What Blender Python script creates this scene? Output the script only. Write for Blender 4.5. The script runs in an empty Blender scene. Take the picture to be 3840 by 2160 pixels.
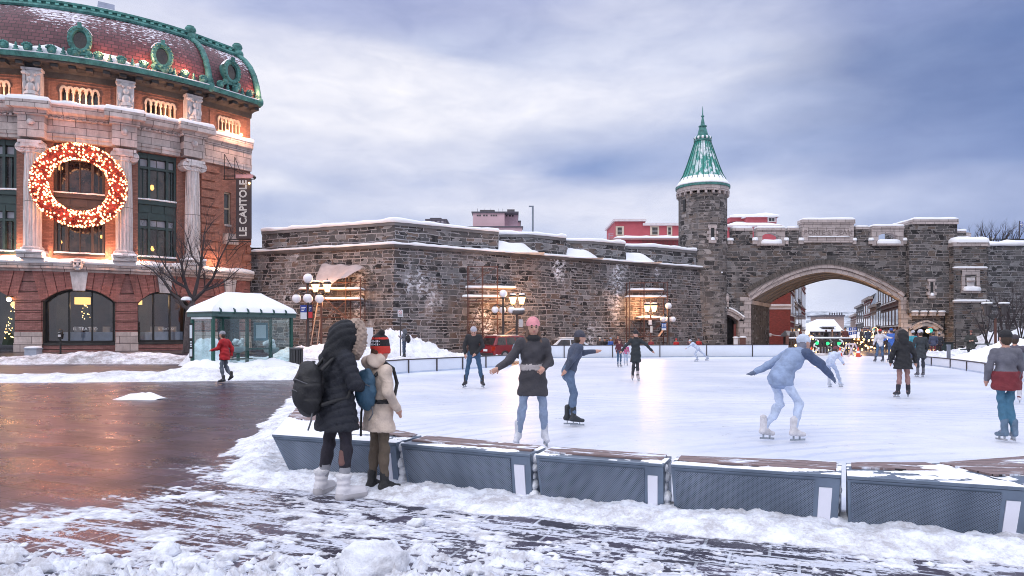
import bpy,bmesh,math,random
import numpy as np
from mathutils import Vector,Matrix,noise as mnoise
R = math.radians
random.seed(7)
SC = bpy.context.scene
COL = SC.collection

# ------------------------------------------------------------------ camera
F,CX,YH,H = 2600.0,1920.0,1245.0,1.6          # focal length and horizon of the photograph (3840 px wide)
cam = bpy.data.cameras.new('camera'); camo = bpy.data.objects.new('camera',cam); COL.objects.link(camo)
cam.sensor_width = 36; cam.lens = F/3840*36; cam.shift_y = (YH-1080)/3840
cam.clip_start = 0.1; cam.clip_end = 12000
camo.location = (0,0,H); camo.rotation_euler = (R(90),0,0)
SC.camera = camo
SC.view_settings.view_transform = 'Standard'; SC.view_settings.look = 'None'
SC.view_settings.exposure = 0.0; SC.view_settings.gamma = 1.0
SC.cycles.max_bounces = 5; SC.cycles.transparent_max_bounces = 8
SC.cycles.use_denoising = True; SC.cycles.pixel_filter_type = 'BLACKMAN_HARRIS'; SC.cycles.filter_width = 1.0
SC.cycles.sample_clamp_indirect = 4.0; SC.cycles.volume_bounces = 2

# ------------------------------------------------------------------ sky
SUN_EL,SUN_AZ = R(38),R(215)
w = bpy.data.worlds.new('World'); SC.world = w; w.use_nodes = True
nt = w.node_tree; nt.nodes.clear()
class NB:
    """tiny node-graph builder"""
    def __init__(s,nt): s.nt = nt
    def n(s,t,ins=None,**kw):
        nd = s.nt.nodes.new(t)
        for k,v in kw.items(): setattr(nd,k,v)
        for k,v in (ins or {}).items():
            sock = nd.inputs[k]
            if hasattr(v,'is_linked') or isinstance(v,bpy.types.NodeSocket): s.nt.links.new(v,sock)
            else:
                if sock.type == 'RGBA' and isinstance(v,(tuple,list)) and len(v) == 3: v = (*v,1)
                sock.default_value = v
        return nd
    def math(s,op,a,b=0.0,c=None,clamp=False):
        ins = {0: a,1: b}
        if c is not None: ins[2] = c
        return s.n('ShaderNodeMath',ins,operation=op,use_clamp=clamp).outputs[0]
    def mix(s,f,a,b,bt='MIX'):
        nd = s.nt.nodes.new('ShaderNodeMix'); nd.data_type = 'RGBA'; nd.blend_type = bt
        for i,v in ((0,f),(6,a),(7,b)):
            if isinstance(v,bpy.types.NodeSocket): s.nt.links.new(v,nd.inputs[i])
            else: nd.inputs[i].default_value = (*v,1) if isinstance(v,(tuple,list)) and len(v) == 3 else v
        return nd.outputs[2]
    def ramp(s,f,stops,interp='LINEAR'):
        nd = s.n('ShaderNodeValToRGB',{0: f}); cr = nd.color_ramp; cr.interpolation = interp
        while len(cr.elements)<len(stops): cr.elements.new(0.5)
        for e,(p,c) in zip(cr.elements,stops):
            e.position = p; e.color = (c,c,c,1) if not isinstance(c,(tuple,list)) else (*c[:3],1)
        return nd.outputs[0]
    def noise(s,vec,scale,detail=4,rough=0.55,dist=0.0,out=0):
        nd = s.n('ShaderNodeTexNoise',{'Scale': scale,'Detail': detail,'Roughness': rough,'Distortion': dist})
        if vec is not None: s.nt.links.new(vec,nd.inputs['Vector'])
        return nd.outputs[out]
    def vmul(s,vec,xyz):
        return s.n('ShaderNodeVectorMath',{0: vec,1: xyz},operation='MULTIPLY').outputs[0]
    def vadd(s,a,b):
        return s.n('ShaderNodeVectorMath',{0: a,1: b},operation='ADD').outputs[0]
b = NB(nt)
tc = b.n('ShaderNodeTexCoord').outputs['Generated']
sep = b.n('ShaderNodeSeparateXYZ',{0: tc})
az = b.math('ARCTAN2',sep.outputs[0],sep.outputs[1])
el = b.math('ARCSINE',sep.outputs[2])
uv = b.n('ShaderNodeCombineXYZ',{0: az,1: b.math('MULTIPLY',el,2.6),2: 0.0}).outputs[0]
n1 = b.noise(b.vadd(uv,(3.1,0.4,0)),2.3,6,0.5,0.35)
n2 = b.noise(b.vadd(uv,(9.0,4.0,2)),5.5,5,0.5,0.2)
wob = b.math('ADD',b.math('MULTIPLY',b.math('SUBTRACT',n1,0.5),1.0),b.math('MULTIPLY',b.math('SUBTRACT',n2,0.5),0.45))
def pdir(px,py):
    x,y,z = px-CX,F,YH-py
    return math.atan2(x,y),math.asin(z/math.sqrt(x*x+y*y+z*z))
def blob(px,py,rx,ry,tilt=0.0):
    a0,e0 = pdir(px,py)
    da = b.math('SUBTRACT',az,a0); de = b.math('SUBTRACT',el,e0)
    ct,st = math.cos(tilt),math.sin(tilt)
    u = b.math('ADD',b.math('MULTIPLY',da,ct/rx),b.math('MULTIPLY',de,st/rx))
    v = b.math('ADD',b.math('MULTIPLY',da,-st/ry),b.math('MULTIPLY',de,ct/ry))
    r = b.math('SQRT',b.math('ADD',b.math('MULTIPLY',u,u),b.math('MULTIPLY',v,v)))
    r = b.math('ADD',r,b.math('MULTIPLY',wob,-1.1))
    return b.ramp(r,[(0.0,1.0),(0.45,0.72),(1.0,0.0)],'EASE')
nsky = b.n('ShaderNodeTexSky',sky_type='NISHITA',sun_disc=False,sun_elevation=SUN_EL,sun_rotation=SUN_AZ,altitude=60.0)
clear = b.mix(1.0,nsky.outputs[0],(0.05,0.055,0.062),'MULTIPLY')
# broken overcast: lavender-white cloud with slate-blue undersides, clearer blue to the right
col = b.mix(b.ramp(b.math('ADD',b.math('MULTIPLY',n1,.8),b.math('MULTIPLY',n2,.2)),[(0.40,0.0),(0.60,1.0)]),(0.55,0.60,0.79),(0.90,0.89,0.95))
darks = [  # px, py, rx, ry, tilt, strength, colour
    (3980,520,0.32,0.40,0.25,1.0,(0.045,0.115,0.36)),
    (3550,330,0.36,0.20,-0.15,0.80,(0.17,0.24,0.46)),
    (3100,700,0.40,0.10,0.0,0.35,(0.42,0.50,0.78)),
    (2150,620,0.44,0.065,0.05,1.0,(0.22,0.31,0.57)),
    (1650,660,0.30,0.055,-0.05,0.75,(0.34,0.42,0.68)),
    (1500,-20,0.36,0.09,0.10,0.9,(0.33,0.37,0.62)),(2900,-60,0.5,0.09,0.0,0.7,(0.30,0.36,0.62)),
    (900,60,0.25,0.09,0.0,0.40,(0.42,0.48,0.76)),
    (2000,110,0.20,0.05,0.2,0.45,(0.38,0.42,0.66)),
    (1100,790,0.28,0.04,0.0,0.50,(0.36,0.44,0.68)),
    (1150,560,0.20,0.03,0.0,0.30,(0.42,0.48,0.74)),
]
for px,py,rx,ry,ti,stg,cc in darks:
    m_ = b.math('MULTIPLY',blob(px,py,rx,ry,ti),stg)
    col = b.mix(m_,col,cc)
for px,py,rx,ry,ti,stg,cc in [
    (1350,370,0.28,0.13,-0.2,0.85,(0.90,0.89,0.96)),
    (2350,260,0.30,0.12,0.1,0.60,(0.82,0.83,0.95)),
    (2150,780,0.46,0.045,0.0,0.70,(0.84,0.83,0.92)),
    (3400,760,0.30,0.05,0.0,0.40,(0.70,0.74,0.92)),
    (2600,560,0.16,0.05,0.0,0.25,(0.66,0.70,0.90)),
]:
    col = b.mix(b.math('MULTIPLY',blob(px,py,rx,ry,ti),stg),col,cc)
n3 = b.noise(b.vadd(uv,(1.0,7.0,5)),11.0,6,0.6,0.3)
col = b.mix(0.75,col,b.mix(b.ramp(n3,[(.3,0.0),(.7,1.0)]),(.82,.85,.91),(1.13,1.12,1.08)),'MULTIPLY')
col = b.mix(0.10,col,clear,'ADD')
# an overcast sky grows brighter towards the zenith, above the frame
up = b.ramp(sep.outputs[2],[(0.42,0.0),(0.85,1.0)])
strg = b.math('ADD',1.0,b.math('MULTIPLY',up,1.15))
bg = b.n('ShaderNodeBackground',{'Color': col,'Strength': strg})
out = b.n('ShaderNodeOutputWorld',{0: bg.outputs[0]})

# ------------------------------------------------------------------ sun (veiled)
sl = bpy.data.lights.new('sun','SUN'); sl.energy = 0.75; sl.angle = R(18); sl.color = (1.0,0.95,0.90)
so = bpy.data.objects.new('sun',sl); COL.objects.link(so)
sd = Vector((math.sin(SUN_AZ)*math.cos(SUN_EL),math.cos(SUN_AZ)*math.cos(SUN_EL),math.sin(SUN_EL)))
so.rotation_euler = sd.to_track_quat('Z','Y').to_euler()

# ------------------------------------------------------------------ point helpers (metres; x right, y away, z up)
def G(px,py,z=0.0):
    Y = (H-z)*F/(py-YH); return Vector(((px-CX)/F*Y,Y,z))
def Q(px,py,Y): return Vector(((px-CX)/F*Y,Y,H-(py-YH)*Y/F))
def ZY(py,Y): return H-(py-YH)*Y/F
def XY(px,Y): return (px-CX)/F*Y
def sstep(t):
    t = np.clip(t,0,1); return t*t*(3-2*t)
def gh(x,y):
    """height of the ground"""
    a = 0.42*sstep((y-31)/9)*sstep((-x-9)/14)+0.18*sstep((y-40)/8)
    d = -np.maximum(y-72,0)*0.045
    d = np.maximum(d,-11)
    e = -0.42*sstep((y-38.5)/4)*sstep((56-y)/4)*sstep((x+7.5)/4)*sstep((24-x)/3)
    return a+d+e
def ghf(x,y): return float(gh(np.float64(x),np.float64(y)))

# vectorised gradient-free value noise
_rng = np.random.RandomState(3); _PT = _rng.rand(256,256)
def vn(x,y):
    xi = np.floor(x).astype(int); yi = np.floor(y).astype(int)
    fx = x-xi; fy = y-yi; fx = fx*fx*(3-2*fx); fy = fy*fy*(3-2*fy)
    g = lambda i,j: _PT[i & 255,j & 255]
    return (g(xi,yi)*(1-fx)+g(xi+1,yi)*fx)*(1-fy)+(g(xi,yi+1)*(1-fx)+g(xi+1,yi+1)*fx)*fy
def fbm(x,y,o=4,g=0.5):
    s = 0; a = 1; t = 0
    for k in range(o):
        s = s+a*vn(x+17.3*k,y+5.1*k); t += a; a *= g; x = x*2.03; y = y*2.03
    return s/t
def ridged(x,y,o=4,g=0.5): 
    s = 0; a = 1; t = 0
    for k in range(o):
        s = s+a*(1-np.abs(2*vn(x+9.3*k,y+31.1*k)-1)); t += a; a *= g; x = x*2.1; y = y*2.1
    return s/t

# ------------------------------------------------------------------ object helpers
def tag(o,label=None,cat=None,group=None,kind=None):
    if label: o['label'] = label
    if cat: o['category'] = cat
    if group: o['group'] = group
    if kind: o['kind'] = kind
    return o
def thing(name,label,cat,loc=(0,0,0),rz=0.0,group=None):
    o = bpy.data.objects.new(name,None); COL.objects.link(o); o.empty_display_size = 0.3
    o.location = loc; o.rotation_euler = (0,0,rz)
    return tag(o,label,cat,group)
def origin_of(o):
    v = Vector((0,0,0))
    while o is not None: v += Vector(o.location); o = o.parent
    return v
def kids(o): return [c for c in bpy.data.objects if c.parent == o]
def copy_tree(o,loc=None,rz=None,label=None,scale=None,_p=None):
    c = o.copy(); COL.objects.link(c)
    if _p is not None: c.parent = _p
    for ch in o.children: copy_tree(ch,_p=c)
    if loc is not None: c.location = loc
    if rz is not None: c.rotation_euler = (0,0,rz)
    if scale is not None: c.scale = (scale,)*3
    if label: c['label'] = label
    return c

class MB:
    def __init__(s): s.v = []; s.f = []; s.m = []; s.uv = None
    def add(s,vs,fs,mi=0):
        k = len(s.v); s.v += [tuple(p) for p in vs]
        for f in fs: s.f.append(tuple(k+i for i in f)); s.m.append(mi)
        return s
    def box(s,c,size,rz=0.0,mi=0,M=None):
        x,y,z = (q/2 for q in size); c = Vector(c)
        vs = [Vector((a*x,bb*y,cc*z)) for a in (-1,1) for bb in (-1,1) for cc in (-1,1)]
        if M is not None: vs = [M @ p for p in vs]
        elif rz: rm = Matrix.Rotation(rz,3,'Z'); vs = [rm @ p for p in vs]
        return s.add([p+c for p in vs],[(0,1,3,2),(4,6,7,5),(0,4,5,1),(2,3,7,6),(0,2,6,4),(1,5,7,3)],mi)
    def bx(s,x0,x1,y0,y1,z0,z1,mi=0):
        return s.box(((x0+x1)/2,(y0+y1)/2,(z0+z1)/2),(x1-x0,y1-y0,z1-z0),mi=mi)
    def prism(s,poly,z0,z1,mi=0):
        n = len(poly); vs = [(p[0],p[1],z0) for p in poly]+[(p[0],p[1],z1) for p in poly]
        fs = [tuple(range(n))[::-1],tuple(range(n,2*n))]+[(i,(i+1) % n,n+(i+1) % n,n+i) for i in range(n)]
        return s.add(vs,fs,mi)
    def hull(s,bot,top,mi=0):
        n = len(bot); vs = list(bot)+list(top)
        fs = [tuple(range(n))[::-1],tuple(range(n,2*n))]+[(i,(i+1) % n,n+(i+1) % n,n+i) for i in range(n)]
        return s.add(vs,fs,mi)
    def bar(s,a,b_,wd,hh=None,mi=0):
        a,b_ = Vector(a),Vector(b_); hh = hh or wd; d = b_-a; L = d.length
        if L<1e-6: return s
        q = d.to_track_quat('X','Z').to_matrix()
        return s.box((a+b_)/2,(L,wd,hh),M=q,mi=mi)
    def tube(s,pts,rad,n=8,cap=True,mi=0):
        pts = [Vector(p) for p in pts]; m = len(pts)
        if not hasattr(rad,'__len__'): rad = [rad]*m
        vs = []; fs = []; ref = None
        for i,p in enumerate(pts):
            d = (pts[min(i+1,m-1)]-pts[max(i-1,0)])
            if d.length<1e-9: d = Vector((0,0,1))
            d.normalize()
            if ref is None: ref = d.orthogonal().normalized()
            u = (ref-d*ref.dot(d))
            u = u.normalized() if u.length>1e-6 else d.orthogonal().normalized()
            ref = u; w_ = d.cross(u)
            for k in range(n):
                a = 2*math.pi*k/n; vs.append(p+(u*math.cos(a)+w_*math.sin(a))*rad[i])
        for i in range(m-1):
            for k in range(n):
                fs.append((i*n+k,i*n+(k+1) % n,(i+1)*n+(k+1) % n,(i+1)*n+k))
        if cap: fs += [tuple(range(n))[::-1],tuple(range((m-1)*n,m*n))]
        return s.add(vs,fs,mi)
    def lathe(s,prof,n=16,c=(0,0,0),mi=0,sy=1.0,a0=0.0,a1=None):
        c = Vector(c); vs = []; full = a1 is None; a1 = a1 if a1 is not None else 2*math.pi; m = n if full else n+1
        for r,z in prof:
            for k in range(m):
                a = a0+(a1-a0)*k/n; vs.append(c+Vector((math.cos(a)*r,math.sin(a)*r*sy,z)))
        fs = []
        for i in range(len(prof)-1):
            for k in range(n):
                k2 = (k+1) % m
                fs.append((i*m+k,i*m+k2,(i+1)*m+k2,(i+1)*m+k))
        if full: fs += [tuple(range(m))[::-1],tuple(range((len(prof)-1)*m,len(prof)*m))]
        return s.add(vs,fs,mi)
    def ball(s,c,r,n=12,m=8,mi=0,sc=(1,1,1)):
        c = Vector(c); vs = [c+Vector((0,0,-r*sc[2]))]
        for i in range(1,m):
            t = -math.pi/2+math.pi*i/m
            for k in range(n):
                a = 2*math.pi*k/n
                vs.append(c+Vector((math.cos(a)*math.cos(t)*r*sc[0],math.sin(a)*math.cos(t)*r*sc[1],math.sin(t)*r*sc[2])))
        vs.append(c+Vector((0,0,r*sc[2]))); N = len(vs)-1
        fs = [(0,1+(k+1) % n,1+k) for k in range(n)]
        for i in range(m-2):
            for k in range(n):
                a = 1+i*n+k; b2 = 1+i*n+(k+1) % n; fs.append((a,b2,b2+n,a+n))
        fs += [(N,1+(m-2)*n+k,1+(m-2)*n+(k+1) % n) for k in range(n)]
        return s.add(vs,fs,mi)
    def quad(s,a,b_,c,d,mi=0): return s.add([a,b_,c,d],[(0,1,2,3)],mi)
    def grid(s,P,mi=0,flip=False):
        """P: array rows x cols of points"""
        r = len(P); c = len(P[0]); vs = [p for row in P for p in row]
        fs = [((i*c+j),(i*c+j+1),((i+1)*c+j+1),((i+1)*c+j)) for i in range(r-1) for j in range(c-1)]
        if flip: fs = [f[::-1] for f in fs]
        return s.add(vs,fs,mi)
    def build(s,name,mat,parent=None,smooth=False,uvf=None,bevel=0.0,local=False,label=None,recalc=True,auto=None):
        me = bpy.data.meshes.new(name)
        off = Vector((0,0,0)) if (parent is None or local) else origin_of(parent)
        vs = s.v if off.length == 0 else [(p[0]-off.x,p[1]-off.y,p[2]-off.z) for p in s.v]
        me.from_pydata(vs,[],s.f); me.update()
        mats = mat if isinstance(mat,(list,tuple)) else [mat]
        for m_ in mats: me.materials.append(m_)
        if len(mats)>1: me.polygons.foreach_set('material_index',s.m)
        if recalc:
            bm = bmesh.new(); bm.from_mesh(me); bmesh.ops.recalc_face_normals(bm,faces=bm.faces); bm.to_mesh(me); bm.free()
        # UVs in metres: along the surface and up
        uvl = me.uv_layers.new(name='UVMap'); dat = np.zeros(len(me.loops)*2)
        P = np.array(s.v,dtype=float).reshape(-1,3)
        for pl in me.polygons:
            nx,ny,nz = pl.normal
            for li in pl.loop_indices:
                vi = me.loops[li].vertex_index; x,y,z = P[vi]
                if uvf: u,v = uvf(x,y,z,pl.normal)
                elif abs(nz)>0.75: u,v = x,y
                else:
                    L = math.hypot(nx,ny); u = (-ny*x+nx*y)/L; v = z
                dat[2*li] = u; dat[2*li+1] = v
        uvl.data.foreach_set('uv',dat)
        if smooth: me.polygons.foreach_set('use_smooth',[True]*len(me.polygons))
        if auto is not None: me.set_sharp_from_angle(angle=R(auto)); 
        o = bpy.data.objects.new(name,me); COL.objects.link(o)
        if parent is not None: o.parent = parent
        if bevel:
            md = o.modifiers.new('bevel','BEVEL'); md.width = bevel; md.segments = 2; md.limit_method = 'ANGLE'; md.angle_limit = R(40)
        if label: o['label'] = label
        return o

def np_mesh(name,V,Fq,mats,parent=None,smooth=True,mi=None):
    """fast mesh from numpy arrays (quads)"""
    me = bpy.data.meshes.new(name); V = np.asarray(V,dtype=np.float32); Fq = np.asarray(Fq,dtype=np.int32)
    if parent is not None: V = V-np.array(origin_of(parent),dtype=np.float32)
    me.vertices.add(len(V)); me.vertices.foreach_set('co',V.ravel())
    k = Fq.shape[1]; me.loops.add(Fq.size); me.loops.foreach_set('vertex_index',Fq.ravel())
    me.polygons.add(len(Fq)); me.polygons.foreach_set('loop_start',np.arange(len(Fq),dtype=np.int32)*k)
    me.polygons.foreach_set('loop_total',np.full(len(Fq),k,dtype=np.int32))
    for m_ in (mats if isinstance(mats,(list,tuple)) else [mats]): me.materials.append(m_)
    if mi is not None: me.polygons.foreach_set('material_index',np.asarray(mi,dtype=np.int32))
    if smooth: me.polygons.foreach_set('use_smooth',np.ones(len(Fq),dtype=bool))
    me.update(calc_edges=True); me.validate()
    o = bpy.data.objects.new(name,me); COL.objects.link(o)
    if parent is not None: o.parent = parent
    return o
def grid_mesh(name,X,Y,Z,mat,parent=None,keep=None,smooth=True):
    r,c = X.shape; V = np.stack([X,Y,Z],-1).reshape(-1,3)
    i,j = np.meshgrid(np.arange(r-1),np.arange(c-1),indexing='ij')
    a = (i*c+j).ravel(); Fq = np.stack([a,a+1,a+c+1,a+c],1)
    if keep is not None:
        kf = keep.ravel()[Fq].any(1); Fq = Fq[kf]; used = np.unique(Fq); mp = np.full(len(V),-1); mp[used] = np.arange(len(used)); V = V[used]; Fq = mp[Fq]
    return np_mesh(name,V,Fq,mat,parent,smooth)
def inpoly(X,Y,poly):
    ins = np.zeros(X.shape,bool); n = len(poly)
    for i in range(n):
        x1,y1 = poly[i][:2]; x2,y2 = poly[(i+1) % n][:2]
        c = ((y1>Y) != (y2>Y)) & (X<(x2-x1)*(Y-y1)/((y2-y1) if y2 != y1 else 1e-9)+x1)
        ins ^= c
    return ins
def seg_dist(X,Y,pts):
    D = np.full(X.shape,1e9)
    for (x1,y1),(x2,y2) in zip(pts[:-1],pts[1:]):
        dx,dy = x2-x1,y2-y1; t = np.clip(((X-x1)*dx+(Y-y1)*dy)/(dx*dx+dy*dy+1e-12),0,1)
        D = np.minimum(D,np.hypot(X-x1-t*dx,Y-y1-t*dy))
    return D

# ------------------------------------------------------------------ materials
MATS = {}
def newmat(name):
    m_ = bpy.data.materials.new(name); m_.use_nodes = True; n_ = m_.node_tree; n_.nodes.clear(); return m_,NB(n_)
def finish(m_,nb,**ins):
    ps = nb.n('ShaderNodeBsdfPrincipled',ins)
    nb.n('ShaderNodeOutputMaterial',{0: ps.outputs[0]}); return m_
def P(name,col,rough=0.6,metal=0.0,var=0.14,vs=3.0,bump=0.0,bs=20.0,spec=0.5,coat=0.0,sheen=0.0):
    if name in MATS: return MATS[name]
    m_,nb = newmat(name)
    co = nb.n('ShaderNodeTexCoord').outputs['Object']
    nz = nb.noise(co,vs,5,0.6)
    lo = tuple(c*(1-var) for c in col); hi = tuple(min(1,c*(1+var)) for c in col)
    c_ = nb.mix(nb.ramp(nz,[(0.3,0.0),(0.7,1.0)]),lo,hi)
    ins = {'Base Color': c_,'Roughness': rough,'Metallic': metal,'Specular IOR Level': spec,'Coat Weight': coat,'Sheen Weight': sheen}
    if bump:
        bn = nb.noise(co,bs,4,0.6)
        ins['Normal'] = nb.n('ShaderNodeBump',{'Height': bn,'Strength': min(1,bump),'Distance': 0.02}).outputs[0]
    MATS[name] = finish(m_,nb,**ins); return MATS[name]
def E(name,col,strength):
    if name in MATS: return MATS[name]
    m_,nb = newmat(name)
    e = nb.n('ShaderNodeEmission',{'Color': (*col,1),'Strength': strength}); nb.n('ShaderNodeOutputMaterial',{0: e.outputs[0]})
    MATS[name] = m_; return m_

def snow_mat(name,c0=(0.78,0.81,0.89),c1=(0.88,0.90,0.95),thin=0.0,dirt=0.0,dcol=(0.30,0.27,0.27),bs=14.0,bd=0.03,dsc=2.2):
    m_,nb = newmat(name)
    co = nb.n('ShaderNodeTexCoord').outputs['Object']
    c_ = nb.mix(nb.noise(co,1.2,5),c0,c1)
    if dirt:
        d = nb.noise(co,dsc,8,0.68); d2 = nb.noise(co,dsc*7,5,0.7)
        s_ = nb.math('ADD',nb.math('MULTIPLY',d,0.7),nb.math('MULTIPLY',d2,0.3))
        f = nb.ramp(s_,[(0.5-0.10+(0.10-dirt*0.2),0.0),(0.64-dirt*0.12,min(1.0,0.35+dirt))])
        c_ = nb.mix(f,c_,dcol)
    if thin:   # where the snow lies thin it turns to grey slush
        zz = nb.math('ADD',nb.n('ShaderNodeSeparateXYZ',{0: co}).outputs[2],nb.math('MULTIPLY',nb.math('SUBTRACT',nb.noise(co,40.0,4,.7),.5),.012))
        c_ = nb.mix(nb.ramp(nb.math('DIVIDE',zz,thin),[(0.0,0.75),(1.0,0.0)]),c_,(0.33,0.33,0.38))
    bn = nb.math('ADD',nb.noise(co,bs,6,0.65),nb.math('MULTIPLY',nb.noise(co,bs*4,4,0.7),0.3))
    nrm = nb.n('ShaderNodeBump',{'Height': bn,'Strength': 0.7,'Distance': bd}).outputs[0]
    return finish(m_,nb,**{'Base Color': c_,'Roughness': 0.75,'Normal': nrm,'Specular IOR Level': 0.3})
M_SNOW = snow_mat('snow')
M_SNOWR = snow_mat('roof snow',c0=(0.84,0.86,0.91),c1=(0.92,0.93,0.96),bs=5.0,bd=0.05)
M_SNOWD = snow_mat('dirty snow',dirt=0.45,dcol=(0.22,0.19,0.18))
M_SNOWF = snow_mat('trampled snow',dirt=0.30,dcol=(0.30,0.27,0.27),bs=30.0,bd=0.012,dsc=5.0)

def masonry(name,sw=0.55,sh=0.27,dark=(0.035,0.033,0.034),mid=(0.105,0.095,0.092),warm=(0.15,0.105,0.085),mortar=(0.36,0.33,0.33),
            msize=0.045,patch=0.0,snow=0.0,warp=0.10,pale=0.0):
    """random-coursed stone: two stone sizes, wandering joints, patches of pale mortar"""
    m_,nb = newmat(name)
    uv0 = nb.n('ShaderNodeUVMap',uv_map='UVMap').outputs[0]
    sp = nb.n('ShaderNodeSeparateXYZ',{0: uv0})
    # courses of uneven height, wandering slowly
    wv = nb.noise(nb.vmul(uv0,(0.25,0.9,1)),1.0,2,0.5)
    wj = nb.noise(uv0,3.0,2,0.5,out=1)
    v1 = nb.math('ADD',sp.outputs[1],nb.math('MULTIPLY',nb.math('SUBTRACT',wv,0.5),0.42))
    u1 = nb.math('ADD',sp.outputs[0],nb.math('MULTIPLY',nb.math('SUBTRACT',nb.noise(nb.vmul(uv0,(0.6,3.0,1)),1.0,1),0.5),0.5))
    uvw = nb.n('ShaderNodeCombineXYZ',{0: u1,1: v1,2: 0.0}).outputs[0]
    jit = nb.n('ShaderNodeVectorMath',{0: nb.n('ShaderNodeVectorMath',{0: wj,1: (0.5,0.5,0.5)},operation='SUBTRACT').outputs[0],1: (warp*0.6,warp*0.55,0)},operation='MULTIPLY').outputs[0]
    uvw = nb.vadd(uvw,jit)
    def brick(w_,h_,off,sq,sf,ms):
        nd = nb.n('ShaderNodeTexBrick',{'Vector': uvw,'Color1': (0,0,0,1),'Color2': (1,1,1,1),'Mortar': (0.5,0.5,0.5,1),'Scale': 1.0,
                  'Mortar Size': ms,'Mortar Smooth': 0.25,'Bias': 0.0,'Brick Width': w_,'Row Height': h_},offset=off,offset_frequency=2,squash=sq,squash_frequency=sf)
        return nd.outputs[0],nd.outputs[1]
    ca,fa = brick(sw,sh,0.37,0.7,3,msize*0.5); cb,fb = brick(sw*0.55,sh*0.5,0.45,1.4,2,msize*0.42)
    sel = nb.ramp(nb.noise(nb.vmul(uv0,(1.0,1.7,1)),1.3,2,0.5),[(0.495,0.0),(0.505,1.0)])
    rnd = nb.mix(sel,ca,cb); fac = nb.mix(sel,fa,fb)
    n_big = nb.noise(uv0,0.35,4,0.6); n_f = nb.noise(uv0,9.0,5,0.65)
    stone = nb.ramp(rnd,[(0.12,tuple(.7*c for c in dark)),(0.34,mid),(0.55,tuple(0.62*c for c in mid)),(0.72,warm),(0.86,tuple(1.5*c for c in mid)),(1.0,tuple(2.5*c for c in mid))])
    stone = nb.mix(0.75,stone,nb.mix(n_f,(0.45,0.45,0.45),(1.55,1.55,1.55)),'MULTIPLY')
    mort = nb.mix(nb.noise(uv0,5.0,3),tuple(c*0.6 for c in mortar),mortar)
    fm = nb.math('MULTIPLY',fac,nb.ramp(n_big,[(0.25,0.55),(0.6,1.0)]))
    c_ = nb.mix(fm,stone,mort)
    if patch:
        pm = nb.math('MULTIPLY',nb.ramp(nb.noise(nb.vmul(uv0,(0.8,0.55,1)),0.75,7,0.66,0.3),[(0.52,0.0),(0.70,1.0)]),patch)
        pm = nb.math('MULTIPLY',pm,nb.ramp(nb.noise(uv0,4.0,5,0.7),[(0.38,0.0),(0.6,1.0)]))
        c_ = nb.mix(pm,c_,(0.42,0.36,0.35))
    if pale: c_ = nb.mix(pale,c_,(0.34,0.30,0.29))
    st = nb.ramp(nb.noise(nb.vmul(uv0,(1.6,0.12,1)),1.0,5,0.6),[(0.50,0.0),(0.72,0.7)])   # vertical weather streaks
    c_ = nb.mix(st,c_,nb.mix(nb.noise(uv0,1.1,2),(0.05,0.06,0.065),(0.24,0.22,0.22)))
    if snow:
        sm = nb.math('MULTIPLY',nb.ramp(nb.noise(nb.vmul(uv0,(1.0,0.5,1)),0.33,3,0.5),[(0.56,0.0),(0.66,1.0)]),
                     nb.ramp(nb.noise(nb.vmul(uv0,(1.0,1.5,1)),3.0,6,0.7),[(0.50,0.0),(0.55,1.0)]))
        c_ = nb.mix(nb.math('MULTIPLY',sm,snow),c_,(0.82,0.82,0.88))
    hgt = nb.math('ADD',nb.math('MULTIPLY',nb.math('SUBTRACT',1.0,fac),1.0),nb.math('MULTIPLY',n_f,0.5))
    nrm = nb.n('ShaderNodeBump',{'Height': hgt,'Strength': 0.9,'Distance': 0.05}).outputs[0]
    return finish(m_,nb,**{'Base Color': c_,'Roughness': 0.85,'Normal': nrm,'Specular IOR Level': 0.3})
M_WALL = masonry('rubble stone wall',sw=0.78,sh=0.40,patch=0.8,snow=1.0,mid=(.095,.092,.096),dark=(.024,.024,.027),warm=(.13,.088,.07),mortar=(.47,.43,.44),msize=.06)
M_WALLU = masonry('parapet stone',sw=1.1,sh=0.50,patch=0.25,mid=(0.10,0.10,0.105),dark=(.03,.03,.034),mortar=(.48,.46,.48),msize=.07)
M_GATE = masonry('gate stone',sw=0.95,sh=0.46,mid=(0.098,0.092,0.092),dark=(0.032,0.030,0.032),warm=(0.14,0.108,0.09),mortar=(0.46,0.42,0.42),msize=0.05,warp=0.05)
M_TOWER = masonry('tower stone',sw=0.85,sh=0.46,mid=(0.145,0.13,0.125),dark=(0.055,0.05,0.05),warm=(0.18,0.145,0.125),mortar=(0.42,0.38,0.38),msize=0.045,warp=0.05)
M_WALLR = masonry('coursed block wall',sw=1.0,sh=0.46,mid=(0.10,0.10,0.105),dark=(0.05,0.05,0.055),warm=(0.12,0.105,0.10),mortar=(0.44,0.42,0.44),msize=0.06,warp=0.03)
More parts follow.
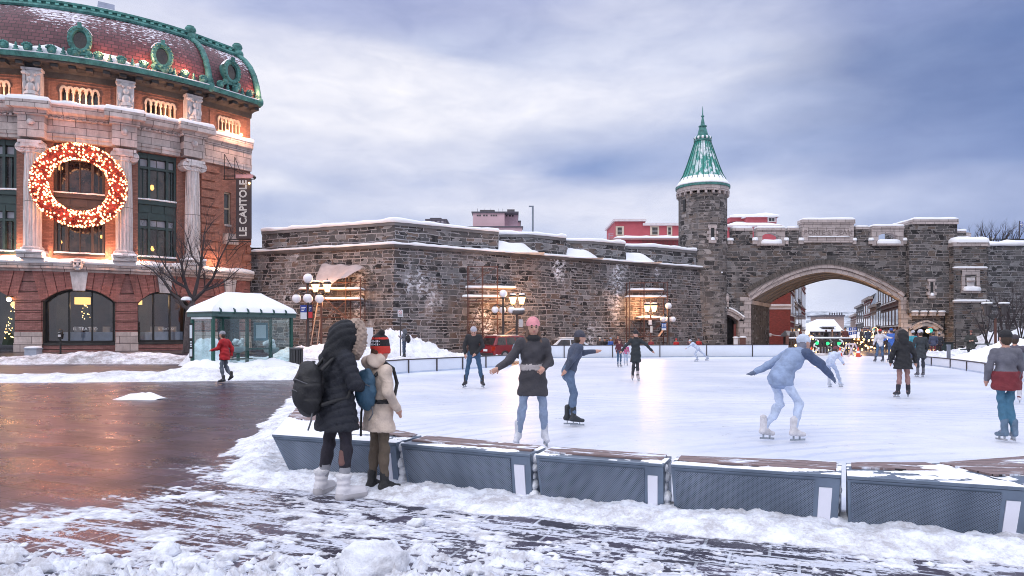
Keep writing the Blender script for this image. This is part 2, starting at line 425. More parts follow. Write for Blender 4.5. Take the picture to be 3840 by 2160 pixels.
def ashlar(name,col=(0.42,0.36,0.34),bw=0.9,bh=0.42,joint=(0.12,0.10,0.10),ms=0.018,stain=0.5):
    m_,nb = newmat(name); uv0 = nb.n('ShaderNodeUVMap',uv_map='UVMap').outputs[0]
    nd = nb.n('ShaderNodeTexBrick',{'Vector': uv0,'Color1': (*[c*0.82 for c in col],1),'Color2': (*[min(1,c*1.15) for c in col],1),'Mortar': (*joint,1),'Scale': 1.0,
              'Mortar Size': ms,'Mortar Smooth': 0.3,'Brick Width': bw,'Row Height': bh},offset=0.5)
    st = nb.noise(nb.vmul(uv0,(1.2,0.35,1)),1.8,7,0.68); st2 = nb.noise(uv0,6.0,5,0.65)
    c_ = nb.mix(nb.math('MULTIPLY',nb.ramp(st,[(0.42,0.0),(0.68,1.0)]),stain),nd.outputs[0],tuple(c*0.28 for c in col))
    c_ = nb.mix(0.5,c_,nb.mix(st2,(0.55,0.55,0.55),(1.4,1.4,1.4)),'MULTIPLY')
    nrm = nb.n('ShaderNodeBump',{'Height': nb.math('SUBTRACT',st2,nd.outputs[1]),'Strength': 0.6,'Distance': 0.02}).outputs[0]
    return finish(m_,nb,**{'Base Color': c_,'Roughness': 0.8,'Normal': nrm,'Specular IOR Level': 0.3})
M_ASH = ashlar('dressed stone'); M_ASHG = ashlar('gate dressed stone',(0.47,0.41,0.40),0.8,0.4,stain=0.25)
M_CAPST = ashlar('theatre limestone',(0.56,0.48,0.46),1.1,0.45,stain=0.55)
M_PALE = ashlar('pale carved stone',(0.60,0.57,0.58),3.0,3.0,stain=0.6)
def brickm(name,c1,c2,groove=0.0,mort=(0.16,0.09,0.07),stain=0.35):
    m_,nb = newmat(name); uv0 = nb.n('ShaderNodeUVMap',uv_map='UVMap').outputs[0]
    nd = nb.n('ShaderNodeTexBrick',{'Vector': uv0,'Color1': (*c1,1),'Color2': (*c2,1),'Mortar': (*mort,1),'Scale': 1.0,
              'Mortar Size': 0.006,'Mortar Smooth': 0.3,'Brick Width': 0.26,'Row Height': 0.085},offset=0.5)
    c_ = nb.mix(0.65,nd.outputs[0],nb.mix(nb.noise(nb.vmul(uv0,(1,2.2,1)),2.6,6,0.7),(0.35,0.35,0.35),(1.65,1.6,1.55)),'MULTIPLY')
    sp = nb.noise(nb.vmul(uv0,(2.0,7,1)),3.0,3,0.7)
    c_ = nb.mix(nb.ramp(sp,[(0.64,0.0),(0.72,0.55)]),c_,(0.50,0.36,0.32))
    c_ = nb.mix(nb.math('MULTIPLY',nb.ramp(nb.noise(nb.vmul(uv0,(1.4,0.25,1)),1.1,5,0.65),[(0.45,0.0),(0.75,1.0)]),stain),c_,(0.05,0.035,0.03))
    h_ = nd.outputs[1]
    if groove:
        v = nb.n('ShaderNodeSeparateXYZ',{0: uv0}).outputs[1]
        fr = nb.math('FRACT',nb.math('DIVIDE',v,groove)); g = nb.math('LESS_THAN',fr,0.07)
        c_ = nb.mix(g,c_,(0.03,0.018,0.015)); h_ = nb.math('ADD',nb.math('MULTIPLY',h_,0.2),nb.math('MULTIPLY',g,3.0))
    nrm = nb.n('ShaderNodeBump',{'Height': h_,'Strength': 0.6,'Distance': 0.02},invert=True).outputs[0]
    return finish(m_,nb,**{'Base Color': c_,'Roughness': 0.8,'Normal': nrm,'Specular IOR Level': 0.3})
M_BRICK = brickm('orange brick',(0.39,0.19,0.145),(0.27,0.125,0.095),stain=0.3)
M_BRICKA = brickm('attic brick',(0.33,0.165,0.12),(0.25,0.12,0.085),stain=0.45)
M_BRICKG = brickm('rusticated brick',(0.34,0.165,0.155),(0.24,0.11,0.105),groove=0.56)
M_VOUS = brickm('pink brick voussoirs',(0.40,0.17,0.15),(0.28,0.11,0.10),stain=0.5)
M_REDB = brickm('red brick house',(0.30,0.05,0.04),(0.22,0.038,0.03),stain=0.15)
def coppermat():
    m_,nb = newmat('verdigris copper'); co = nb.n('ShaderNodeTexCoord').outputs['Object']
    c_ = nb.mix(nb.ramp(nb.noise(co,2.3,7,0.7),[(0.33,0.0),(0.66,1.0)]),(0.012,0.085,0.08),(0.085,0.29,0.26))
    c_ = nb.mix(nb.ramp(nb.noise(co,9.0,5,0.7),[(0.5,0.0),(0.75,0.6)]),c_,(0.02,0.05,0.045))
    return finish(m_,nb,**{'Base Color': c_,'Roughness': 0.55,'Metallic': 0.1,'Normal': nb.n('ShaderNodeBump',{'Height': nb.noise(co,14.0,4),'Strength': 0.4,'Distance': 0.02}).outputs[0]})
M_COP = coppermat()
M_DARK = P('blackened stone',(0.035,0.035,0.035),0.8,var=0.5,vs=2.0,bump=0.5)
M_GREENF = P('dark green paint',(0.020,0.045,0.045),0.4,var=0.2)
M_BRONZE = P('bronze brown frame',(0.05,0.04,0.035),0.45)
M_BLACK = P('black iron',(0.012,0.012,0.013),0.45)
M_STEELD = P('dark rail steel',(0.06,0.05,0.055),0.4,metal=0.3)
def glassmat(name,tint,refl=0.35,rough=0.03,trans=0.85):
    m_,nb = newmat(name)
    lw = nb.n('ShaderNodeLayerWeight',{'Blend': refl}).outputs[0]
    gl = nb.n('ShaderNodeBsdfGlossy',{'Color': (0.95,0.97,1,1),'Roughness': rough}); tr = nb.n('ShaderNodeBsdfTransparent',{'Color': (*tint,1)})
    mx = nb.n('ShaderNodeMixShader',{0: nb.math('ADD',nb.math('MULTIPLY',lw,0.7),1-trans,clamp=True),1: tr.outputs[0],2: gl.outputs[0]})
    nb.n('ShaderNodeOutputMaterial',{0: mx.outputs[0]}); MATS[name] = m_; return m_
M_GLASS = glassmat('shop glass',(0.62,0.66,0.72),0.30,trans=0.93)
M_GLASSC = glassmat('shelter glass',(0.90,0.97,0.97),0.12,trans=0.97)
def panemat():
    """upper windows: dark rooms behind reflecting glass"""
    m_,nb = newmat('dark window glass'); co = nb.n('ShaderNodeTexCoord').outputs['Object']
    c_ = nb.mix(nb.ramp(nb.noise(co,1.3,4,0.6),[(0.4,0.0),(0.7,1.0)]),(0.012,0.011,0.013),(0.07,0.055,0.05))
    return finish(m_,nb,**{'Base Color': c_,'Roughness': 0.06,'Specular IOR Level': 0.8,'Normal': nb.n('ShaderNodeBump',{'Height': nb.noise(co,1.5,3),'Strength': 0.12,'Distance': 0.05}).outputs[0]})
M_PANE = panemat()
# ================================================================== GROUND
def struct(o): o['kind'] = 'structure'; return o
def stuff(o,label=None,cat=None): o['kind'] = 'stuff'; tag(o,label,cat); return o

xs = np.concatenate([-np.geomspace(3900,90,26),np.arange(-80,81,4.0),np.geomspace(90,3900,26)])
ys = np.concatenate([[-60,-30,-10],np.arange(0,84,3.0),np.geomspace(88,3900,46)])
X,Y = np.meshgrid(xs,ys); 
g_ = grid_mesh('ground',X,Y,gh(X,Y)-0.02,M_SNOWD); struct(g_)

# line of the bench fronts, seen from above
BT = 0.45
bench_front = [G(1020,1629,BT),G(1483,1660.5,BT),G(1987.6,1703.5,BT),G(2489,1740,BT),G(3154.6,1781.7,BT),G(3860,1828,BT)]
BF = [(p.x,p.y) for p in bench_front]
BFX = [(-3.6,13.0),(-3.35,10.6)]+BF+[(4.6,4.4)]

def wetline(px):      # picture row where trampled snow gives way to the wet paving (only used to lay the snow out in plan)
    return np.interp(px,[-400,0,250,420,650,800,930,1010,1085,1150,5000],[1830,1850,1835,1790,1745,1700,1650,1570,1470,1400,1400])
def trampled(X,Y):
    Yc = np.maximum(Y,0.5); px = CX+F*X/Yc; py = YH+F*H/Yc
    d = (py-wetline(px))/130.0
    return d+(fbm(X*1.1+40,Y*1.1,3)-0.5)*1.3

# paved square, dark wet stone slabs
xs = np.arange(-64,64.1,0.4); ys = np.concatenate([np.arange(-6,3,1.0),np.arange(3,30,0.3),np.arange(30,74,1.0)])
X,Y = np.meshgrid(xs,ys)
def pavemat():
    m_,nb = newmat('wet paving slabs')
    co = nb.n('ShaderNodeTexCoord').outputs['Object']
    mp = nb.n('ShaderNodeMapping',{'Vector': co,'Rotation': (0,0,R(22.5))}).outputs[0]
    nd = nb.n('ShaderNodeTexBrick',{'Vector': mp,'Color1': (0.022,0.020,0.034,1),'Color2': (0.056,0.048,0.076,1),'Mortar': (0.02,0.02,0.02,1),'Scale': 1.0,
              'Mortar Size': 0.014,'Mortar Smooth': 0.4,'Brick Width': 0.46,'Row Height': 0.33},offset=0.43)
    tr = nb.n('ShaderNodeAttribute',attribute_name='trampled').outputs['Fac']
    wear = nb.noise(mp,1.4,7,0.68); fine = nb.noise(co,22.0,6,0.7)
    st = nb.noise(nb.vmul(mp,(0.5,2.4,1)),3.4,9,0.74,0.4)
    base = nb.mix(0.8,nd.outputs[0],nb.mix(wear,(0.4,0.4,0.4),(1.6,1.5,1.6)),'MULTIPLY')
    joint = nd.outputs[1]
    jw = nb.math('MULTIPLY',nb.ramp(tr,[(0.3,0.0),(0.8,0.75)]),nb.ramp(nb.noise(co,2.2,5),[(0.35,0.1),(0.6,1.0)]))
    base = nb.mix(joint,base,nb.mix(jw,(0.015,0.013,0.015),(0.68,0.72,0.82)))
    # thin trodden slush lying flat on the slabs
    sl_ = nb.math('ADD',nb.math('MULTIPLY',st,0.75),nb.math('MULTIPLY',fine,0.25))
    th = nb.math('SUBTRACT',sl_,nb.math('SUBTRACT',0.60,nb.math('MULTIPLY',tr,0.10)))
    sm = nb.ramp(th,[(0.0,0.0),(0.022,0.9)])
    sm = nb.math('MULTIPLY',sm,nb.ramp(tr,[(0.0,0.0),(0.22,0.55),(0.8,1.0)]))
    spk = nb.math('MULTIPLY',nb.ramp(nb.noise(nb.vmul(mp,(1,2.6,1)),6.0,6,0.72),[(0.62,0.0),(0.68,0.6)]),0.9)
    sm = nb.math('MAXIMUM',sm,spk)
    c_ = nb.mix(sm,base,nb.mix(fine,(0.40,0.42,0.50),(0.78,0.81,0.90)))
    wet = nb.ramp(nb.noise(nb.vmul(mp,(0.6,1.4,1)),1.1,5,0.6),[(0.35,0.21),(0.65,0.38)])
    rg = nb.mix(sm,wet,(0.75,0.75,0.75))
    hgt = nb.math('ADD',nb.math('MULTIPLY',joint,-0.6),nb.math('ADD',nb.math('MULTIPLY',st,0.6),nb.math('MULTIPLY',fine,0.16)))
    nrm = nb.n('ShaderNodeBump',{'Height': hgt,'Strength': 0.30,'Distance': 0.02}).outputs[0]
    return finish(m_,nb,**{'Base Color': c_,'Roughness': rg,'Normal': nrm,'Specular IOR Level': 0.24})
pv = grid_mesh('paved_square',X,Y,gh(X,Y),pavemat()); struct(pv)
at = pv.data.attributes.new('trampled','FLOAT','POINT'); at.data.foreach_set('value',np.clip(trampled(X,Y),0,1).ravel().astype(np.float32))

# street on the left and behind the rink
def strip(name,pts,hw,mat,dz=0.006,step=1.0):
    P_ = []; acc = [Vector((*p,0)) for p in pts]; out_ = []
    for a,c in zip(acc[:-1],acc[1:]):
        n_ = max(1,int((c-a).length/step))
        out_ += [a.lerp(c,i/n_) for i in range(n_)]
    out_.append(acc[-1]); rows = []
    for i,p in enumerate(out_):
        d = (out_[min(i+1,len(out_)-1)]-out_[max(i-1,0)]).normalized(); n_ = Vector((-d.y,d.x,0))
        rows.append([(q.x,q.y,ghf(q.x,q.y)+dz) for q in (p+n_*(hw*t) for t in (-1,-0.5,0,0.5,1))])
    return MB().grid(rows).build(name,mat,smooth=True)
def roadmat():
    m_,nb = newmat('slushy asphalt'); co = nb.n('ShaderNodeTexCoord').outputs['Object']
    c_ = nb.mix(nb.noise(co,1.2,6,0.65),(0.045,0.038,0.04),(0.13,0.11,0.11))
    st = nb.noise(nb.vmul(co,(0.25,2.0,1)),1.2,6,0.65)
    c_ = nb.mix(nb.ramp(st,[(0.52,0.0),(0.7,0.5)]),c_,(0.35,0.33,0.36))
    return finish(m_,nb,**{'Base Color': c_,'Roughness': nb.ramp(st,[(0.3,0.28),(0.7,0.6)]),'Normal': nb.n('ShaderNodeBump',{'Height': nb.noise(co,8,5),'Strength': 0.3,'Distance': 0.03}).outputs[0]})
M_ROAD = roadmat()
struct(strip('road',[(-70,28.6),(-30,28.8),(-14,29.5),(-8,33),(0,39.5),(10,45.5),(19,50)],2.9,M_ROAD,dz=0.010))
struct(strip('sidewalk',[(-60,37.0),(-30,37.4),(-22,39.6),(-16.4,43.6)],1.6,P('wet sidewalk',(0.075,0.062,0.062),0.3,var=0.5,vs=1.2,bump=0.4),dz=0.02))
struct(strip('old_town_street',[(27.5,60),(33.5,70),(46,97),(82,175)],5.5,M_ROAD,dz=0.03))

# ------------------------------------------------------------------ ice
EDGE_L = [(BF[0][0]+0.25,BF[0][1]+0.5),(-3.3,10.6),(-4.4,18.0),(-5.0,24.6),(-4.0,26.6),(-0.1,31.6)]
EDGE_F = [(0.9,36.5),(2.0,41.4),(17.5,44.0)]
EDGE_R = [(24.5,41.0),(19.6,33.0),(18.9,29.9),(17.7,25.9),(15.6,20.3),(12.3,14.5),(9.2,10.6),(7.2,8.4)]
ice_poly = EDGE_L+EDGE_F+[(21.5,46.5),(25.5,45.5)]+EDGE_R+[(6.0,6.4)]+[(x+0.12,y+0.3) for x,y in BF[::-1][:-1]]
def icemat():
    m_,nb = newmat('skated ice'); co = nb.n('ShaderNodeTexCoord').outputs['Object']
    c_ = nb.mix(nb.ramp(nb.noise(nb.vmul(co,(.6,1.0,1)),0.35,6,0.65),[(.30,0.0),(.62,1.0)]),(0.54,0.59,0.71),(0.78,0.795,0.84))
    arc = nb.n('ShaderNodeTexWave',{'Vector': nb.vadd(co,(-6.0,-4.0,0)),'Scale': 0.8,'Distortion': 5.0,'Detail': 5.0,'Detail Scale': 0.7,'Detail Roughness': 0.75},wave_type='RINGS',rings_direction='SPHERICAL')
    sc_ = nb.math('MULTIPLY',nb.ramp(arc.outputs[1],[(0.60,0.0),(0.95,1.0)]),nb.ramp(nb.noise(co,0.35,4),[(0.42,0.0),(0.62,1.0)]))
    c_ = nb.mix(nb.math('MULTIPLY',sc_,0.55),c_,(0.46,0.52,0.68))
    fl = nb.noise(nb.vmul(co,(1,1,1)),5.0,7,0.75)
    c_ = nb.mix(nb.ramp(fl,[(0.50,0.0),(0.72,0.38)]),c_,(0.50,0.56,0.71))
    h_ = nb.math('ADD',fl,nb.math('MULTIPLY',arc.outputs[1],0.5))
    return finish(m_,nb,**{'Base Color': c_,'Roughness': nb.ramp(fl,[(0.35,0.27),(0.7,0.5)]),'Specular IOR Level': 0.35,
                             'Normal': nb.n('ShaderNodeBump',{'Height': h_,'Strength': 0.12,'Distance': 0.02}).outputs[0]})
mb = MB(); mb.prism(ice_poly,-0.05,0.04); ice = mb.build('ice_rink',icemat()); struct(ice)

# ------------------------------------------------------------------ trampled snow on the square in front of the benches
def make_snowfield(name,x0,x1,y0,y1,st,seed=0.0):
    X,Y = np.meshgrid(np.arange(x0,x1,st),np.arange(y0,y1,st))
    ca,sa = math.cos(R(-22.5)),math.sin(R(-22.5)); U = X*ca+Y*sa; V = -X*sa+Y*ca
    tr = trampled(X,Y)
    db = seg_dist(X,Y,BFX)
    side = np.zeros_like(X)
    base = fbm(U*1.5+3,V*4.2,5,0.60); fine = fbm(X*13,Y*13,4,0.62); med = fbm(X*4.5+7,Y*4.5,4,0.6)
    cover = (0.62*base+0.38*med)
    px = CX+F*X/np.maximum(Y,0.5)
    # heavy churned clods along the very front, mostly left
    front = np.clip((5.25-Y)/0.55+(fbm(X*1.3,Y*1.3+5,3)-0.5)*1.6,0,1)*np.interp(px,[-600,300,1500,2300,5000],[0.9,1.05,0.95,0.22,0.10])
    tile = np.interp(px,[0,900,1500,2200,3900],[0.55,0.545,0.555,0.585,0.575])+0.03*np.exp(-((Y-5.6)/0.5) ** 2)
    vf = fbm(U*9,V*30,3,0.65)
    z = (cover-tile-.012)*0.075+(fine-0.5)*0.022+(vf-0.5)*0.026
    z = np.minimum(z,0.006+(fine-0.5)*0.014+(vf-.5)*.008)
    clods = ridged(X*7.5,Y*7.5,4,0.6)
    cl2 = ridged(X*19+4,Y*19,3,0.6); z = z+front*(0.008+np.clip(clods-0.64,-0.3,1)*0.24+(cl2-.62)*.075+(fine-0.5)*0.07)
    # bank pushed against the benches
    bank = np.clip(1-np.abs(db-0.16)/(0.30+0.22*fbm(U*1.6,V*0.1+3,3)),0,1)
    bank = bank ** 0.8
    z = z+bank*(0.07+0.13*(fbm(X*2.6+9,Y*2.6,4)-0.45)+(fine-0.5)*0.05)
    z = z-np.clip(0.55-tr,0,1.2)*0.09
    z = z+np.clip(1-np.abs(seg_dist(X,Y,EDGE_L[:4])-0.4)/0.9,0,1)*0.09*sstep((Y-8.2)/1.6)
    # keep a few slabs clear
    return X,Y,z
M_SNOWG = snow_mat('clean trampled snow',thin=0.007,c0=(0.74,0.78,0.87),c1=(0.88,0.90,0.96),dirt=0.30,dcol=(0.30,0.27,0.27),bs=40.0,bd=0.008,dsc=5.0)
X,Y,Z = make_snowfield('a',-7.6,6.4,3.7,9.3,0.018)
o = grid_mesh('trampled_snow',X,Y,Z+0.003,M_SNOWG,keep=Z>-0.012); stuff(o,'trampled snow lying in patches over the paving in front of the benches','snow')
X,Y,Z = make_snowfield('b',-11,-2.6,9.22,19.0,0.05)
Z = Z-0.004
o = grid_mesh('snow_margin',X,Y,Z+0.003,M_SNOWG,keep=Z>-0.012); stuff(o,'thin crust of snow along the left edge of the rink','snow')

def bank(name,ridge,wid,hgt,seed,mat,label,st=0.12,rough=1.0,base=None,cat='snow bank'):
    pts = [Vector((*p[:2],0)) for p in ridge]; hs = [p[2] if len(p)>2 else 1.0 for p in ridge]
    rows = []; k = 0; L = 0; pos = []
    for i in range(len(pts)-1):
        n_ = max(1,int((pts[i+1]-pts[i]).length/st))
        for j in range(n_):
            t = j/n_; pos.append((pts[i].lerp(pts[i+1],t),hs[i]*(1-t)+hs[i+1]*t))
    pos.append((pts[-1],hs[-1])); m_ = len(pos)
    nc = max(8,int(2.4*wid/st)); Xs = np.zeros((m_,nc)); Ys = np.zeros((m_,nc)); Hs = np.zeros((m_,nc)); T = np.linspace(-1.15,1.15,nc)
    for i,(p,h_) in enumerate(pos):
        d = (pos[min(i+4,m_-1)][0]-pos[max(i-4,0)][0]).normalized(); n_ = Vector((-d.y,d.x,0))
        Xs[i] = p.x+n_.x*T*wid; Ys[i] = p.y+n_.y*T*wid
        e = min(1,i/6,(m_-1-i)/6); Hs[i] = h_*(0.15+0.85*e)
    prof = np.clip(np.cos(T*math.pi/2/1.02),-0.3,1)[None,:]
    n1_ = fbm(Xs*0.9+seed,Ys*0.9,3); n2_ = fbm(Xs*3.1+seed,Ys*3.1,5,0.62); rr = ridged(Xs*2.4+seed,Ys*2.4,4,0.6)
    Z = Hs*hgt*(prof*(0.55+0.9*n1_)+rough*((n2_-0.5)*0.55+(rr-0.6)*0.35)*np.clip(prof+0.3,0,1))-0.02
    Z = Z+(gh(Xs,Ys) if base is None else base)
    o = grid_mesh(name,Xs,Ys,Z,mat); return stuff(o,label,cat)
M_BANKN = snow_mat('plough snow',dirt=0.22,dcol=(0.32,0.29,0.29),bs=6.0,bd=0.07,dsc=1.6)
bank('snow_bank',[(-36,22.9),(-20,23.1),(-14,23.4,1.3),(-11,23.9,2.0),(-8.6,24.4,2.4),(-6.0,24.8,2.0),(-4.6,25.0,1.2)],1.5,0.17,3.0,M_BANKN,'ploughed white snow bank along the near kerb in front of the bus shelter')
M_BANKD = snow_mat('dirty plough snow',dirt=0.42,dcol=(0.16,0.13,0.125),bs=5.0,bd=0.08,dsc=1.3)
bank('snow_bank',[(-34,33.6),(-28,33.8,1.1),(-24.5,34.2,0.8),(-21.5,34.6,1.6),(-18,34.7,.9),(-12,35.6,.8),(-8,37.5,.6)],1.45,0.29,11.0,M_BANKD,'dirty grey snow bank on the far kerb before the theatre')
bank('snow_bank',[(-23.0,36.8),(-20.4,37.6,1.),(-18.2,38.4)],0.5,0.16,21.0,M_BANKD,'thin line of dirty snow on the theatre sidewalk')
bank('snow_mound',[(-15.9,33.6,.8),(-14.9,33.8,1.5),(-13.8,34.0,1.0)],1.15,0.85,31.0,M_BANKN,'tall white snow mound around the foot of the bare tree',st=0.1)
bank('snow_mound',[(-8.4,25.9,.6),(-6.6,26.4,.8),(-5.4,26.5,.3)],.8,0.35,41.0,M_SNOWR,'smooth snow heaped inside the bus shelter floor',st=0.1,rough=0.4)
bank('snow_pile',[(-14,41.5,.5),(-9.5,40.5,.8),(-7.0,40.0,1.6),(-5.6,40.0,1.1),(-3.0,41.8,.6),(0,44,.4)],1.9,1.0,51.0,snow_mat('rampart pile snow',dirt=0.12,bs=3.0,bd=0.08),'large snow pile against the foot of the old rampart')  # ordinary white snow with a little dirt
bank('snow_strip',[(-10.5,31.5,.8),(-6.5,33.5,1),(-2.5,36.2,.8),(1.5,43.2,.5)],1.6,0.34,61.0,M_BANKN,'rough snow lying behind the left rink boards')
bank('snow_fall',[(-9.5,16.5,.7),(-8.9,16.65,1.0),(-8.35,16.5,1.4)],.30,0.15,71.0,M_SNOWR,'small lone heap of snow left on the wet paving',st=0.06)
# right side of the square
bank('snow_pile',[(21.5,34.5,.5),(24.2,33.5,1.3),(26.5,33.0,1.6),(30,33,1.2)],3.1,0.85,81.0,M_SNOWR,'big smooth snow pile behind the right rink boards',st=0.18,rough=0.5)
bank('snow_strip',[(21.6,41.5,.7),(25,41.0,.9),(30,42,1)],1.6,0.55,91.0,M_BANKN,'low snow bank below the gate buttress',st=0.15)
bank('snow_pile',[(31.5,48.0,.8),(36,46.5,1.2),(42,47,1.1)],3.4,1.5,101.0,M_BANKN,'snow heaped along the coursed block wall at the far right',st=0.2)
bank('snow_strip',[(15.0,50.5,.7),(19.6,53,.8),(21,53.5,.5)],1.0,0.4,111.0,M_BANKN,'snow swept up below the small gate doorway')
# clod of ice in the very front
def blobmesh(name,c,sc_,seed,mat,n=48,amp=0.35,parent=None):
    mb = MB(); mb.ball((0,0,0),1.0,n,n // 2); V = np.array(mb.v)
    N_ = V/np.linalg.norm(V,axis=1)[:,None]
    d = fbm(N_[:,0]*2+seed+9,N_[:,1]*2+N_[:,2]*1.7+9,4)-0.5
    d2 = fbm(N_[:,0]*8+seed+20,N_[:,1]*8+N_[:,2]*6+30,4)-0.5
    V = V*(1+amp*d[:,None]+amp*0.3*d2[:,None]); V = V*np.array(sc_)+np.array(c)
    mb.v = [tuple(p) for p in V]; return mb.build(name,mat,parent,smooth=True)
o = blobmesh('snow_lump',G(1390,2150,0)+Vector((0,0.05,0.035)),(0.235,0.19,0.15),4.2,snow_mat('icy lump',c0=(0.70,0.73,0.82),c1=(0.88,0.90,0.95),dirt=0.12,bs=9.0,bd=0.04),amp=0.55)
tag(o,'big rounded lump of icy snow lying in front on the paving','snow lump')
rng = random.Random(5)
for k,(px,py,s_) in enumerate([(620,2080,.075),(380,2120,.06),(150,2140,.07),(850,2100,.06),(1000,2130,.05),(1780,2150,.045),(720,2135,.08),(1560,1970,.055),(960,2060,.05)]):
    o = blobmesh('snow_clod',G(px,py,0)+Vector((0,0,s_*.35)),(s_*1.4,s_*1.1,s_*.8),3.0+k*1.7,M_SNOWG,n=20,amp=0.8)
    tag(o,['white snow clod on the churned snow at bottom left','white snow clod near the bottom edge of the paving','leftmost snow clod at the bottom corner','snow clod just left of the big icy lump','small snow clod touching the big icy lump','tiny snow clod on the bare slabs right of the big lump','broken snow clod at the bottom edge left of the lump','flat snow clod lying alone on the dark slabs','snow clod behind the big icy lump'][k],'snow clod','loose clods of snow on the paving')

# ------------------------------------------------------------------ far hill beyond the old town
X,Y = np.meshgrid(np.linspace(300,3200,90),np.linspace(1900,3600,40))
hz = 10+135*sstep((Y-1900)/1100)*(0.5+0.75*fbm(X/700+2,Y/700,4))+10*fbm(X/60,Y/60,3)
m_,nb = newmat('snowy wooded hill'); co = nb.n('ShaderNodeTexCoord').outputs['Object']
c_ = nb.mix(nb.ramp(nb.noise(co,0.02,7,0.7),[(0.42,0.0),(0.56,1.0)]),(0.09,0.11,0.12),(0.60,0.62,0.66))
o = grid_mesh('hill',X,Y,hz*0.80-30,finish(m_,nb,**{'Base Color': c_,'Roughness': 0.9})); struct(o)
# ================================================================== BENCHES round the rink
def perfmat(name,c0,c1):
    m_,nb = newmat(name); uv0 = nb.n('ShaderNodeUVMap',uv_map='UVMap').outputs[0]
    mp = nb.n('ShaderNodeMapping',{'Vector': uv0,'Rotation': (0,0,R(45)),'Scale': (70,70,70)}).outputs[0]
    v = nb.n('ShaderNodeTexVoronoi',{'Vector': mp,'Scale': 1.0,'Randomness': 0.0},feature='F1').outputs[0]
    hole = nb.ramp(v,[(0.24,1.0),(0.34,0.0)])
    n_ = nb.math('ADD',nb.math('MULTIPLY',nb.noise(uv0,1.6,3,0.5),.6),nb.math('MULTIPLY',nb.noise(nb.vmul(uv0,(4.5,.15,1)),1.0,1,.5),.42))
    c_ = nb.mix(nb.ramp(n_,[(0.35,0.0),(0.7,1.0)]),c0,c1); c_ = nb.mix(hole,c_,(0.035,0.046,0.064))
    return finish(m_,nb,**{'Base Color': c_,'Roughness': 0.42,'Metallic': nb.math('MULTIPLY',nb.math('SUBTRACT',1.0,hole),0.55),'Normal': nb.n('ShaderNodeBump',{'Height': hole,'Strength': 0.6,'Distance': 0.01},invert=True).outputs[0]})
M_PERF = perfmat('perforated steel',(0.13,0.165,0.22),(0.26,0.31,0.39))
M_BSTEEL = P('galvanised steel',(0.17,0.215,0.28),0.38,metal=0.6,var=0.2,vs=3.0)
M_REFL = P('white reflective strip',(0.78,0.78,0.86),0.4,var=0.04)
def deckmat():
    m_,nb = newmat('snow dusted deck boards'); uv0 = nb.n('ShaderNodeUVMap',uv_map='UVMap').outputs[0]
    sp = nb.n('ShaderNodeSeparateXYZ',{0: uv0})
    fr = nb.math('FRACT',nb.math('MULTIPLY',sp.outputs[1],8.0)); gap = nb.math('LESS_THAN',fr,0.10)
    c_ = nb.mix(nb.noise(nb.vmul(uv0,(0.8,14,1)),3.0,5,0.6),(0.13,0.085,0.085),(0.27,0.19,0.185)); c_ = nb.mix(gap,c_,(0.02,0.015,0.015))
    sn = nb.ramp(nb.noise(nb.vmul(uv0,(1.2,5,1)),1.7,7,0.68),[(0.54,0.0),(0.60,1.0)])
    c_ = nb.mix(sn,c_,(0.74,0.78,0.88))
    return finish(m_,nb,**{'Base Color': c_,'Roughness': 0.6,'Normal': nb.n('ShaderNodeBump',{'Height': sn,'Strength': 0.4,'Distance': 0.01}).outputs[0]})
M_DECK = deckmat()
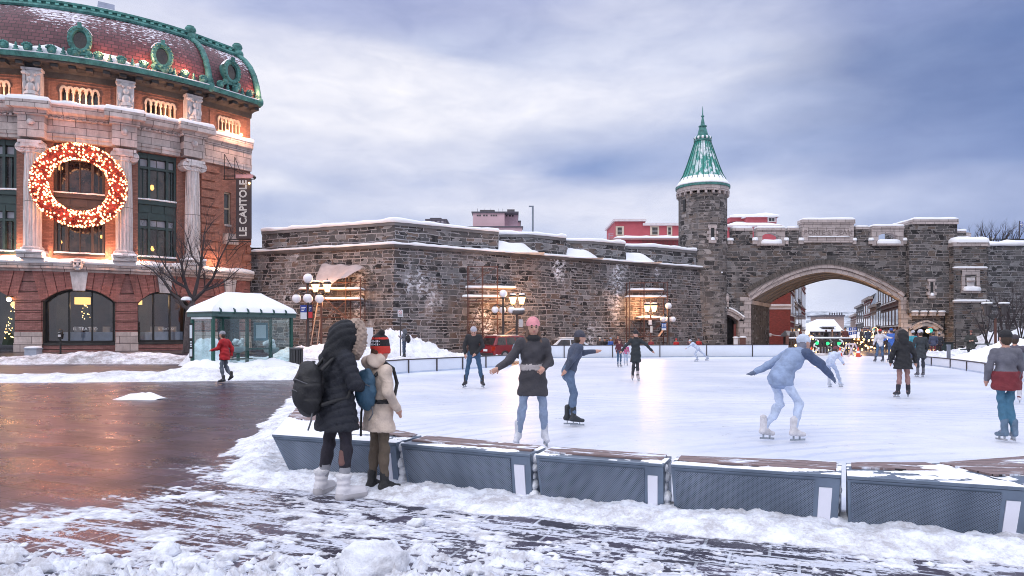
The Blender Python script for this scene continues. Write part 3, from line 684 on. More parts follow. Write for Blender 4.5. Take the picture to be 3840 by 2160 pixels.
def bench(p0,p1,q0,q1,label,h=BT,slope=0.10,leftslope=0.0,stripe=True,deckfrac=0.30,seed=0):
    """p0,p1: front top corners; q0,q1: back top corners (seen from above)"""
    p0,p1,q0,q1 = (Vector((a[0],a[1],0)) for a in (p0,p1,q0,q1))
    ctr = (p0+p1+q0+q1)/4
    t = thing('rink_bench',label,'bench',(ctr.x,ctr.y,0),0,'perforated metal benches round the rink')
    d = (p1-p0).normalized(); n_ = (q0-p0); n_ = (n_-d*n_.dot(d)).normalized()
    z = Vector((0,0,1)); ins = 0.035
    # sheet metal shell: front leans inwards towards the ground, sides upright
    b0,b1 = p0+n_*slope+d*(0.02+leftslope),p1+n_*slope-d*0.02
    c0,c1 = q0+d*leftslope,q1
    MB().hull([b0,b1,c1,c0],[p+z*(h-0.03) for p in (p0+n_*.012,p1+n_*.012-d*.004,q1,q0)]).build('shell',M_BSTEEL,t,bevel=0.006)
    # perforated front panel standing 3 mm proud
    def fr(u,v,off=0.004):
        L = (p1-p0).length; top = p0+d*(u*L); bot = b0.lerp(b1,u)
        p = bot.lerp(top,v)+z*(v*(h-0.03)); return p-n_*off
    L = (p1-p0).length
    u0,u1 = 0.022,(0.855 if stripe else 0.97)
    v0,v1 = 0.02,0.93
    m = MB(); m.add([fr(u0,v0),fr(u1,v0),fr(u1,v1),fr(u0,v1),fr(u0,v0,-.01),fr(u1,v0,-.01),fr(u1,v1,-.01),fr(u0,v1,-.01)],[(0,1,2,3),(0,4,5,1),(1,5,6,2),(2,6,7,3),(3,7,4,0)])
    pn = m.build('perforated_panel',M_PERF,t)
    if stripe:
        m = MB(); us,ue = 0.882,0.955
        m.add([fr(us,.02,.006),fr(ue,.02,.006),fr(ue,.80,.006),fr(us,.80,.006),fr(us,.02,-.01),fr(ue,.02,-.01),fr(ue,.80,-.01),fr(us,.80,-.01)],[(0,1,2,3),(0,4,5,1),(1,5,6,2),(2,6,7,3),(3,7,4,0)])
        m.build('reflective_strip',M_REFL,t)
    # top plate with a boarded seat at the back
    MB().hull([p+z*(h-0.027) for p in (p0,p1,q1,q0)],[p+z*h for p in (p0,p1,q1,q0)]).build('top_plate',M_BSTEEL,t,bevel=0.004)
    a0,a1 = p0.lerp(q0,deckfrac),p1.lerp(q1,deckfrac); e0,e1 = p0.lerp(q0,.96),p1.lerp(q1,.96)
    a0 += d*.04; a1 -= d*.04; e0 += d*.04; e1 -= d*.04
    ang = math.atan2(d.y,d.x); ca,sa = math.cos(ang),math.sin(ang)
    MB().hull([p+z*(h+.001) for p in (a0,a1,e1,e0)],[p+z*(h+0.016) for p in (a0,a1,e1,e0)]).build('seat_boards',M_DECK,t,uvf=lambda x,y,zz,nn: (x*ca+y*sa,-x*sa+y*ca))
    # snow lying along the plate
    r = np.random.RandomState(int(seed*7+1)); 
    U,V = np.meshgrid(np.linspace(0,1,90),np.linspace(0,1,24))
    Xs = (p0.x*(1-U)+p1.x*U)*(1-V)+(q0.x*(1-U)+q1.x*U)*V; Ys = (p0.y*(1-U)+p1.y*U)*(1-V)+(q0.y*(1-U)+q1.y*U)*V
    Zs = h+0.012+(fbm(Xs*1.6+seed,Ys*5+seed,5,.6)-0.605)*0.07
    e = np.minimum(np.minimum(U,1-U)*30,np.minimum(V,1-V)*12); Zs = np.minimum(Zs,h+0.02*np.clip(e,0,1))
    grid_mesh('snow_dusting',Xs,Ys,Zs,M_SNOWR,t,keep=Zs>h+0.003)
    return t
def at45(px,py): p = G(px,py,BT); return (p.x,p.y)
bench(at45(1020,1629),at45(1483,1660.5),at45(1106,1530),at45(1581,1633),'end bench behind the two onlookers, with a slanting left end',leftslope=0.16,deckfrac=0.55,seed=1)
bench(at45(1501.5,1663),at45(1987.6,1703.5),at45(1597,1635.5),at45(2046,1677),'second bench from the left, just right of the beige coat',seed=2)
bench(at45(2008,1706),at45(2489,1740),at45(2064,1679),at45(2519,1711),'middle bench below the skater in the pink hat',seed=3)
bench(at45(2515.7,1741),at45(3154.6,1781.7),at45(2538,1712),at45(3156,1736),'long bench below the empty ice, left of the widest bench',seed=4)
bench(at45(3177,1784.5),at45(3868,1829),at45(3172,1736.5),at45(3478,1738),'widest bench at the right, with a triangular snowy top',slope=0.12,deckfrac=0.55,seed=5)
bench(at45(3880,1826),at45(4200,1835),at45(3492,1737),at45(3860,1712),'last bench cut off by the right edge, boards turned away',stripe=False,deckfrac=0.4,seed=6)
bench((-3.75,13.6),(-3.12,10.6),(-3.2,13.8),(-2.65,10.75),'bench behind the black backpack, leading away to the rink boards',stripe=False,seed=7)
# lumps of packed snow pushed between the benches
for k,(px,py) in enumerate([(1498,1800),(2003,1812),(2503,1850),(3166,1895)]):
    p = G(px,1245+(1.6*2600)/(G(px,[1662,1705,1740,1783][k],BT).y),0)
    m = MB()
    for j in range(5):
        m.ball((p.x+rng.uniform(-.02,.02),p.y+0.16+rng.uniform(-.02,.02),0.05+j*0.085),0.055+rng.uniform(-.01,.012),9,6,sc=(1.0,1.2,.95))
    tag(m.build('packed_snow',M_SNOWR,smooth=True),'lumps of snow packed in the gap beside '+['the end bench','the left end of the middle bench','the left end of the long bench','the left end of the widest bench'][k],'snow','snow packed between benches')

# ================================================================== RINK BOARDS
M_BOARD = P('white rink board',(0.72,0.76,0.84),0.45,var=0.06,vs=0.8)
def boards(pts,h,label,step,lean=0.0,thick=0.06):
    pts = [Vector((*p,0)) for p in pts]; ctr = sum(pts,Vector())/len(pts)
    t = thing('rink_barrier',label,'rink barrier',(ctr.x,ctr.y,0),0,'white boards round the ice rink')
    def slab(z0,z1,th):
        m = MB(); rows = []
        for i,p in enumerate(pts):
            d = (pts[min(i+1,len(pts)-1)]-pts[max(i-1,0)]).normalized(); n_ = Vector((-d.y,d.x,0))
            z00,z11 = Vector((0,0,z0)),Vector((0,0,z1))
            rows.append([p-n_*th+z00,p+n_*th+z00,p+n_*th+z11,p-n_*th+z11,p-n_*th+z00])
        m.grid(rows); m.add(rows[0][:4],[(0,1,2,3)]); m.add(rows[-1][:4],[(3,2,1,0)]); return m
    slab(0.0,h-0.03,thick/2).build('panel',M_BOARD,t)
    slab(0.03,0.10,thick/2+0.012).build('kick_strip',P('pale blue kick strip',(0.50,0.58,0.72),0.5),t)
    slab(h-0.03,h+0.012,thick/2+0.02).build('top_rail',M_STEELD,t)
    # posts at a regular spacing along the line
    acc = 0.0; nxt = step*0.5
    for a,c in zip(pts[:-1],pts[1:]):
        L = (c-a).length; d = (c-a)/L
        while nxt <= acc+L:
            p = a+d*(nxt-acc); M = Matrix.Rotation(math.atan2(d.y,d.x),3,'Z')
            MB().box((p.x,p.y,(h-0.03)/2+0.02),(0.05,thick+0.07,h-0.07),M=M).build('post',M_STEELD,t)
            nxt += step
        acc += L
    return t
boards([(-5.0,24.4),(-4.05,26.4),(-2.2,28.8),(-0.05,31.7)],0.56,'left rink boards behind the skater in the black sweater',1.55)
boards([(0.35,32.4),(0.75,35.0),(0.95,37.5),(1.25,40.0),(2.0,41.7),(8.0,42.8),(17.6,44.2)],0.80,'long far rink boards with parked cars behind',3.05)
boards([(19.7,33.2),(19.1,30.3),(17.8,26.2),(15.6,20.3),(13.3,15.9)],0.44,'right rink boards below the big snow pile',2.2)
# curved clear screen where the left and far boards meet
t = thing('rink_screen','curved clear screen at the corner of the rink boards','screen',(0.2,32.0,0))
prof = [(0.0,0.56),(0.10,0.85),(0.28,1.02),(0.55,1.08)]
rows = [[(-0.02+0.75*s_+0.35*a,31.75+1.1*s_+a*0.3,z) for a,z in prof] for s_ in np.linspace(0,1,8)]
MB().grid(rows).build('glass',M_GLASSC,t,smooth=True)
for s_ in (0,1): MB().tube([(-0.02+0.75*s_+0.35*a,31.75+1.1*s_+a*0.3,z) for a,z in prof],0.02,6).build('rail',M_BSTEEL,t)
# ================================================================== generic wall face with openings
def wall_open(mapf,u0,u1,zb,zt,ops=(),step=1.0,reveal=True,brks=()):
    """front skin (d=0) of a wall plus the reveals of its openings; zb, zt numbers or functions of u"""
    fb = zb if callable(zb) else (lambda u: zb); ft = zt if callable(zt) else (lambda u: zt)
    us = {u0,u1,*[x for x in brks if u0<x<u1]}
    for o_ in ops:
        us |= {o_['a'],o_['b']}
        if callable(o_['top']): us |= set(np.linspace(o_['a'],o_['b'],o_.get('n',13)).tolist())
    us = sorted(x for x in us if u0-1e-6 <= x <= u1+1e-6); full = []
    for a,c in zip(us[:-1],us[1:]):
        k = max(1,int(math.ceil((c-a)/step))); full += [a+(c-a)*i/k for i in range(k)]
    full.append(us[-1]); m = MB(); rv = MB()
    for a,c in zip(full[:-1],full[1:]):
        mid = (a+c)/2; segs = [(fb(a),fb(c))]
        act = sorted([o_ for o_ in ops if o_['a']-1e-6<mid<o_['b']+1e-6],key=lambda o_: o_['bot'])
        for o_ in act:
            tp = o_['top'] if callable(o_['top']) else (lambda u,o_=o_: o_['top'])
            segs += [(o_['bot'],o_['bot']),(tp(a),tp(c))]
        segs.append((ft(a),ft(c)))
        for i in range(0,len(segs),2):
            (l0,l1),(h0,h1) = segs[i],segs[i+1]
            if h0-l0<1e-4 and h1-l1<1e-4: continue
            m.quad(mapf(a,l0,0),mapf(c,l1,0),mapf(c,h1,0),mapf(a,h0,0))
        if reveal:
            for o_ in act:
                tp = o_['top'] if callable(o_['top']) else (lambda u,o_=o_: o_['top']); D = -o_['depth']
                rv.quad(mapf(a,tp(a),0),mapf(c,tp(c),0),mapf(c,tp(c),D),mapf(a,tp(a),D))
                rv.quad(mapf(a,o_['bot'],0),mapf(a,o_['bot'],D),mapf(c,o_['bot'],D),mapf(c,o_['bot'],0))
    if reveal:
        for o_ in ops:
            tp = o_['top'] if callable(o_['top']) else (lambda u,o_=o_: o_['top']); D = -o_['depth']
            for x in (o_['a'],o_['b']):
                rv.quad(mapf(x,o_['bot'],0),mapf(x,tp(x),0),mapf(x,tp(x),D),mapf(x,o_['bot'],D))
    return m,rv
def snowcap(poly,z,h,name,parent,over=0.06,seed=0.0,mat=None,world=True):
    """soft snow lying on a convex top given as (x, y) corners"""
    c = sum((Vector((p[0],p[1],0)) for p in poly),Vector())/len(poly); rings = []
    den = []
    for a,b_ in zip(poly,list(poly[1:])+[poly[0]]):
        k = max(1,int(math.hypot(b_[0]-a[0],b_[1]-a[1])/0.5))
        den += [(a[0]+(b_[0]-a[0])*i/k,a[1]+(b_[1]-a[1])*i/k) for i in range(k)]
    m = MB(); n = len(den)
    for s_,hh in ((1.0,-0.04),(1.0,0.45),(0.93,0.85),(0.70,1.0),(0.3,1.06)):
        for (x,y) in den:
            dv = Vector((x,y,0))-c; L = dv.length; f = s_*(L+over)/L if s_ == 1.0 else s_
            q = c+dv*f; nz = float(fbm(np.float64(q.x*1.1+seed),np.float64(q.y*1.1+q.x*.3),3))-0.5
            rings.append((q.x,q.y,z+h*hh*(1+0.55*nz*(hh>0))+(0.02*nz if hh<0 else 0)))
    fs = [(r*n+i,r*n+(i+1) % n,(r+1)*n+(i+1) % n,(r+1)*n+i) for r in range(4) for i in range(n)]+[tuple(range(4*n,5*n))]
    m.add(rings,fs); return m.build(name,mat or M_SNOWR,parent,smooth=True)

# ================================================================== OLD RAMPART
ZS,ZP = 6.96,8.60
LOWL = [(-24.5,51.2),(-7.45,44.0),(18.2,61.3)]
wt = thing('stone_rampart','long old grey stone rampart with a snow-lined ledge behind the rink','wall',(0,50,0))
def polymap(pts):
    pts = [Vector((*p,0)) for p in pts]; cum = [0]
    for a,c in zip(pts[:-1],pts[1:]): cum.append(cum[-1]+(c-a).length)
    def f(u,z,d):
        k = 0
        while k<len(pts)-2 and u>cum[k+1]: k += 1
        t = (pts[k+1]-pts[k]).normalized(); p = pts[k]+t*(u-cum[k]); n_ = Vector((t.y,-t.x,0))
        return (p.x+n_.x*d,p.y+n_.y*d,z)
    return f,cum
mf,cum = polymap(LOWL)
def batter(u,z,d): return mf(u,z,d+(ZS-z)*0.035)
m = MB(); us = sorted(set(list(np.arange(0,cum[-1],0.9))+cum)); zs = np.linspace(-0.9,ZS,20); rows = []
for z in zs:
    rows.append([batter(u,z,(float(fbm(np.float64(u*0.5),np.float64(z*0.7),3))-0.5)*0.16*(0.2<z<ZS-.2)) for u in us])
ucache = {}
for i,z in enumerate(zs):
    for j,u in enumerate(us): ucache[(round(rows[i][j][0],4),round(rows[i][j][1],4),round(rows[i][j][2],4))] = u
m.grid(rows).build('wall_face',M_WALL,wt,uvf=lambda x,y,z,n_: (ucache.get((round(x,4),round(y,4),round(z,4)),x),z),recalc=False)
def sweep_poly(pts,prof,closed=True):
    """prof (d, z), mitred along pts; outward = right-hand side"""
    pts = [Vector((*p[:2],0)) for p in pts]; n = len(pts); rows = []
    for i,p in enumerate(pts):
        t0 = (p-pts[i-1]).normalized() if i else (pts[1]-p).normalized()
        t1 = (pts[i+1]-p).normalized() if i<n-1 else t0
        n0,n1 = Vector((t0.y,-t0.x,0)),Vector((t1.y,-t1.x,0)); mn = (n0+n1).normalized(); k = 1/max(0.35,mn.dot(n0))
        rows.append([(p.x+mn.x*d*k,p.y+mn.y*d*k,z) for d,z in prof])
    if closed: rows = [r+[r[0]] for r in rows]
    m = MB().grid(rows)
    if closed: m.add(rows[0][:-1],[tuple(range(len(prof)))]); m.add(rows[-1][:-1],[tuple(range(len(prof)))[::-1]])
    return m
def densify(pts,st):
    out = []
    for a,c in zip(pts[:-1],pts[1:]):
        k = max(1,int(math.hypot(c[0]-a[0],c[1]-a[1])/st)); out += [(a[0]+(c[0]-a[0])*i/k,a[1]+(c[1]-a[1])*i/k) for i in range(k)]
    return out+[pts[-1]]
sweep_poly(LOWL,[(-0.6,ZS),(0.16,ZS),(0.20,ZS+0.10),(0.20,ZS+0.22),(-0.6,ZS+0.22)]).build('string_course',P('string course stone',(0.09,0.08,0.08),0.8,var=0.4,vs=1.0,bump=.4),wt)
def snowline(pts,d0,d1,z,h,name,parent,seed=0.0,st=0.45,mat=None):
    pts = densify(pts,st); m = sweep_poly(pts,[(d1,z-0.02),(d0+0.03,z-0.02),(d0+0.05,z+h*0.5),(d0-0.05,z+h*.9),((d0+d1)/2,z+h),(d1,z+h*1.1)])
    m.v = [(x,y,zz+((float(fbm(np.float64(x*1.3+seed),np.float64(y*1.3),3))-.5)*h*1.1 if zz>z else (float(fbm(np.float64(x*2.3+seed),np.float64(y*2.3),2))-.5)*.05)) for x,y,zz in m.v]
    return m.build(name,mat or M_SNOWR,parent,smooth=True)
snowline(LOWL,0.20,-0.5,ZS+0.22,0.16,'ledge_snow',wt,5)
# the stepped parapet above the ledge
PLAN = [[(-22.5,50.4),(-17.4,48.25),(-7.45,44.05),(-0.96,48.42)],
        [(-0.93,49.6),(1.42,49.7),(4.0,51.75)],
        [(4.1,53.1),(5.85,53.2),(8.95,55.05)],
        [(9.25,56.5),(11.4,56.9),(15.9,59.9)]]
PLAN[0] = PLAN[0][1:]
for k,pl in enumerate(PLAN):
    back = [(x+(0.9 if k or i == 0 else 0.2),y+2.4) for i,(x,y) in enumerate(pl)]
    base = ZS+0.20
    MB().prism(pl+back[::-1],base,ZP-0.22).build('parapet',M_WALLU,wt)
    pl2 = densify(pl,5)
    sweep_poly(pl,[(-1.2,ZP-0.22),(0.07,ZP-0.22),(0.07,ZP),(-1.2,ZP)]).build('coping',P('concrete coping',(0.15,0.145,0.15),0.85,var=0.25,vs=1.0,bump=.3),wt)
    snowline(pl,0.09,-1.3,ZP,[0.24,0.26,0.26,0.26][k],'parapet_snow',wt,3.0*k)
MB().bx(-25,-17.7,50.2,53,ZS,ZS+.75).build('parapet',M_WALLU,wt)
# snow drifts sitting in the notches
for a,b_,c,hh in [((-0.95,48.5),(-0.9,49.55),(2.3,50.3),.80),((4.05,52.0),(4.1,53.05),(6.9,53.7),.80),((9.1,55.3),(9.2,56.45),(12.0,57.0),.78)]:
    X,Y = np.meshgrid(np.linspace(a[0],c[0],30),np.linspace(a[1]-.1,c[1]+.2,24))
    t_ = (X-a[0])/(c[0]-a[0]); Z = ZS+0.2+hh*np.clip(1.15-t_ ** 3*1.25,0,1)*(0.85+0.3*fbm(X,Y,3))*np.clip((Y-(a[1]-.1)-(c[1]-a[1])*t_*0.9)/.35,0,1) ** .5
    grid_mesh('notch_snow',X,Y,Z,M_SNOWR,wt)

# ================================================================== GATE
GY = 61.0; SKEW = math.tan(R(30)); ZB = 9.66
gt = thing('stone_gate','grey stone city gate with a wide pointed arch and battlements','gate',(27.6,GY,0))
def gm(u,z,d): return (u-d*SKEW,GY-d,z)          # u = x on the front face, passage runs skewed to the right
def gf(u,z,d): return (u,GY-d,z)                     # square to the face
xg = lambda px: XY(px,GY)
AX0,AX1 = xg(2815),xg(3376); ACX,AHW = (AX0+AX1)/2,(AX1-AX0)/2
def tudor(cx,hw,zs,zr,p=1.7):
    return lambda u: zs+(zr-zs)*(1-min(1,abs(u-cx)/hw) ** p)
arch_top = tudor(ACX,AHW,4.40,6.86)
d1 = dict(a=xg(2682),b=xg(2768),bot=-0.3,top=tudor((xg(2682)+xg(2768))/2,(xg(2768)-xg(2682))/2,2.55,3.12,1.5),depth=1.6)
ops = [d1,dict(a=AX0,b=AX1,bot=-0.6,top=arch_top,depth=8.0,n=61)]
face,rv = wall_open(gf,xg(2640),xg(3400),-0.5,ZB,ops,step=2.0,reveal=False)
face.build('gate_wall',M_GATE,gt)
# body of the gate behind the face (roof walk), kept clear of the passage
MB().hull([gf(xg(2640),ZB-1.6,-.02),gf(xg(3400),ZB-1.6,-.02),gm(xg(3400),ZB-1.6,-8),gm(xg(2640),ZB-1.6,-8)],
          [gf(xg(2640),ZB-.3,-.02),gf(xg(3400),ZB-.3,-.02),gm(xg(3400),ZB-.3,-8),gm(xg(2640),ZB-.3,-8)]).build('roof_walk',M_SNOWR,gt)
# passage: jambs and ribbed soffit
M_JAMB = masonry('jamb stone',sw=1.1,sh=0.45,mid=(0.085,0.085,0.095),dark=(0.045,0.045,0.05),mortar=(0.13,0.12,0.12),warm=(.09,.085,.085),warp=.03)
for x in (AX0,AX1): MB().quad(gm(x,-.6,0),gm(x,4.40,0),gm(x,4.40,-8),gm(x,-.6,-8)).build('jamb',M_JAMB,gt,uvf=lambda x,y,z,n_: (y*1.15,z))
m = MB(); us = np.linspace(AX0,AX1,61)
for k in range(8):
    y0,y1 = k*1.0,k*1.0+1.0; dz = 0.0 if k % 2 == 0 else 0.10
    m.grid([[gm(u,arch_top(u)+dz,-y0) for u in us],[gm(u,arch_top(u)+dz,-y1) for u in us]])
    if k: m.grid([[gm(u,arch_top(u),-y0) for u in us],[gm(u,arch_top(u)+0.10,-y0) for u in us]])
m.build('soffit',P('soffit plaster',(0.20,0.185,0.185),0.85,var=0.3,vs=.6),gt)
# solid above the soffit seen from behind, and the rear face
face2,_ = wall_open(lambda u,z,d: gm(u,z,-8),xg(2640),xg(3400),0,ZB-.3,[dict(a=AX0,b=AX1,bot=0.0,top=arch_top,depth=0,n=41)],reveal=False)
face2.build('rear_wall',M_GATE,gt)
# springer blocks at the head of the left jamb
MB().hull([gm(AX0+.02,4.05,.03),gm(AX0+.10,4.05,0),gm(AX0+.10,4.05,-8),gm(AX0-.3,4.05,-8)],[gm(AX0+.02,4.4,.03),gm(AX0+.16,4.4,0),gm(AX0+.16,4.4,-8),gm(AX0-.3,4.4,-8)]).build('impost',M_ASHG,gt)
def archband(cx,hw,f,r0,r1,d0,d1_,n=40,mapf=gf,ext=0.0):
    """a ring following the curve f, from r0 to r1 metres outside it, standing from d0 to d1"""
    us = np.linspace(cx-hw,cx+hw,n+1); pts = []
    for u in us:
        e = 1e-3; a = max(cx-hw,u-e); c = min(cx+hw,u+e)
        t = Vector((c-a,f(c)-f(a))).normalized(); pts.append((Vector((u,f(u))),Vector((-t.y,t.x))))
    k = n // 2; pts[k] = (pts[k][0],Vector((0,1)))
    m = MB(); row = []
    for p,n_ in pts:
        a = p+n_*r0; c = p+n_*r1
        row.append([mapf(a.x,a.y,d0),mapf(a.x,a.y,d1_),mapf(c.x,c.y,d1_),mapf(c.x,c.y,d0)])
    m.grid([r+[r[0]] for r in row]); m.add(row[0],[(0,1,2,3)]); m.add(row[-1],[(3,2,1,0)])
    return m,pts
def band_uv(cx):
    return lambda x,y,z,n_: (math.atan2(z-1.0,x-cx)*9.0,math.hypot(x-cx,z))
m,_ = archband(ACX,AHW,arch_top,0.0,0.36,-0.4,0.10); m.build('archivolt',M_ASHG,gt,uvf=band_uv(ACX))
m,_ = archband(ACX,AHW,arch_top,0.36,0.66,-0.4,0.22); m.build('archivolt',M_ASHG,gt,uvf=band_uv(ACX))
m,pts = archband(ACX,AHW,arch_top,0.66,0.70,-0.2,0.30); m.build('hood_mould',P('dark mould stone',(0.16,0.14,0.135),.85,var=.3),gt)  # thin outer moulding in one darker stone colour
m = MB()
for i in range(0,40):                              # dark voussoirs over the dressed ring
    (p0,n0),(p1,n1) = pts[i],pts[i+1]
    g_ = 0.06; a0 = p0.lerp(p1,g_)+n0*.71; a1 = p0.lerp(p1,1-g_)+n1*.71; b0 = p0.lerp(p1,g_)+n0*1.10; b1 = p0.lerp(p1,1-g_)+n1*1.10
    m.hull([gf(q.x,q.y,-.2) for q in (a0,a1,b1,b0)],[gf(q.x,q.y,.07) for q in (a0,a1,b1,b0)])
m.build('voussoirs',P('dark voussoir stone',(0.095,0.082,0.075),.85,var=.45,vs=2.2,bump=.5),gt)
# quoined jamb stones both sides of the opening
rng = random.Random(3)
for sx,x in ((-1,AX0),(1,AX1)):
    m = MB(); z = -0.1; k = 0
    while z<4.7:
        hh = 0.40 if z+.4<4.7 else 4.7-z; wd = 0.95 if k % 2 else 0.62
        x0,x1 = (x-wd,x-0.001) if sx<0 else (x+0.001,x+wd)
        m.bx(x0,x1,GY-0.09-.01*(k % 2),GY+.3,z,z+hh-0.02); z += hh; k += 1
    m.build('quoins',M_ASHG,gt)
# left doorway with its ogee hood
def portal(pxa,pxb,spring,apex,hood,finial,label_part):
    xa,xb = xg(pxa),xg(pxb); cx,hw = (xa+xb)/2,(xb-xa)/2; f = tudor(cx,hw,spring,apex,1.5)
    m,_ = archband(cx,hw,f,0.0,0.34,-1.2,0.14,24); m.build(label_part,M_ASHG,gt,uvf=band_uv(cx))
    m,_ = archband(cx,hw+.36,tudor(cx,hw+.36,spring+.12,apex+.36,1.5),0.0,0.16,-.2,.26,24); m.build('door_hood',M_ASHG,gt,uvf=band_uv(cx))
    if hood:
        m,_ = archband(cx,hw+.40,tudor(cx,hw+.40,spring+.30,apex+.54,1.5),0.0,0.13,-.15,.30,24); m.build('hood_snow',M_SNOWR,gt,smooth=True)
    m = MB()
    for sx in (-1,1):
        z = -.2; k = 0
        while z<spring:
            wd = 0.62 if k % 2 else 0.42; hh = min(.42,spring-z); x0,x1 = (cx-hw-wd,cx-hw) if sx<0 else (cx+hw,cx+hw+wd)
            m.bx(x0,x1,GY-.11-.01*(k % 2),GY+1.1,z,z+hh-.02); z += .42; k += 1
    m.build('door_quoins',M_ASHG,gt)
    if finial:
        m = MB(); z0 = apex+.62
        m.bx(cx-.1,cx+.1,GY-.3,GY-.02,z0-.2,z0+.5); m.lathe([(.08,0),(.17,.10),(.22,.35),(.17,.58),(.06,.78),(0.01,.82)],8,(cx,GY-.18,z0+.45)); m.build('finial',M_ASHG,gt)
    # dark passage behind
    MB().bx(cx-hw-.02,cx+hw+.02,GY+1.6,GY+1.7,-.5,apex+.1).build('passage_wall',P('dark passage stone',(0.06,0.05,0.045),.9,var=.5,vs=1.5,bump=.4),gt)  # plain dark stone closing the passage
    m = MB()
    for x in (cx-hw-.01,cx+hw+.01): m.quad((x,GY,-.5),(x,GY+1.65,-.5),(x,GY+1.65,apex),(x,GY,apex))
    m.quad((cx-hw,GY,apex+.05),(cx+hw,GY,apex+.05),(cx+hw,GY+1.65,apex+.05),(cx-hw,GY+1.65,apex+.05))
    m.build('passage_side',P('dark passage stone',(0.06,0.05,0.045),.9),gt)
    return cx,hw
cx,hw = portal(2682,2768,2.55,3.12,True,True,'door_surround')
MB().bx(cx-.22,cx+.22,GY+1.56,GY+1.60,-.2,1.75).build('slit_opening',M_BLACK,gt)
MB().bx(cx+hw-.25,cx+hw-.05,GY+.4,GY+.5,-.2,2.3).build('doorpost',P('red painted post',(0.22,0.06,0.05),.6),gt)
# battlements
def merlon(pxa,pxb,z1,base=ZB-.02,depth=0.8,d0=0.06,cap=0.30,snow=0.16,name='merlon',mat=None):
    a,c = xg(pxa)+.05,xg(pxb)-.06
    o = MB().bx(a,c,GY-d0,GY+depth,base,z1-cap).build(name,mat or M_GATE,gt)
    MB().bx(a-.01,c+.01,GY-d0-.08,GY+depth+.08,z1-cap,z1-.10).build('cap_stone',M_ASHG,o)
    MB().hull([(a-.009,GY-d0-.05,z1-.10),(c+.009,GY-d0-.05,z1-.10),(c+.009,GY+depth+.05,z1-.10),(a-.009,GY+depth+.05,z1-.10)],
              [(a+.08,GY-d0+.12,z1),(c-.08,GY-d0+.12,z1),(c-.08,GY+depth-.12,z1),(a+.08,GY+depth-.12,z1)]).build('cap_slope',M_ASHG,o)
    snowcap([(a,GY-d0),(c,GY-d0),(c,GY+depth),(a,GY+depth)],z1-.05,snow,'snow_cap',o,over=-.03,seed=pxa*.01)
    return o
for a,c,z in [(2690,2729,10.80),(2744,2824,10.80),(2951,2997,10.82),(3205,3259,10.92)]: merlon(a,c,z)
# two hooded crenels with a snowy sill
for a,c,z in [(2836,2942,10.82),(3268,3387,10.98)]:
    xa,xb = xg(a),xg(c); cxm = (xa+xb)/2; hwm = (xb-xa)/2*.60
    f = tudor(cxm,hwm,10.05,10.32,2.0)
    fm,rv = wall_open(lambda u,z_,d: (u,GY-.12-d,z_),xa,xb,ZB-.5,z-.3,[dict(a=cxm-hwm,b=cxm+hwm,bot=ZB-.28,top=f,depth=.75,n=9)])
    fm.v += []; o = fm.build('merlon',M_ASHG,gt)
    rv.build('crenel_reveal',M_ASHG,o)
    fm,_ = wall_open(lambda u,z_,d: (u,GY+.63,z_),xa,xb,ZB-.5,z-.3,[dict(a=cxm-hwm,b=cxm+hwm,bot=ZB-.28,top=f,depth=.0,n=9)],reveal=False); fm.build('rear_face',M_ASHG,o)
    for x in (xa,xb): MB().quad((x,GY-.12,ZB-.5),(x,GY+.63,ZB-.5),(x,GY+.63,z-.3),(x,GY-.12,z-.3)).build('merlon_side',M_ASHG,o)
    MB().bx(xa-.0,xb+.0,GY-.22,GY+.72,z-.3,z-.08).build('cap_stone',M_ASHG,o)
    snowcap([(xa,GY-.2),(xb,GY-.2),(xb,GY+.7),(xa,GY+.7)],z-.08,.17,'snow_cap',o,over=-.02,seed=a*.01)
    snowcap([(cxm-hwm-.12,GY-.32),(cxm+hwm+.12,GY-.32),(cxm+hwm-.05,GY+.5),(cxm-hwm+.05,GY+.5)],ZB-.30,.38,'sill_snow',o,over=.04,seed=a*.02)
    MB().bx(cxm-hwm-.18,cxm+hwm+.18,GY-.34,GY-.12,ZB-.5,ZB-.32).build('sill',M_ASHG,o)
# name plaque
xa,xb = xg(3007),xg(3199)
o = MB().bx(xa,xb,GY-.16,GY+.7,ZB+.25-.45,11.10).build('name_plaque',M_ASHG,gt)
MB().bx(xa-.08,xb+.08,GY-.26,GY+.78,11.10,11.46).build('cap_stone',M_ASHG,o)
snowcap([(xa-.05,GY-.22),(xb+.05,GY-.22),(xb+.05,GY+.72),(xa-.05,GY+.72)],11.46,.20,'snow_cap',o,over=.04,seed=4)
pxa,pxb = xa+.45,xb-.45
m = MB()
for q in [(pxa-.08,pxb+.08,10.72,10.80),(pxa-.08,pxb+.08,9.86,9.94),(pxa-.08,pxa,9.94,10.72),(pxb,pxb+.08,9.94,10.72)]: m.bx(q[0],q[1],GY-.21,GY-.16,q[2],q[3])
m.build('plaque_frame',M_ASHG,o)
def text_mesh(txt,size,name,mat,parent=None,extrude=0.01,M=None,spacing=1.0,align='CENTER',offset=0.0,label=None):
    cu = bpy.data.curves.new(name,'FONT'); cu.body = txt; cu.size = size; cu.extrude = extrude; cu.align_x = align; cu.align_y = 'CENTER'; cu.space_character = spacing; cu.offset = offset
    to = bpy.data.objects.new('tmp',cu); COL.objects.link(to); bpy.context.view_layer.update()
    me = bpy.data.meshes.new_from_object(to.evaluated_get(bpy.context.evaluated_depsgraph_get())); bpy.data.objects.remove(to); bpy.data.curves.remove(cu)
    me.name = name; me.materials.clear(); me.materials.append(mat); me.transform(M)
    if parent is not None: me.transform(Matrix.Translation(-origin_of(parent)))
    o_ = bpy.data.objects.new(name,me); COL.objects.link(o_)
    if parent is not None: o_.parent = parent
    if label: o_['label'] = label
    return o_
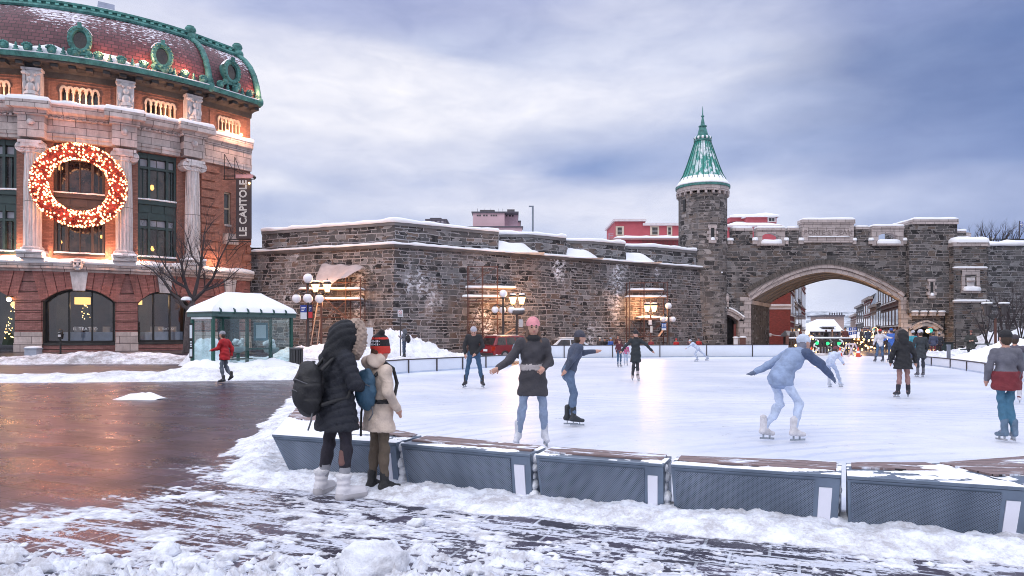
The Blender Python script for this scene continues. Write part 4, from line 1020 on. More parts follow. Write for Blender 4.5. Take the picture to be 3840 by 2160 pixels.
def face_M(p,right,up):
    r = Vector(right).normalized(); u = Vector(up).normalized(); n_ = r.cross(u); M = Matrix((r,u,n_)).transposed().to_4x4(); M.translation = Vector(p); return M
text_mesh('PORTE ST-JEAN',.62,'lettering',P('carved letter stone',(0.20,0.165,0.16),.9),o,.015,face_M(((xa+xb)/2,GY-.165,10.33),(1,0,0),(0,0,1)),spacing=1.0)
snowcap([(pxa,GY-.27),(pxb,GY-.27),(pxb,GY-.17),(pxa,GY-.17)],9.92,.07,'ledge_snow',o,over=.02)
# sills with snow low in the gaps between merlons
for px in [(2731,2743),(2825,2834),(2943,2950),(2998,3006),(3200,3204),(3260,3267),(3389,3409)]:
    a,c = xg(px[0]),xg(px[1]); MB().bx(a-.1,c+.1,GY-.16,GY+.5,ZB-.35,ZB-.0).build('embrasure_sill',M_ASHG,gt)
    snowcap([(a-.12,GY-.2),(c+.12,GY-.2),(c+.05,GY+.5),(a-.05,GY+.5)],ZB-.02,.26,'sill_snow',gt,over=.02,seed=px[0])
# right pier: corbelled tower block
xa,xb = xg(3397),xg(3576); PD = 0.5
m = MB().bx(xa,xb,GY-PD,GY+.3,3.25,11.0); m.build('pier_block',M_GATE,gt); MB().bx(xa+.3,xb,GY+.3,GY+4,8.5,11.0).build('pier_block',M_GATE,gt)
MB().bx(xa-.1+.4,xb+.05,GY-PD-.12,GY+4,11.0,11.42).build('pier_cap',M_ASHG,gt)
snowcap([(xa+.35,GY-PD-.08),(xb,GY-PD-.08),(xb,GY+3),(xa+.35,GY+3)],11.42,.22,'snow_cap',gt,over=.05,seed=8)
for k in range(4):
    x0 = xg(3406+k*33); MB().bx(x0,x0+.58,GY-PD-.03,GY,3.02,3.38).build('corbel',M_ASHG,gt)
    snowcap([(x0,GY-PD-.09),(x0+.58,GY-PD-.09),(x0+.58,GY-PD-.03),(x0,GY-PD-.03)],3.36,.10,'corbel_snow',gt,over=.03)
# right doorway wall below the corbels
d2a,d2b = xg(3424),xg(3512)
d2 = dict(a=d2a,b=d2b,bot=-.4,top=tudor((d2a+d2b)/2,(d2b-d2a)/2,1.70,2.12,1.5),depth=1.6)
fm,rv = wall_open(gf,xg(3400),xg(3540),-.5,3.25,[d2],reveal=False); fm.build('gate_wall',M_GATE,gt)
portal(3424,3512,1.70,2.12,False,False,'door_surround')
# buttress with a relief panel
BX0,BX1 = xg(3546),xg(3689)
m = MB(); m.prism([(BX0,GY),(BX0,GY-1.1),(BX1-.5,GY-1.1),(BX1,GY-.6),(BX1,GY+1.5),(BX0,GY+1.5)],-.5,9.0); m.build('buttress',masonry('buttress stone',sw=.85,sh=.38,mid=(0.115,0.105,0.10),mortar=(.30,.28,.29),warp=.04),gt)
m = MB(); m.prism([(BX0-.08,GY),(BX0-.08,GY-1.2),(BX1-.45,GY-1.2),(BX1+.08,GY-.64),(BX1+.08,GY+1.5),(BX0-.08,GY+1.5)],9.0,9.35); m.build('buttress_cap',M_ASHG,gt)
snowcap([(BX0,GY-1.15),(BX1-.45,GY-1.15),(BX1,GY-.6),(BX1,GY+1.4),(BX0,GY+1.4)],9.35,.50,'buttress_snow',gt,over=.08,seed=12)
MB().bx(BX0-.05,BX1-.5,GY-1.2,GY-1.05,7.0,7.15).build('drip_course',M_ASHG,gt)
snowcap([(BX0-.05,GY-1.24),(BX1-.5,GY-1.24),(BX1-.5,GY-1.05),(BX0-.05,GY-1.05)],7.13,.12,'drip_snow',gt,over=.03)
MB().bx(BX0-.05,BX1-.3,GY-1.22,GY-1.05,4.12,4.26).build('drip_course',M_ASHG,gt)
snowcap([(BX0-.05,GY-1.30),(BX1-.4,GY-1.30),(BX1-.4,GY-1.05),(BX0-.05,GY-1.05)],4.24,.16,'drip_snow',gt,over=.03)
cx = xg(3608); f = tudor(cx,.58,6.55,6.85,2)
m = MB(); m.bx(cx-.78,cx-.5,GY-1.18,GY-1.05,5.2,6.9); m.bx(cx+.5,cx+.78,GY-1.18,GY-1.05,5.2,6.9); m.bx(cx-.78,cx+.78,GY-1.19,GY-1.05,6.55,6.95); m.bx(cx-.85,cx+.85,GY-1.22,GY-1.05,4.95,5.2)
m.lathe([(.02,0),(.36,.02),(.40,.1),(.36,.14)],6,(cx,GY-1.1,5.9)); m.build('relief_panel',M_ASHG,gt)
m = MB(); m.hull([(cx-.28,GY-1.16,5.3),(cx+.28,GY-1.16,5.3),(cx+.28,GY-1.05,5.3),(cx-.28,GY-1.05,5.3)],[(cx-.36,GY-1.16,6.3),(cx+.36,GY-1.16,6.3),(cx+.36,GY-1.05,6.3),(cx-.36,GY-1.05,6.3)]); m.build('relief_shield',M_PALE,gt)
snowcap([(cx-.75,GY-1.35),(cx+.75,GY-1.35),(cx+.45,GY-1.1),(cx-.45,GY-1.1)],5.17,.34,'relief_snow',gt,over=.02)
# loop windows
def loop_window(x,y,z0,z1,wd,parent,R_=None):
    o_ = MB().bx(x-wd/2,x+wd/2,y-.13,y+.1,z0,z1).build('loop_window',M_BLACK,parent)
    m = MB(); fr_ = wd*.75
    k = 0; z = z0
    while z<z1-.02:
        hh = (z1-z0)/4; e = .14 if k % 2 == 0 else 0
        for sx in (-1,1):
            a,c = sorted((x+sx*wd/2,x+sx*(wd/2+fr_*.7+e))); m.bx(a,c,y-.16-.005*(k % 2),y+.1,z,z+hh-.015)
        z += hh; k += 1
    m.bx(x-wd/2-fr_,x+wd/2+fr_,y-.17,y+.1,z1,z1+.28); m.bx(x-wd/2-fr_*.8,x+wd/2+fr_*.8,y-.20,y+.1,z0-.26,z0)
    m.build('window_surround',M_ASHG,o_)
    snowcap([(x-wd*.5,y-.22),(x+wd*.5,y-.22),(x+wd*.4,y-.1),(x-wd*.4,y-.1)],z0-.02,.22,'sill_snow',o_,over=.03)
loop_window(xg(3478),GY-PD,ZY(1108,GY-PD),ZY(1058,GY-PD),.26,gt)
MB().bx(xg(3572),xg(3632),GY+.3,GY+2.2,9.0,10.35).build('stair_turret',M_GATE,gt)
MB().lathe([(1.25,9.0),(1.25,10.15),(1.35,10.2),(1.35,10.45)],16,(xg(3628),GY+1.9,0)).build('stair_turret',M_ASHG,gt)
MB().bx(xg(3570),xg(3628),GY+.2,GY+2.3,10.35,10.55).build('turret_cap',M_ASHG,gt)
snowcap([(xg(3570),GY+.2),(xg(3628),GY+.2),(xg(3640),GY+2.3),(xg(3570),GY+2.3)],10.53,.22,'snow_cap',gt)
# corbelled bracket where rampart meets gate
cx = XY(2662,60.6); m = MB()
for wd,z0,z1,dd in [(1.05,6.55,6.72,.75),(.95,6.25,6.55,.62),(.7,5.85,6.25,.48),(.5,5.55,5.85,.34),(.36,5.2,5.55,.2)]: m.bx(cx-wd,cx+wd*.85,60.95-dd,61.05,z0,z1)
m.build('corbel_bracket',M_ASHG,gt)
snowcap([(cx-1.1,60.15),(cx+.95,60.15),(cx+.95,60.9),(cx-1.1,60.9)],6.72,.18,'bracket_snow',gt)

# ================================================================== ROUND TOWER
TX,TY,TR = XY(2635,61.9),61.9,2.10
tt = thing('round_tower','round stone gate tower with a pointed green copper roof','tower',(TX,TY,0))
cyl_uv = lambda x,y,z,n_: (math.atan2(y-TY,x-TX)*TR,z)
def lathe_open(prof,n=48): return MB().lathe(prof,n,(TX,TY,0))
lathe_open([(TR,-.3),(TR,13.7)],56).build('shaft',M_TOWER,tt,uvf=cyl_uv,smooth=True,auto=40)
MB().bx(XY(2604,61) ,xg(2700),GY-.02,GY+2,-.3,9.3).build('tower_base',M_TOWER,tt)
m = MB()
for k in range(22):                                  # corbel table of little arches
    a = 2*math.pi*k/22; c,s_ = math.cos(a),math.sin(a); M = Matrix.Rotation(a,3,'Z')
    m.box((TX+c*(TR+.06),TY+s_*(TR+.06),13.72),(.24,.20,.30),M=M)
    a2 = a+math.pi/22; M = Matrix.Rotation(a2,3,'Z')
    m.box((TX+math.cos(a2)*(TR+.07),TY+math.sin(a2)*(TR+.07),13.95),(.24,.62,.18),M=M)
m.build('corbel_table',M_ASHG,tt)
lathe_open([(TR+.10,13.98),(TR+.18,14.0),(TR+.18,14.34),(TR+.1,14.36)],48).build('frieze',M_ASHG,tt,uvf=cyl_uv)
lathe_open([(TR+.17,14.30),(TR+.27,14.32),(TR+.27,14.50),(TR+.1,14.52)],48).build('gutter',M_COP,tt)
prof = [(2.36,14.50),(2.05,15.0),(1.74,15.55),(1.45,16.3),(1.18,17.1),(.92,17.9),(.68,18.62)]
lathe_open(prof,48).build('cone_roof',None or (lambda: (
    (lambda mm,nb: finish(mm,nb,**{'Base Color': nb.mix(nb.math('MULTIPLY',
        nb.ramp(nb.noise(nb.vmul(nb.n('ShaderNodeTexCoord').outputs['Object'],(1,1,.45)),2.2,7,.7),[(.46,0.0),(.56,1.0)]),
        nb.ramp(nb.math('ADD',nb.math('ADD',nb.math('MULTIPLY',nb.n('ShaderNodeSeparateXYZ',{0: nb.n('ShaderNodeTexCoord').outputs['Normal']}).outputs[1],-.55),.0),nb.math('MULTIPLY',nb.n('ShaderNodeSeparateXYZ',{0: nb.n('ShaderNodeTexCoord').outputs['Normal']}).outputs[0],.15)),[(.05,0.0),(.48,1.0)])),
        nb.mix(nb.noise(nb.n('ShaderNodeTexCoord').outputs['Object'],3.0,5,.6),(.012,.19,.15),(.035,.34,.27)),(.78,.82,.88)),'Roughness': .5}))(*newmat('snow-dusted copper cone')))
    )(),tt,smooth=True)
m = MB()
for k in range(26):
    a = 2*math.pi*(k+.5)/26
    m.tube([(TX+math.cos(a)*(r+.015),TY+math.sin(a)*(r+.015),z) for r,z in prof[1:]],.028,5)
m.build('standing_seams',P('dark copper seam',(0.008,0.10,0.085),.5),tt)
lathe_open([(2.38,14.52),(2.32,14.66),(2.08,14.98),(1.95,15.20),(1.86,15.32),(1.7,15.3),(2.0,14.6)],48).build('eave_snow',M_SNOWR,tt,smooth=True)
lathe_open([(.66,18.5),(.78,18.58),(.78,18.68),(.70,18.72),(.62,18.9),(.56,18.95)],24).build('collar',M_COP,tt)
m = MB()
for k in range(12): a = 2*math.pi*k/12; m.ball((TX+math.cos(a)*.68,TY+math.sin(a)*.68,18.86),.14,8,6)
m.build('collar_crest',M_COP,tt,smooth=True)
m = MB()
for k in range(12): a = 2*math.pi*(k+.5)/12; m.ball((TX+math.cos(a)*.66,TY+math.sin(a)*.66,18.86),.15,8,6)
m.build('collar_snow',M_SNOWR,tt,smooth=True)
lathe_open([(.60,18.75),(.44,19.3),(.30,19.85),(.29,19.9)],24).build('upper_cone',M_COP,tt,smooth=True)
lathe_open([(.30,19.88),(.37,19.92),(.37,19.98),(.2,20.02),(.16,20.3),(.10,20.6),(.07,20.75),(.14,20.82),(.14,20.9),(.05,20.95),(.035,21.5),(.012,21.75)],16).build('finial',M_COP,tt,smooth=True)
loop_window(TX+.25,TY-TR+.02,ZY(900,59.8),ZY(855,59.8),.30,tt)
a = math.radians(200); 
m = MB(); M = Matrix.Rotation(math.radians(-62),3,'Z'); m.box((TX+math.cos(R(208))*TR,TY+math.sin(R(208))*TR,ZY(770,60.8)),(.26,.12,1.05),M=M); m.build('loop_window',M_BLACK,tt)

# ================================================================== RIGHT-HAND WALL
rw = thing('block_wall','coursed grey block wall at the far right with a snow-covered top','wall',(48,60,0))
MB().bx(xg(3689)+.1,62,GY-.4,GY+1.5,-.5,9.15).build('wall_face',M_WALLR,rw)
snowline([(xg(3689)+.1,GY-.4),(62,GY-.4)],.10,-1.8,9.13,.50,'wall_snow',rw,17)
MB().bx(xg(3700),62,GY+3.0,GY+3.5,9.1,ZY(930,GY+3)).build('upper_wall',M_WALLU,rw)
fe = thing('iron_fence','black iron railing along the top of the block wall','fence',(48,64.3,9.2))
m = MB(); zb,zt_ = ZY(930,64.3),ZY(895,64.3)
for zz in (zb+.15,zt_-.12): m.bx(XY(3650,64.3),XY(3772,64.3),64.28,64.32,zz,zz+.04)
x = XY(3650,64.3)
while x<XY(3772,64.3): m.bx(x-.015,x+.015,64.285,64.315,zb-.6,zt_); x += .17
m.build('railing',M_BLACK,fe)
MB().bx(XY(3768,64),XY(3960,64),63.9,64.5,ZY(935,64),ZY(896,64)).build('solid_rail',M_BLACK,fe)
MB().bx(XY(3650,64.3)-.1,XY(3650,64.3)+.1,64.2,64.4,9.0,zt_+.12).build('post',M_BLACK,fe)
# ================================================================== THEATRE with the curved front
TH0,TRD = R(9.7),14.7
TCX,TCY = -29.2-TRD*math.sin(TH0),39.5+TRD*math.cos(TH0)
S1,S2 = 10.8,14.38
def pbase(s):
    if s <= S1:
        th = TH0+s/TRD; return Vector((TCX+TRD*math.sin(th),TCY-TRD*math.cos(th),0)),Vector((math.sin(th),-math.cos(th),0))
    th = TH0+S1/TRD; p = Vector((TCX+TRD*math.sin(th),TCY-TRD*math.cos(th),0)); t = Vector((math.cos(R(54.6)),math.sin(R(54.6)),0))
    return p+t*(s-S1),Vector((t.y,-t.x,0))
def tm(s,z,d=0.0):
    p,n_ = pbase(s); return (p.x+n_.x*d,p.y+n_.y*d,z)
def sx(px,d=0.0):
    lo,hi = -7.0,S2+.3
    for _ in range(50):
        m_ = (lo+hi)/2; p = tm(m_,0,d)
        if CX+F*p[0]/p[1]<px: lo = m_
        else: hi = m_
    return (lo+hi)/2
def tz(py,s,d=0.0): return ZY(py,tm(s,0,d)[1])
def t_uv(x,y,z,n_):
    th = math.atan2(x-TCX,-(y-TCY)); s = (th-TH0)*TRD
    if s>S1:
        p,_n = pbase(S1); s = S1+(x-p.x)*math.cos(R(54.6))+(y-p.y)*math.sin(R(54.6))
    return (s,z)
c_end = tm(S2,0); tback = (c_end[0]+12*math.cos(R(144.6)),c_end[1]+12*math.sin(R(144.6)))
def tpath(s0=-6.0,s1=S2,st=.45,ret=True):
    n_ = max(2,int((min(s1,S1)-s0)/st)); pts = [tm(s0+(min(s1,S1)-s0)*i/n_,0)[:2] for i in range(n_+1)]
    if s1>S1: pts.append(tm(s1,0)[:2])
    if ret and s1 >= S2: pts.append(tback)
    return pts
th = thing('theatre','curved brick and stone theatre with a maroon slate roof edged in green copper','building',(-24,44,0))
def fb(m,s0,s1,z0,z1,d0,d1_,mi=0):
    k = max(1,int(abs(s1-s0)/.8)); ss = [s0+(s1-s0)*i/k for i in range(k+1)]
    rows = [[tm(s,z0,d1_),tm(s,z1,d1_),tm(s,z1,d0),tm(s,z0,d0),tm(s,z0,d1_)] for s in ss]
    m.grid(rows,mi); m.add(rows[0][:4],[(0,1,2,3)],mi); m.add(rows[-1][:4],[(3,2,1,0)],mi); return m
def tsweep(prof,name,mat,parent=th,s0=-6.0,s1=S2,ret=False,closed=True,uv=t_uv,smooth=False,auto=None,pav=None):
    if pav:
        tsweep([(d*pav if d>0 else d,z) for d,z in prof],name,mat,parent,sx(748),s1,uv=uv); s1 = sx(748)
    return sweep_poly(tpath(s0,s1,ret=ret),prof,closed).build(name,mat,parent,uvf=uv,smooth=smooth,auto=auto)
def tsnow(d0,d1_,z,h,name,parent=th,s0=-6.0,s1=S2,seed=0.0,ret=False,pav=None):
    if pav: tsnow(d0*pav,d1_,z,h,name,parent,sx(748),s1,seed+1); s1 = sx(748)
    pts = tpath(s0,s1,st=.3,ret=ret); return snowline(pts,d0,d1_,z,h,name,parent,seed,st=.35)

Z0,ZC,ZE,ZA,ZEV = -0.2,5.1,12.65,14.56,16.85
# ---- ground floor
def seg_arch(sa,sb,spring,crown): return tudor((sa+sb)/2,(sb-sa)/2,spring,crown,2.4)
gops = []
for a,c,bot in [(-190,55,.35),(161,432,.98),(517,708,1.0),(815,898,.9)]:
    sa,sb = sx(a),sx(c); gops.append(dict(a=sa,b=sb,bot=bot,top=seg_arch(sa,sb,3.35,4.12),depth=.75,n=17))
face,rv = wall_open(tm,-6.0,S2,Z0,ZC,gops,step=.6)
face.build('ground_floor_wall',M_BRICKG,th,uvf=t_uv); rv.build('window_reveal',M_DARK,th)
# rusticated piers standing proud, grey plinths below
prs = [(sx(57),sx(159)),(sx(434),sx(515)),(sx(710),sx(813)),(sx(900),S2)]
for k,(a,c) in enumerate(prs):
    m = MB(); z = 1.62
    while z<3.9:
        hh = min(.53,3.9-z); fb(m,a+.04,c-(.04 if k<3 else 0),z,z+hh,-.05,.10); z += .56
    m.build('pier',M_BRICKG,th,uvf=t_uv)
    m = MB(); fb(m,a-.03,c+(.03 if k<3 else 0),Z0,.98,-.05,.16); fb(m,a-.01,c+.01*(k<3),.99,1.60,-.05,.14)
    m.build('plinth',M_CAPST,th,uvf=t_uv)
# flared voussoirs and stone keystones
for k,o_ in enumerate(gops):
    sc_,hw,f = (o_['a']+o_['b'])/2,(o_['b']-o_['a'])/2,o_['top']
    vo = MB(); n_ = 9 if hw>1 else 7
    for i in range(n_):
        if i == n_ // 2: continue
        t0,t1 = -1+2*(i+.03)/n_,-1+2*(i+.97)/n_
        ss = [sc_+t*hw*1.06 for t in (t0,t1)]; se = [sc_+t*(hw*1.06+.42) for t in (t0,t1)]
        zb_ = [f(min(max(s,o_['a']+.01),o_['b']-.01))+.02 for s in ss]; pr = .10+.04*(i % 2)
        vo.hull([tm(ss[0],zb_[0],-.02),tm(ss[1],zb_[1],-.02),tm(se[1],ZC,-.02),tm(se[0],ZC,-.02)],[tm(ss[0],zb_[0],pr),tm(ss[1],zb_[1],pr),tm(se[1],ZC,pr),tm(se[0],ZC,pr)])
    vo.build('voussoirs',M_VOUS,th,uvf=t_uv)
    m = MB(); ka,kb = .30,.44
    m.hull([tm(sc_-ka,4.02,-.02),tm(sc_+ka,4.02,-.02),tm(sc_+kb,ZC,-.02),tm(sc_-kb,ZC,-.02)],[tm(sc_-ka,4.02,.22),tm(sc_+ka,4.02,.22),tm(sc_+kb,ZC,.26),tm(sc_-kb,ZC,.26)])
    ks = m.build('keystone',M_PALE,th)
    if k in (1,2):                                      # grotesque mask over the keystone
        p,n_v = pbase(sc_); c = p+n_v*.68; mk = MB(); Mz = math.atan2(n_v.x,-n_v.y)
        def bl(dx,dz,dd,r,s3=(1,1,1)): q = Vector((dx*n_v.y*-1,dx*n_v.x,0)); mk.ball((c.x+q.x+n_v.x*dd,c.y+q.y+n_v.y*dd,dz),r,10,7,sc=s3)
        bl(0,5.48,0,.26,(1,1,1.25)); bl(0,5.45,.26,.07,(1,1,1.5)); bl(-.11,5.36,.2,.09); bl(.11,5.36,.2,.09); bl(0,5.22,.16,.10,(1.4,1,.7)); bl(-.12,5.62,.19,.08,(1.5,1,.7)); bl(.12,5.62,.19,.08,(1.5,1,.7)); bl(-.27,5.62,0,.10); bl(.27,5.62,0,.10); bl(0,5.76,.08,.12,(2,1,.7))
        mk.build('mask_carving',M_PALE,ks,smooth=True)
        em = MB(); c = c+n_v*.05
        for dx in (-.11,.11):
            q = Vector((dx*-n_v.y,dx*n_v.x,0)); em.ball((c.x+q.x+n_v.x*.2,c.y+q.y+n_v.y*.2,5.53),.05,8,5)
        em.build('mask_eyes',M_DARK,ks)
# cornice over the ground floor, deep in snow
tsweep([(-.1,ZC),(.16,ZC),(.20,ZC+.10),(.42,ZC+.16),(.46,ZC+.46),(-.1,ZC+.46)],'lower_cornice',M_CAPST)
tsweep([(-.1,ZC+.46),(.30,ZC+.46),(.30,ZC+.60),(-.1,ZC+.60)],'sill_course',M_CAPST)
tsnow(.46,.0,ZC+.46,.30,'cornice_snow',seed=3)
# shop windows: frames, panes, lettering and the dining room behind
M_ROOM = P('brown dining room wall',(0.085,0.045,0.035),.8,var=.5,vs=.8); M_CLOTH = P('white tablecloth',(.75,.74,.78),.7)  # walls, floor and ceiling share one dark brown
for k,o_ in enumerate(gops):
    sa,sb,f,bt = o_['a'],o_['b'],o_['top'],o_['bot']
    wn = fb(MB(),sa,sb,bt-.16,bt,-.6,.04).build('shop_window',M_DARK,th)
    fr = MB(); us = np.linspace(sa,sb,15)
    fr.grid([[tm(s,f(s),-.50) for s in us],[tm(s,f(s)-.11,-.50) for s in us],[tm(s,f(s)-.11,-.62) for s in us]])
    div = [0,1/3,2/3,1] if k != 3 else [0,.5,1]
    for t in div:
        s = sa+(sb-sa)*min(max(t,.02),.98); fb(fr,s-.045,s+.045,bt,f(s)-.05,-.62,-.48)
    fb(fr,sa,sb,bt,bt+.10,-.62,-.47)
    fr.build('frame',M_BLACK,wn)
    pn,_ = wall_open(lambda u,z,d: tm(u,z,-.55),sa,sb,bt,f,[],step=.5,brks=us.tolist()); pn.build('pane',M_GLASS,wn)
    c_ = (sa+sb)/2; D = 4.2
    rm = MB(); fb(rm,sa-.6,sb+.6,bt-.3,5.0,-D-.1,-D); fb(rm,sa-.6,sb+.6,bt-.35,bt-.3,-D,-.78)
    fb(rm,sa-.6,sb+.6,4.7,4.75,-D,-.78); fb(rm,sa-.65,sa-.6,bt-.3,4.7,-D,-.78); fb(rm,sb+.6,sb+.65,bt-.3,4.7,-D,-.78)
    rm.build('dining_room',M_ROOM,wn)
    if k in (1,2):
        vt = MB(); fb(vt,sa+(sb-sa)*.34,sb-.1,bt+.1,bt+.62,-.70,-.66); vt.build('low_curtain',P('pale low curtain',(.42,.46,.52),.8),wn)
        for j,(u,dd) in enumerate([(.30,1.3),(.52,2.0),(.76,1.4)]):
            s = sa+(sb-sa)*u; p = tm(s,0,-dd)
            MB().lathe([(.50,bt-.25),(.48,bt+.45),(.46,bt+.60),(.0,bt+.61)],12,(p[0],p[1],0)).build('dining_table',M_CLOTH,wn)
            q = tm(s+.45,0,-dd-.35); MB().bx(q[0]-.22,q[0]+.22,q[1]-.06,q[1]+.06,bt+.1,bt+.95).build('dining_chair',P('cream chair',(.55,.48,.42),.7),wn)
        tp,tn = pbase(c_); up = Vector((0,0,1)); rgt = Vector((-tn.y,tn.x,0)); q = tm(c_+.25,bt+.80,-.53)
        text_mesh('IL TEATRO',.24 if k == 1 else .18,'window_lettering',P('white lettering',(.8,.8,.82),.5),wn,.002,face_M(q,rgt,up),spacing=1.1)
M_DRUM = E('lit drum shade',(1.0,.56,.16),2.6)
p = tm(sx(296),0,-1.6); lm = thing('ceiling_lamp','glowing yellow drum lamp inside the big restaurant window','lamp',(p[0],p[1],3.5))
MB().lathe([(.42,3.28),(.42,3.70)],20,(p[0],p[1],0)).build('lamp_shade',M_DRUM,lm)
MB().tube([(p[0],p[1],3.7),(p[0],p[1],4.65)],.02,6).build('cord',M_BLACK,lm)
p = tm(sx(530),0,-1.0); lm = thing('ceiling_lamp','small glowing lamp at the left edge of the second restaurant window','lamp',(p[0],p[1],3.5))
MB().lathe([(.22,3.30),(.22,3.58)],16,(p[0],p[1],0)).build('lamp_shade',M_DRUM,lm); MB().tube([(p[0],p[1],3.58),(p[0],p[1],4.65)],.015,6).build('cord',M_BLACK,lm)
def fairytree(p,h,label,n=40):
    t = thing('christmas_tree',label,'christmas tree',p)
    r = random.Random(int(p[0]*10)); m = MB(); m.lathe([(h*.22,.1*h),(h*.14,.4*h),(.02,h)],9,p); m.build('crown',P('dark fir',(.010,.022,.012),.9),t)
    m = MB()
    for i in range(n):
        z = r.uniform(.12,.97); a = r.uniform(0,6.28); rr = (1-z)*.24*h; m.ball((p[0]+math.cos(a)*rr,p[1]+math.sin(a)*rr,p[2]+z*h),.028,6,4)
    m.build('fairy_lights',E('fairy light',(1.0,.62,.22),9.0),t)
p = tm(sx(300),2.2,-2.4); fairytree(p,1.35,'small lit christmas tree behind the big restaurant window')
p = tm(sx(17),.6,-.9); fairytree(p,2.6,'slim lit christmas tree in the doorway at the left edge',60)
p = tm(sx(42),3.45,.25); wl = thing('wall_lamp','glowing wall lamp over the doorway at the left edge','lamp',p)
MB().ball(p,.13,10,7).build('bulb',E('warm bulb',(1.0,.66,.28),14.0),wl); MB().box((p[0],p[1],p[2]+.16),(.3,.3,.05)).build('lamp_cap',M_BLACK,wl)
def plight(p,energy,col=(1.0,.58,.25),r=.12,name='lamp_light',parent=None,spot=None,rot=None):
    l = bpy.data.lights.new(name,'SPOT' if spot else 'POINT'); l.energy = energy; l.color = col; l.shadow_soft_size = r
    if spot: l.spot_size = R(spot); l.spot_blend = .8
    o_ = bpy.data.objects.new(name,l); COL.objects.link(o_); o_.location = Vector(p)
    if rot is not None: o_.rotation_euler = Vector(rot).to_track_quat('-Z','Y').to_euler()
    if parent is not None: o_.parent = parent; o_.location = Vector(p)-origin_of(parent)
    return o_
plight(tm(sx(300),3.4,-1.7),150,parent=th,r=.4); plight(tm(sx(600),3.6,-1.8),80,parent=th,r=.4); plight(tm(sx(20),3.2,-.1),30,parent=th,r=.2)

# ---- main storeys: brick with tall window bays
bays = [(-190,62,'green'),(199,394,'brown'),(517,664,'green')]
mops = []
for a,c,_ in bays: mops.append(dict(a=sx(a),b=sx(c),bot=6.05,top=12.62,depth=.45))
sw0,sw1 = sx(840),sx(866); mops.append(dict(a=sw0,b=sw1,bot=8.75,top=10.95,depth=.25))
sw2,sw3 = sx(842),sx(868); mops.append(dict(a=sw2,b=sw3,bot=6.2,top=7.6,depth=.25))
mops = mops[:4]
face,rv = wall_open(tm,-6.0,S2,ZC+.55,ZE,mops,step=.6)
face.build('upper_wall',M_BRICK,th,uvf=t_uv); rv.build('window_reveal',M_BRICK,th,uvf=t_uv)
for (a,c,kind),o_ in zip(bays,mops):
    sa,sb = o_['a'],o_['b']; mt = M_GREENF if kind == 'green' else P('dark brown frame',(.06,.045,.04),.45)
    for lvl,(z0,z1) in enumerate([(6.1,8.85),(9.62,12.6)]):
        wn = fb(MB(),sa,sb,z0-.06,z0+.12,-.42,-.10).build('window',mt,th)
        fr = MB(); fb(fr,sa,sb,z1-.30,z1,-.42,-.16)
        div = [0,.29,.76,1] if kind == 'green' else [0,.25,.75,1]
        if a<0: div = [0,.3,.6,.80,1]
        for t in div: s = sa+(sb-sa)*min(max(t,.03),.97); fb(fr,s-.07,s+.07,z0,z1,-.42,-.14)
        zt_ = z0+(z1-z0)*.70; fb(fr,sa,sb,zt_-.07,zt_+.07,-.42,-.15)
        for i in range(len(div)-1):
            s = sa+(sb-sa)*(div[i]+div[i+1])/2; fb(fr,s-.025,s+.025,z0,zt_,-.40,-.24)
        fr.build('frame',mt,wn)
        fb(MB(),sa,sb,z0+.1,z1-.28,-.40,-.33).build('pane',M_PANE,wn)
        tsnow(-.08,-.34,z0+.12,.10,'sill_snow',wn,sa,sb,seed=a+lvl,ret=False)
        # paler blinds in the top lights
        bl_ = MB(); 
        for i in range(len(div)-1):
            if (i+lvl) % 2 == 0 or kind == 'green': fb(bl_,sa+(sb-sa)*div[i]+.10,sa+(sb-sa)*div[i+1]-.10,zt_+.12,z1-.36,-.33,-.325)
        bl_.build('blind',P('pale top light',(.30,.31,.36),.25),wn)
    sp_ = fb(MB(),sa,sb,8.84,9.58,-.42,-.20).build('spandrel',mt,th)
    m = MB(); n_ = 3
    for i in range(n_): fb(m,sa+(sb-sa)*(i+.08)/n_,sa+(sb-sa)*(i+.92)/n_,8.96,9.42,-.21,-.16)
    fb(m,sa,sb,9.46,9.58,-.25,-.06); m.build('spandrel_panels',mt,sp_)
# glowing shapes set on the panes as reflections of lit lamps inside
for px,py,s_ in [(575,700,.16),(577,930,.15),(380,885,.10),(225,905,.08)]:
    s = sx(px); p = tm(s,tz(py,s),-.31); o_ = MB().lathe([(s_*.35,-s_*1.1),(s_*.75,-s_*.3),(s_*.45,s_*.9),(.02,s_*1.0)],10,p).build('wall_lamp',E('amber glow',(1.0,.50,.15),2.4)); o_.name = 'lamp_reflection'
    tag(o_,{575: 'amber lamp reflection glowing in the upper window right of the wreath',577: 'amber lamp reflection glowing in the lower window right of the wreath',380: 'tiny amber lamp reflection in the window below the wreath, right side',225: 'tiny amber lamp reflection in the window below the wreath, left side'}[px],'lamp')
# small sash window by the blade sign
wn = fb(MB(),sw0,sw1,8.66,8.80,-.25,.08).build('window',M_CAPST,th)
fr = MB(); fb(fr,sw0,sw0+.07,8.8,10.95,-.25,-.10); fb(fr,sw1-.07,sw1,8.8,10.95,-.25,-.10); fb(fr,sw0,sw1,9.8,9.9,-.25,-.10); fb(fr,sw0,sw1,10.85,10.95,-.25,-.10); fr.build('frame',P('cream sash',(.45,.36,.27),.5),wn)
fb(MB(),sw0,sw1,8.8,10.95,-.24,-.2).build('pane',M_PANE,wn)
# striped quoins of the corner pavilion
for a,c,alt in [(752,805,1),(922,951,0)]:
    m = MB(); z = 5.9; k = 0; sa,sb = sx(a),(sx(c) if alt else S2)
    while z<12.3:
        e = .28*(k % 2); fb(m,sa if alt else sa-e,sb+(e if alt else .0),z,z+.44,-.03,.12); z += .56; k += 1
    m.build('quoins',M_BRICK,th,uvf=t_uv)
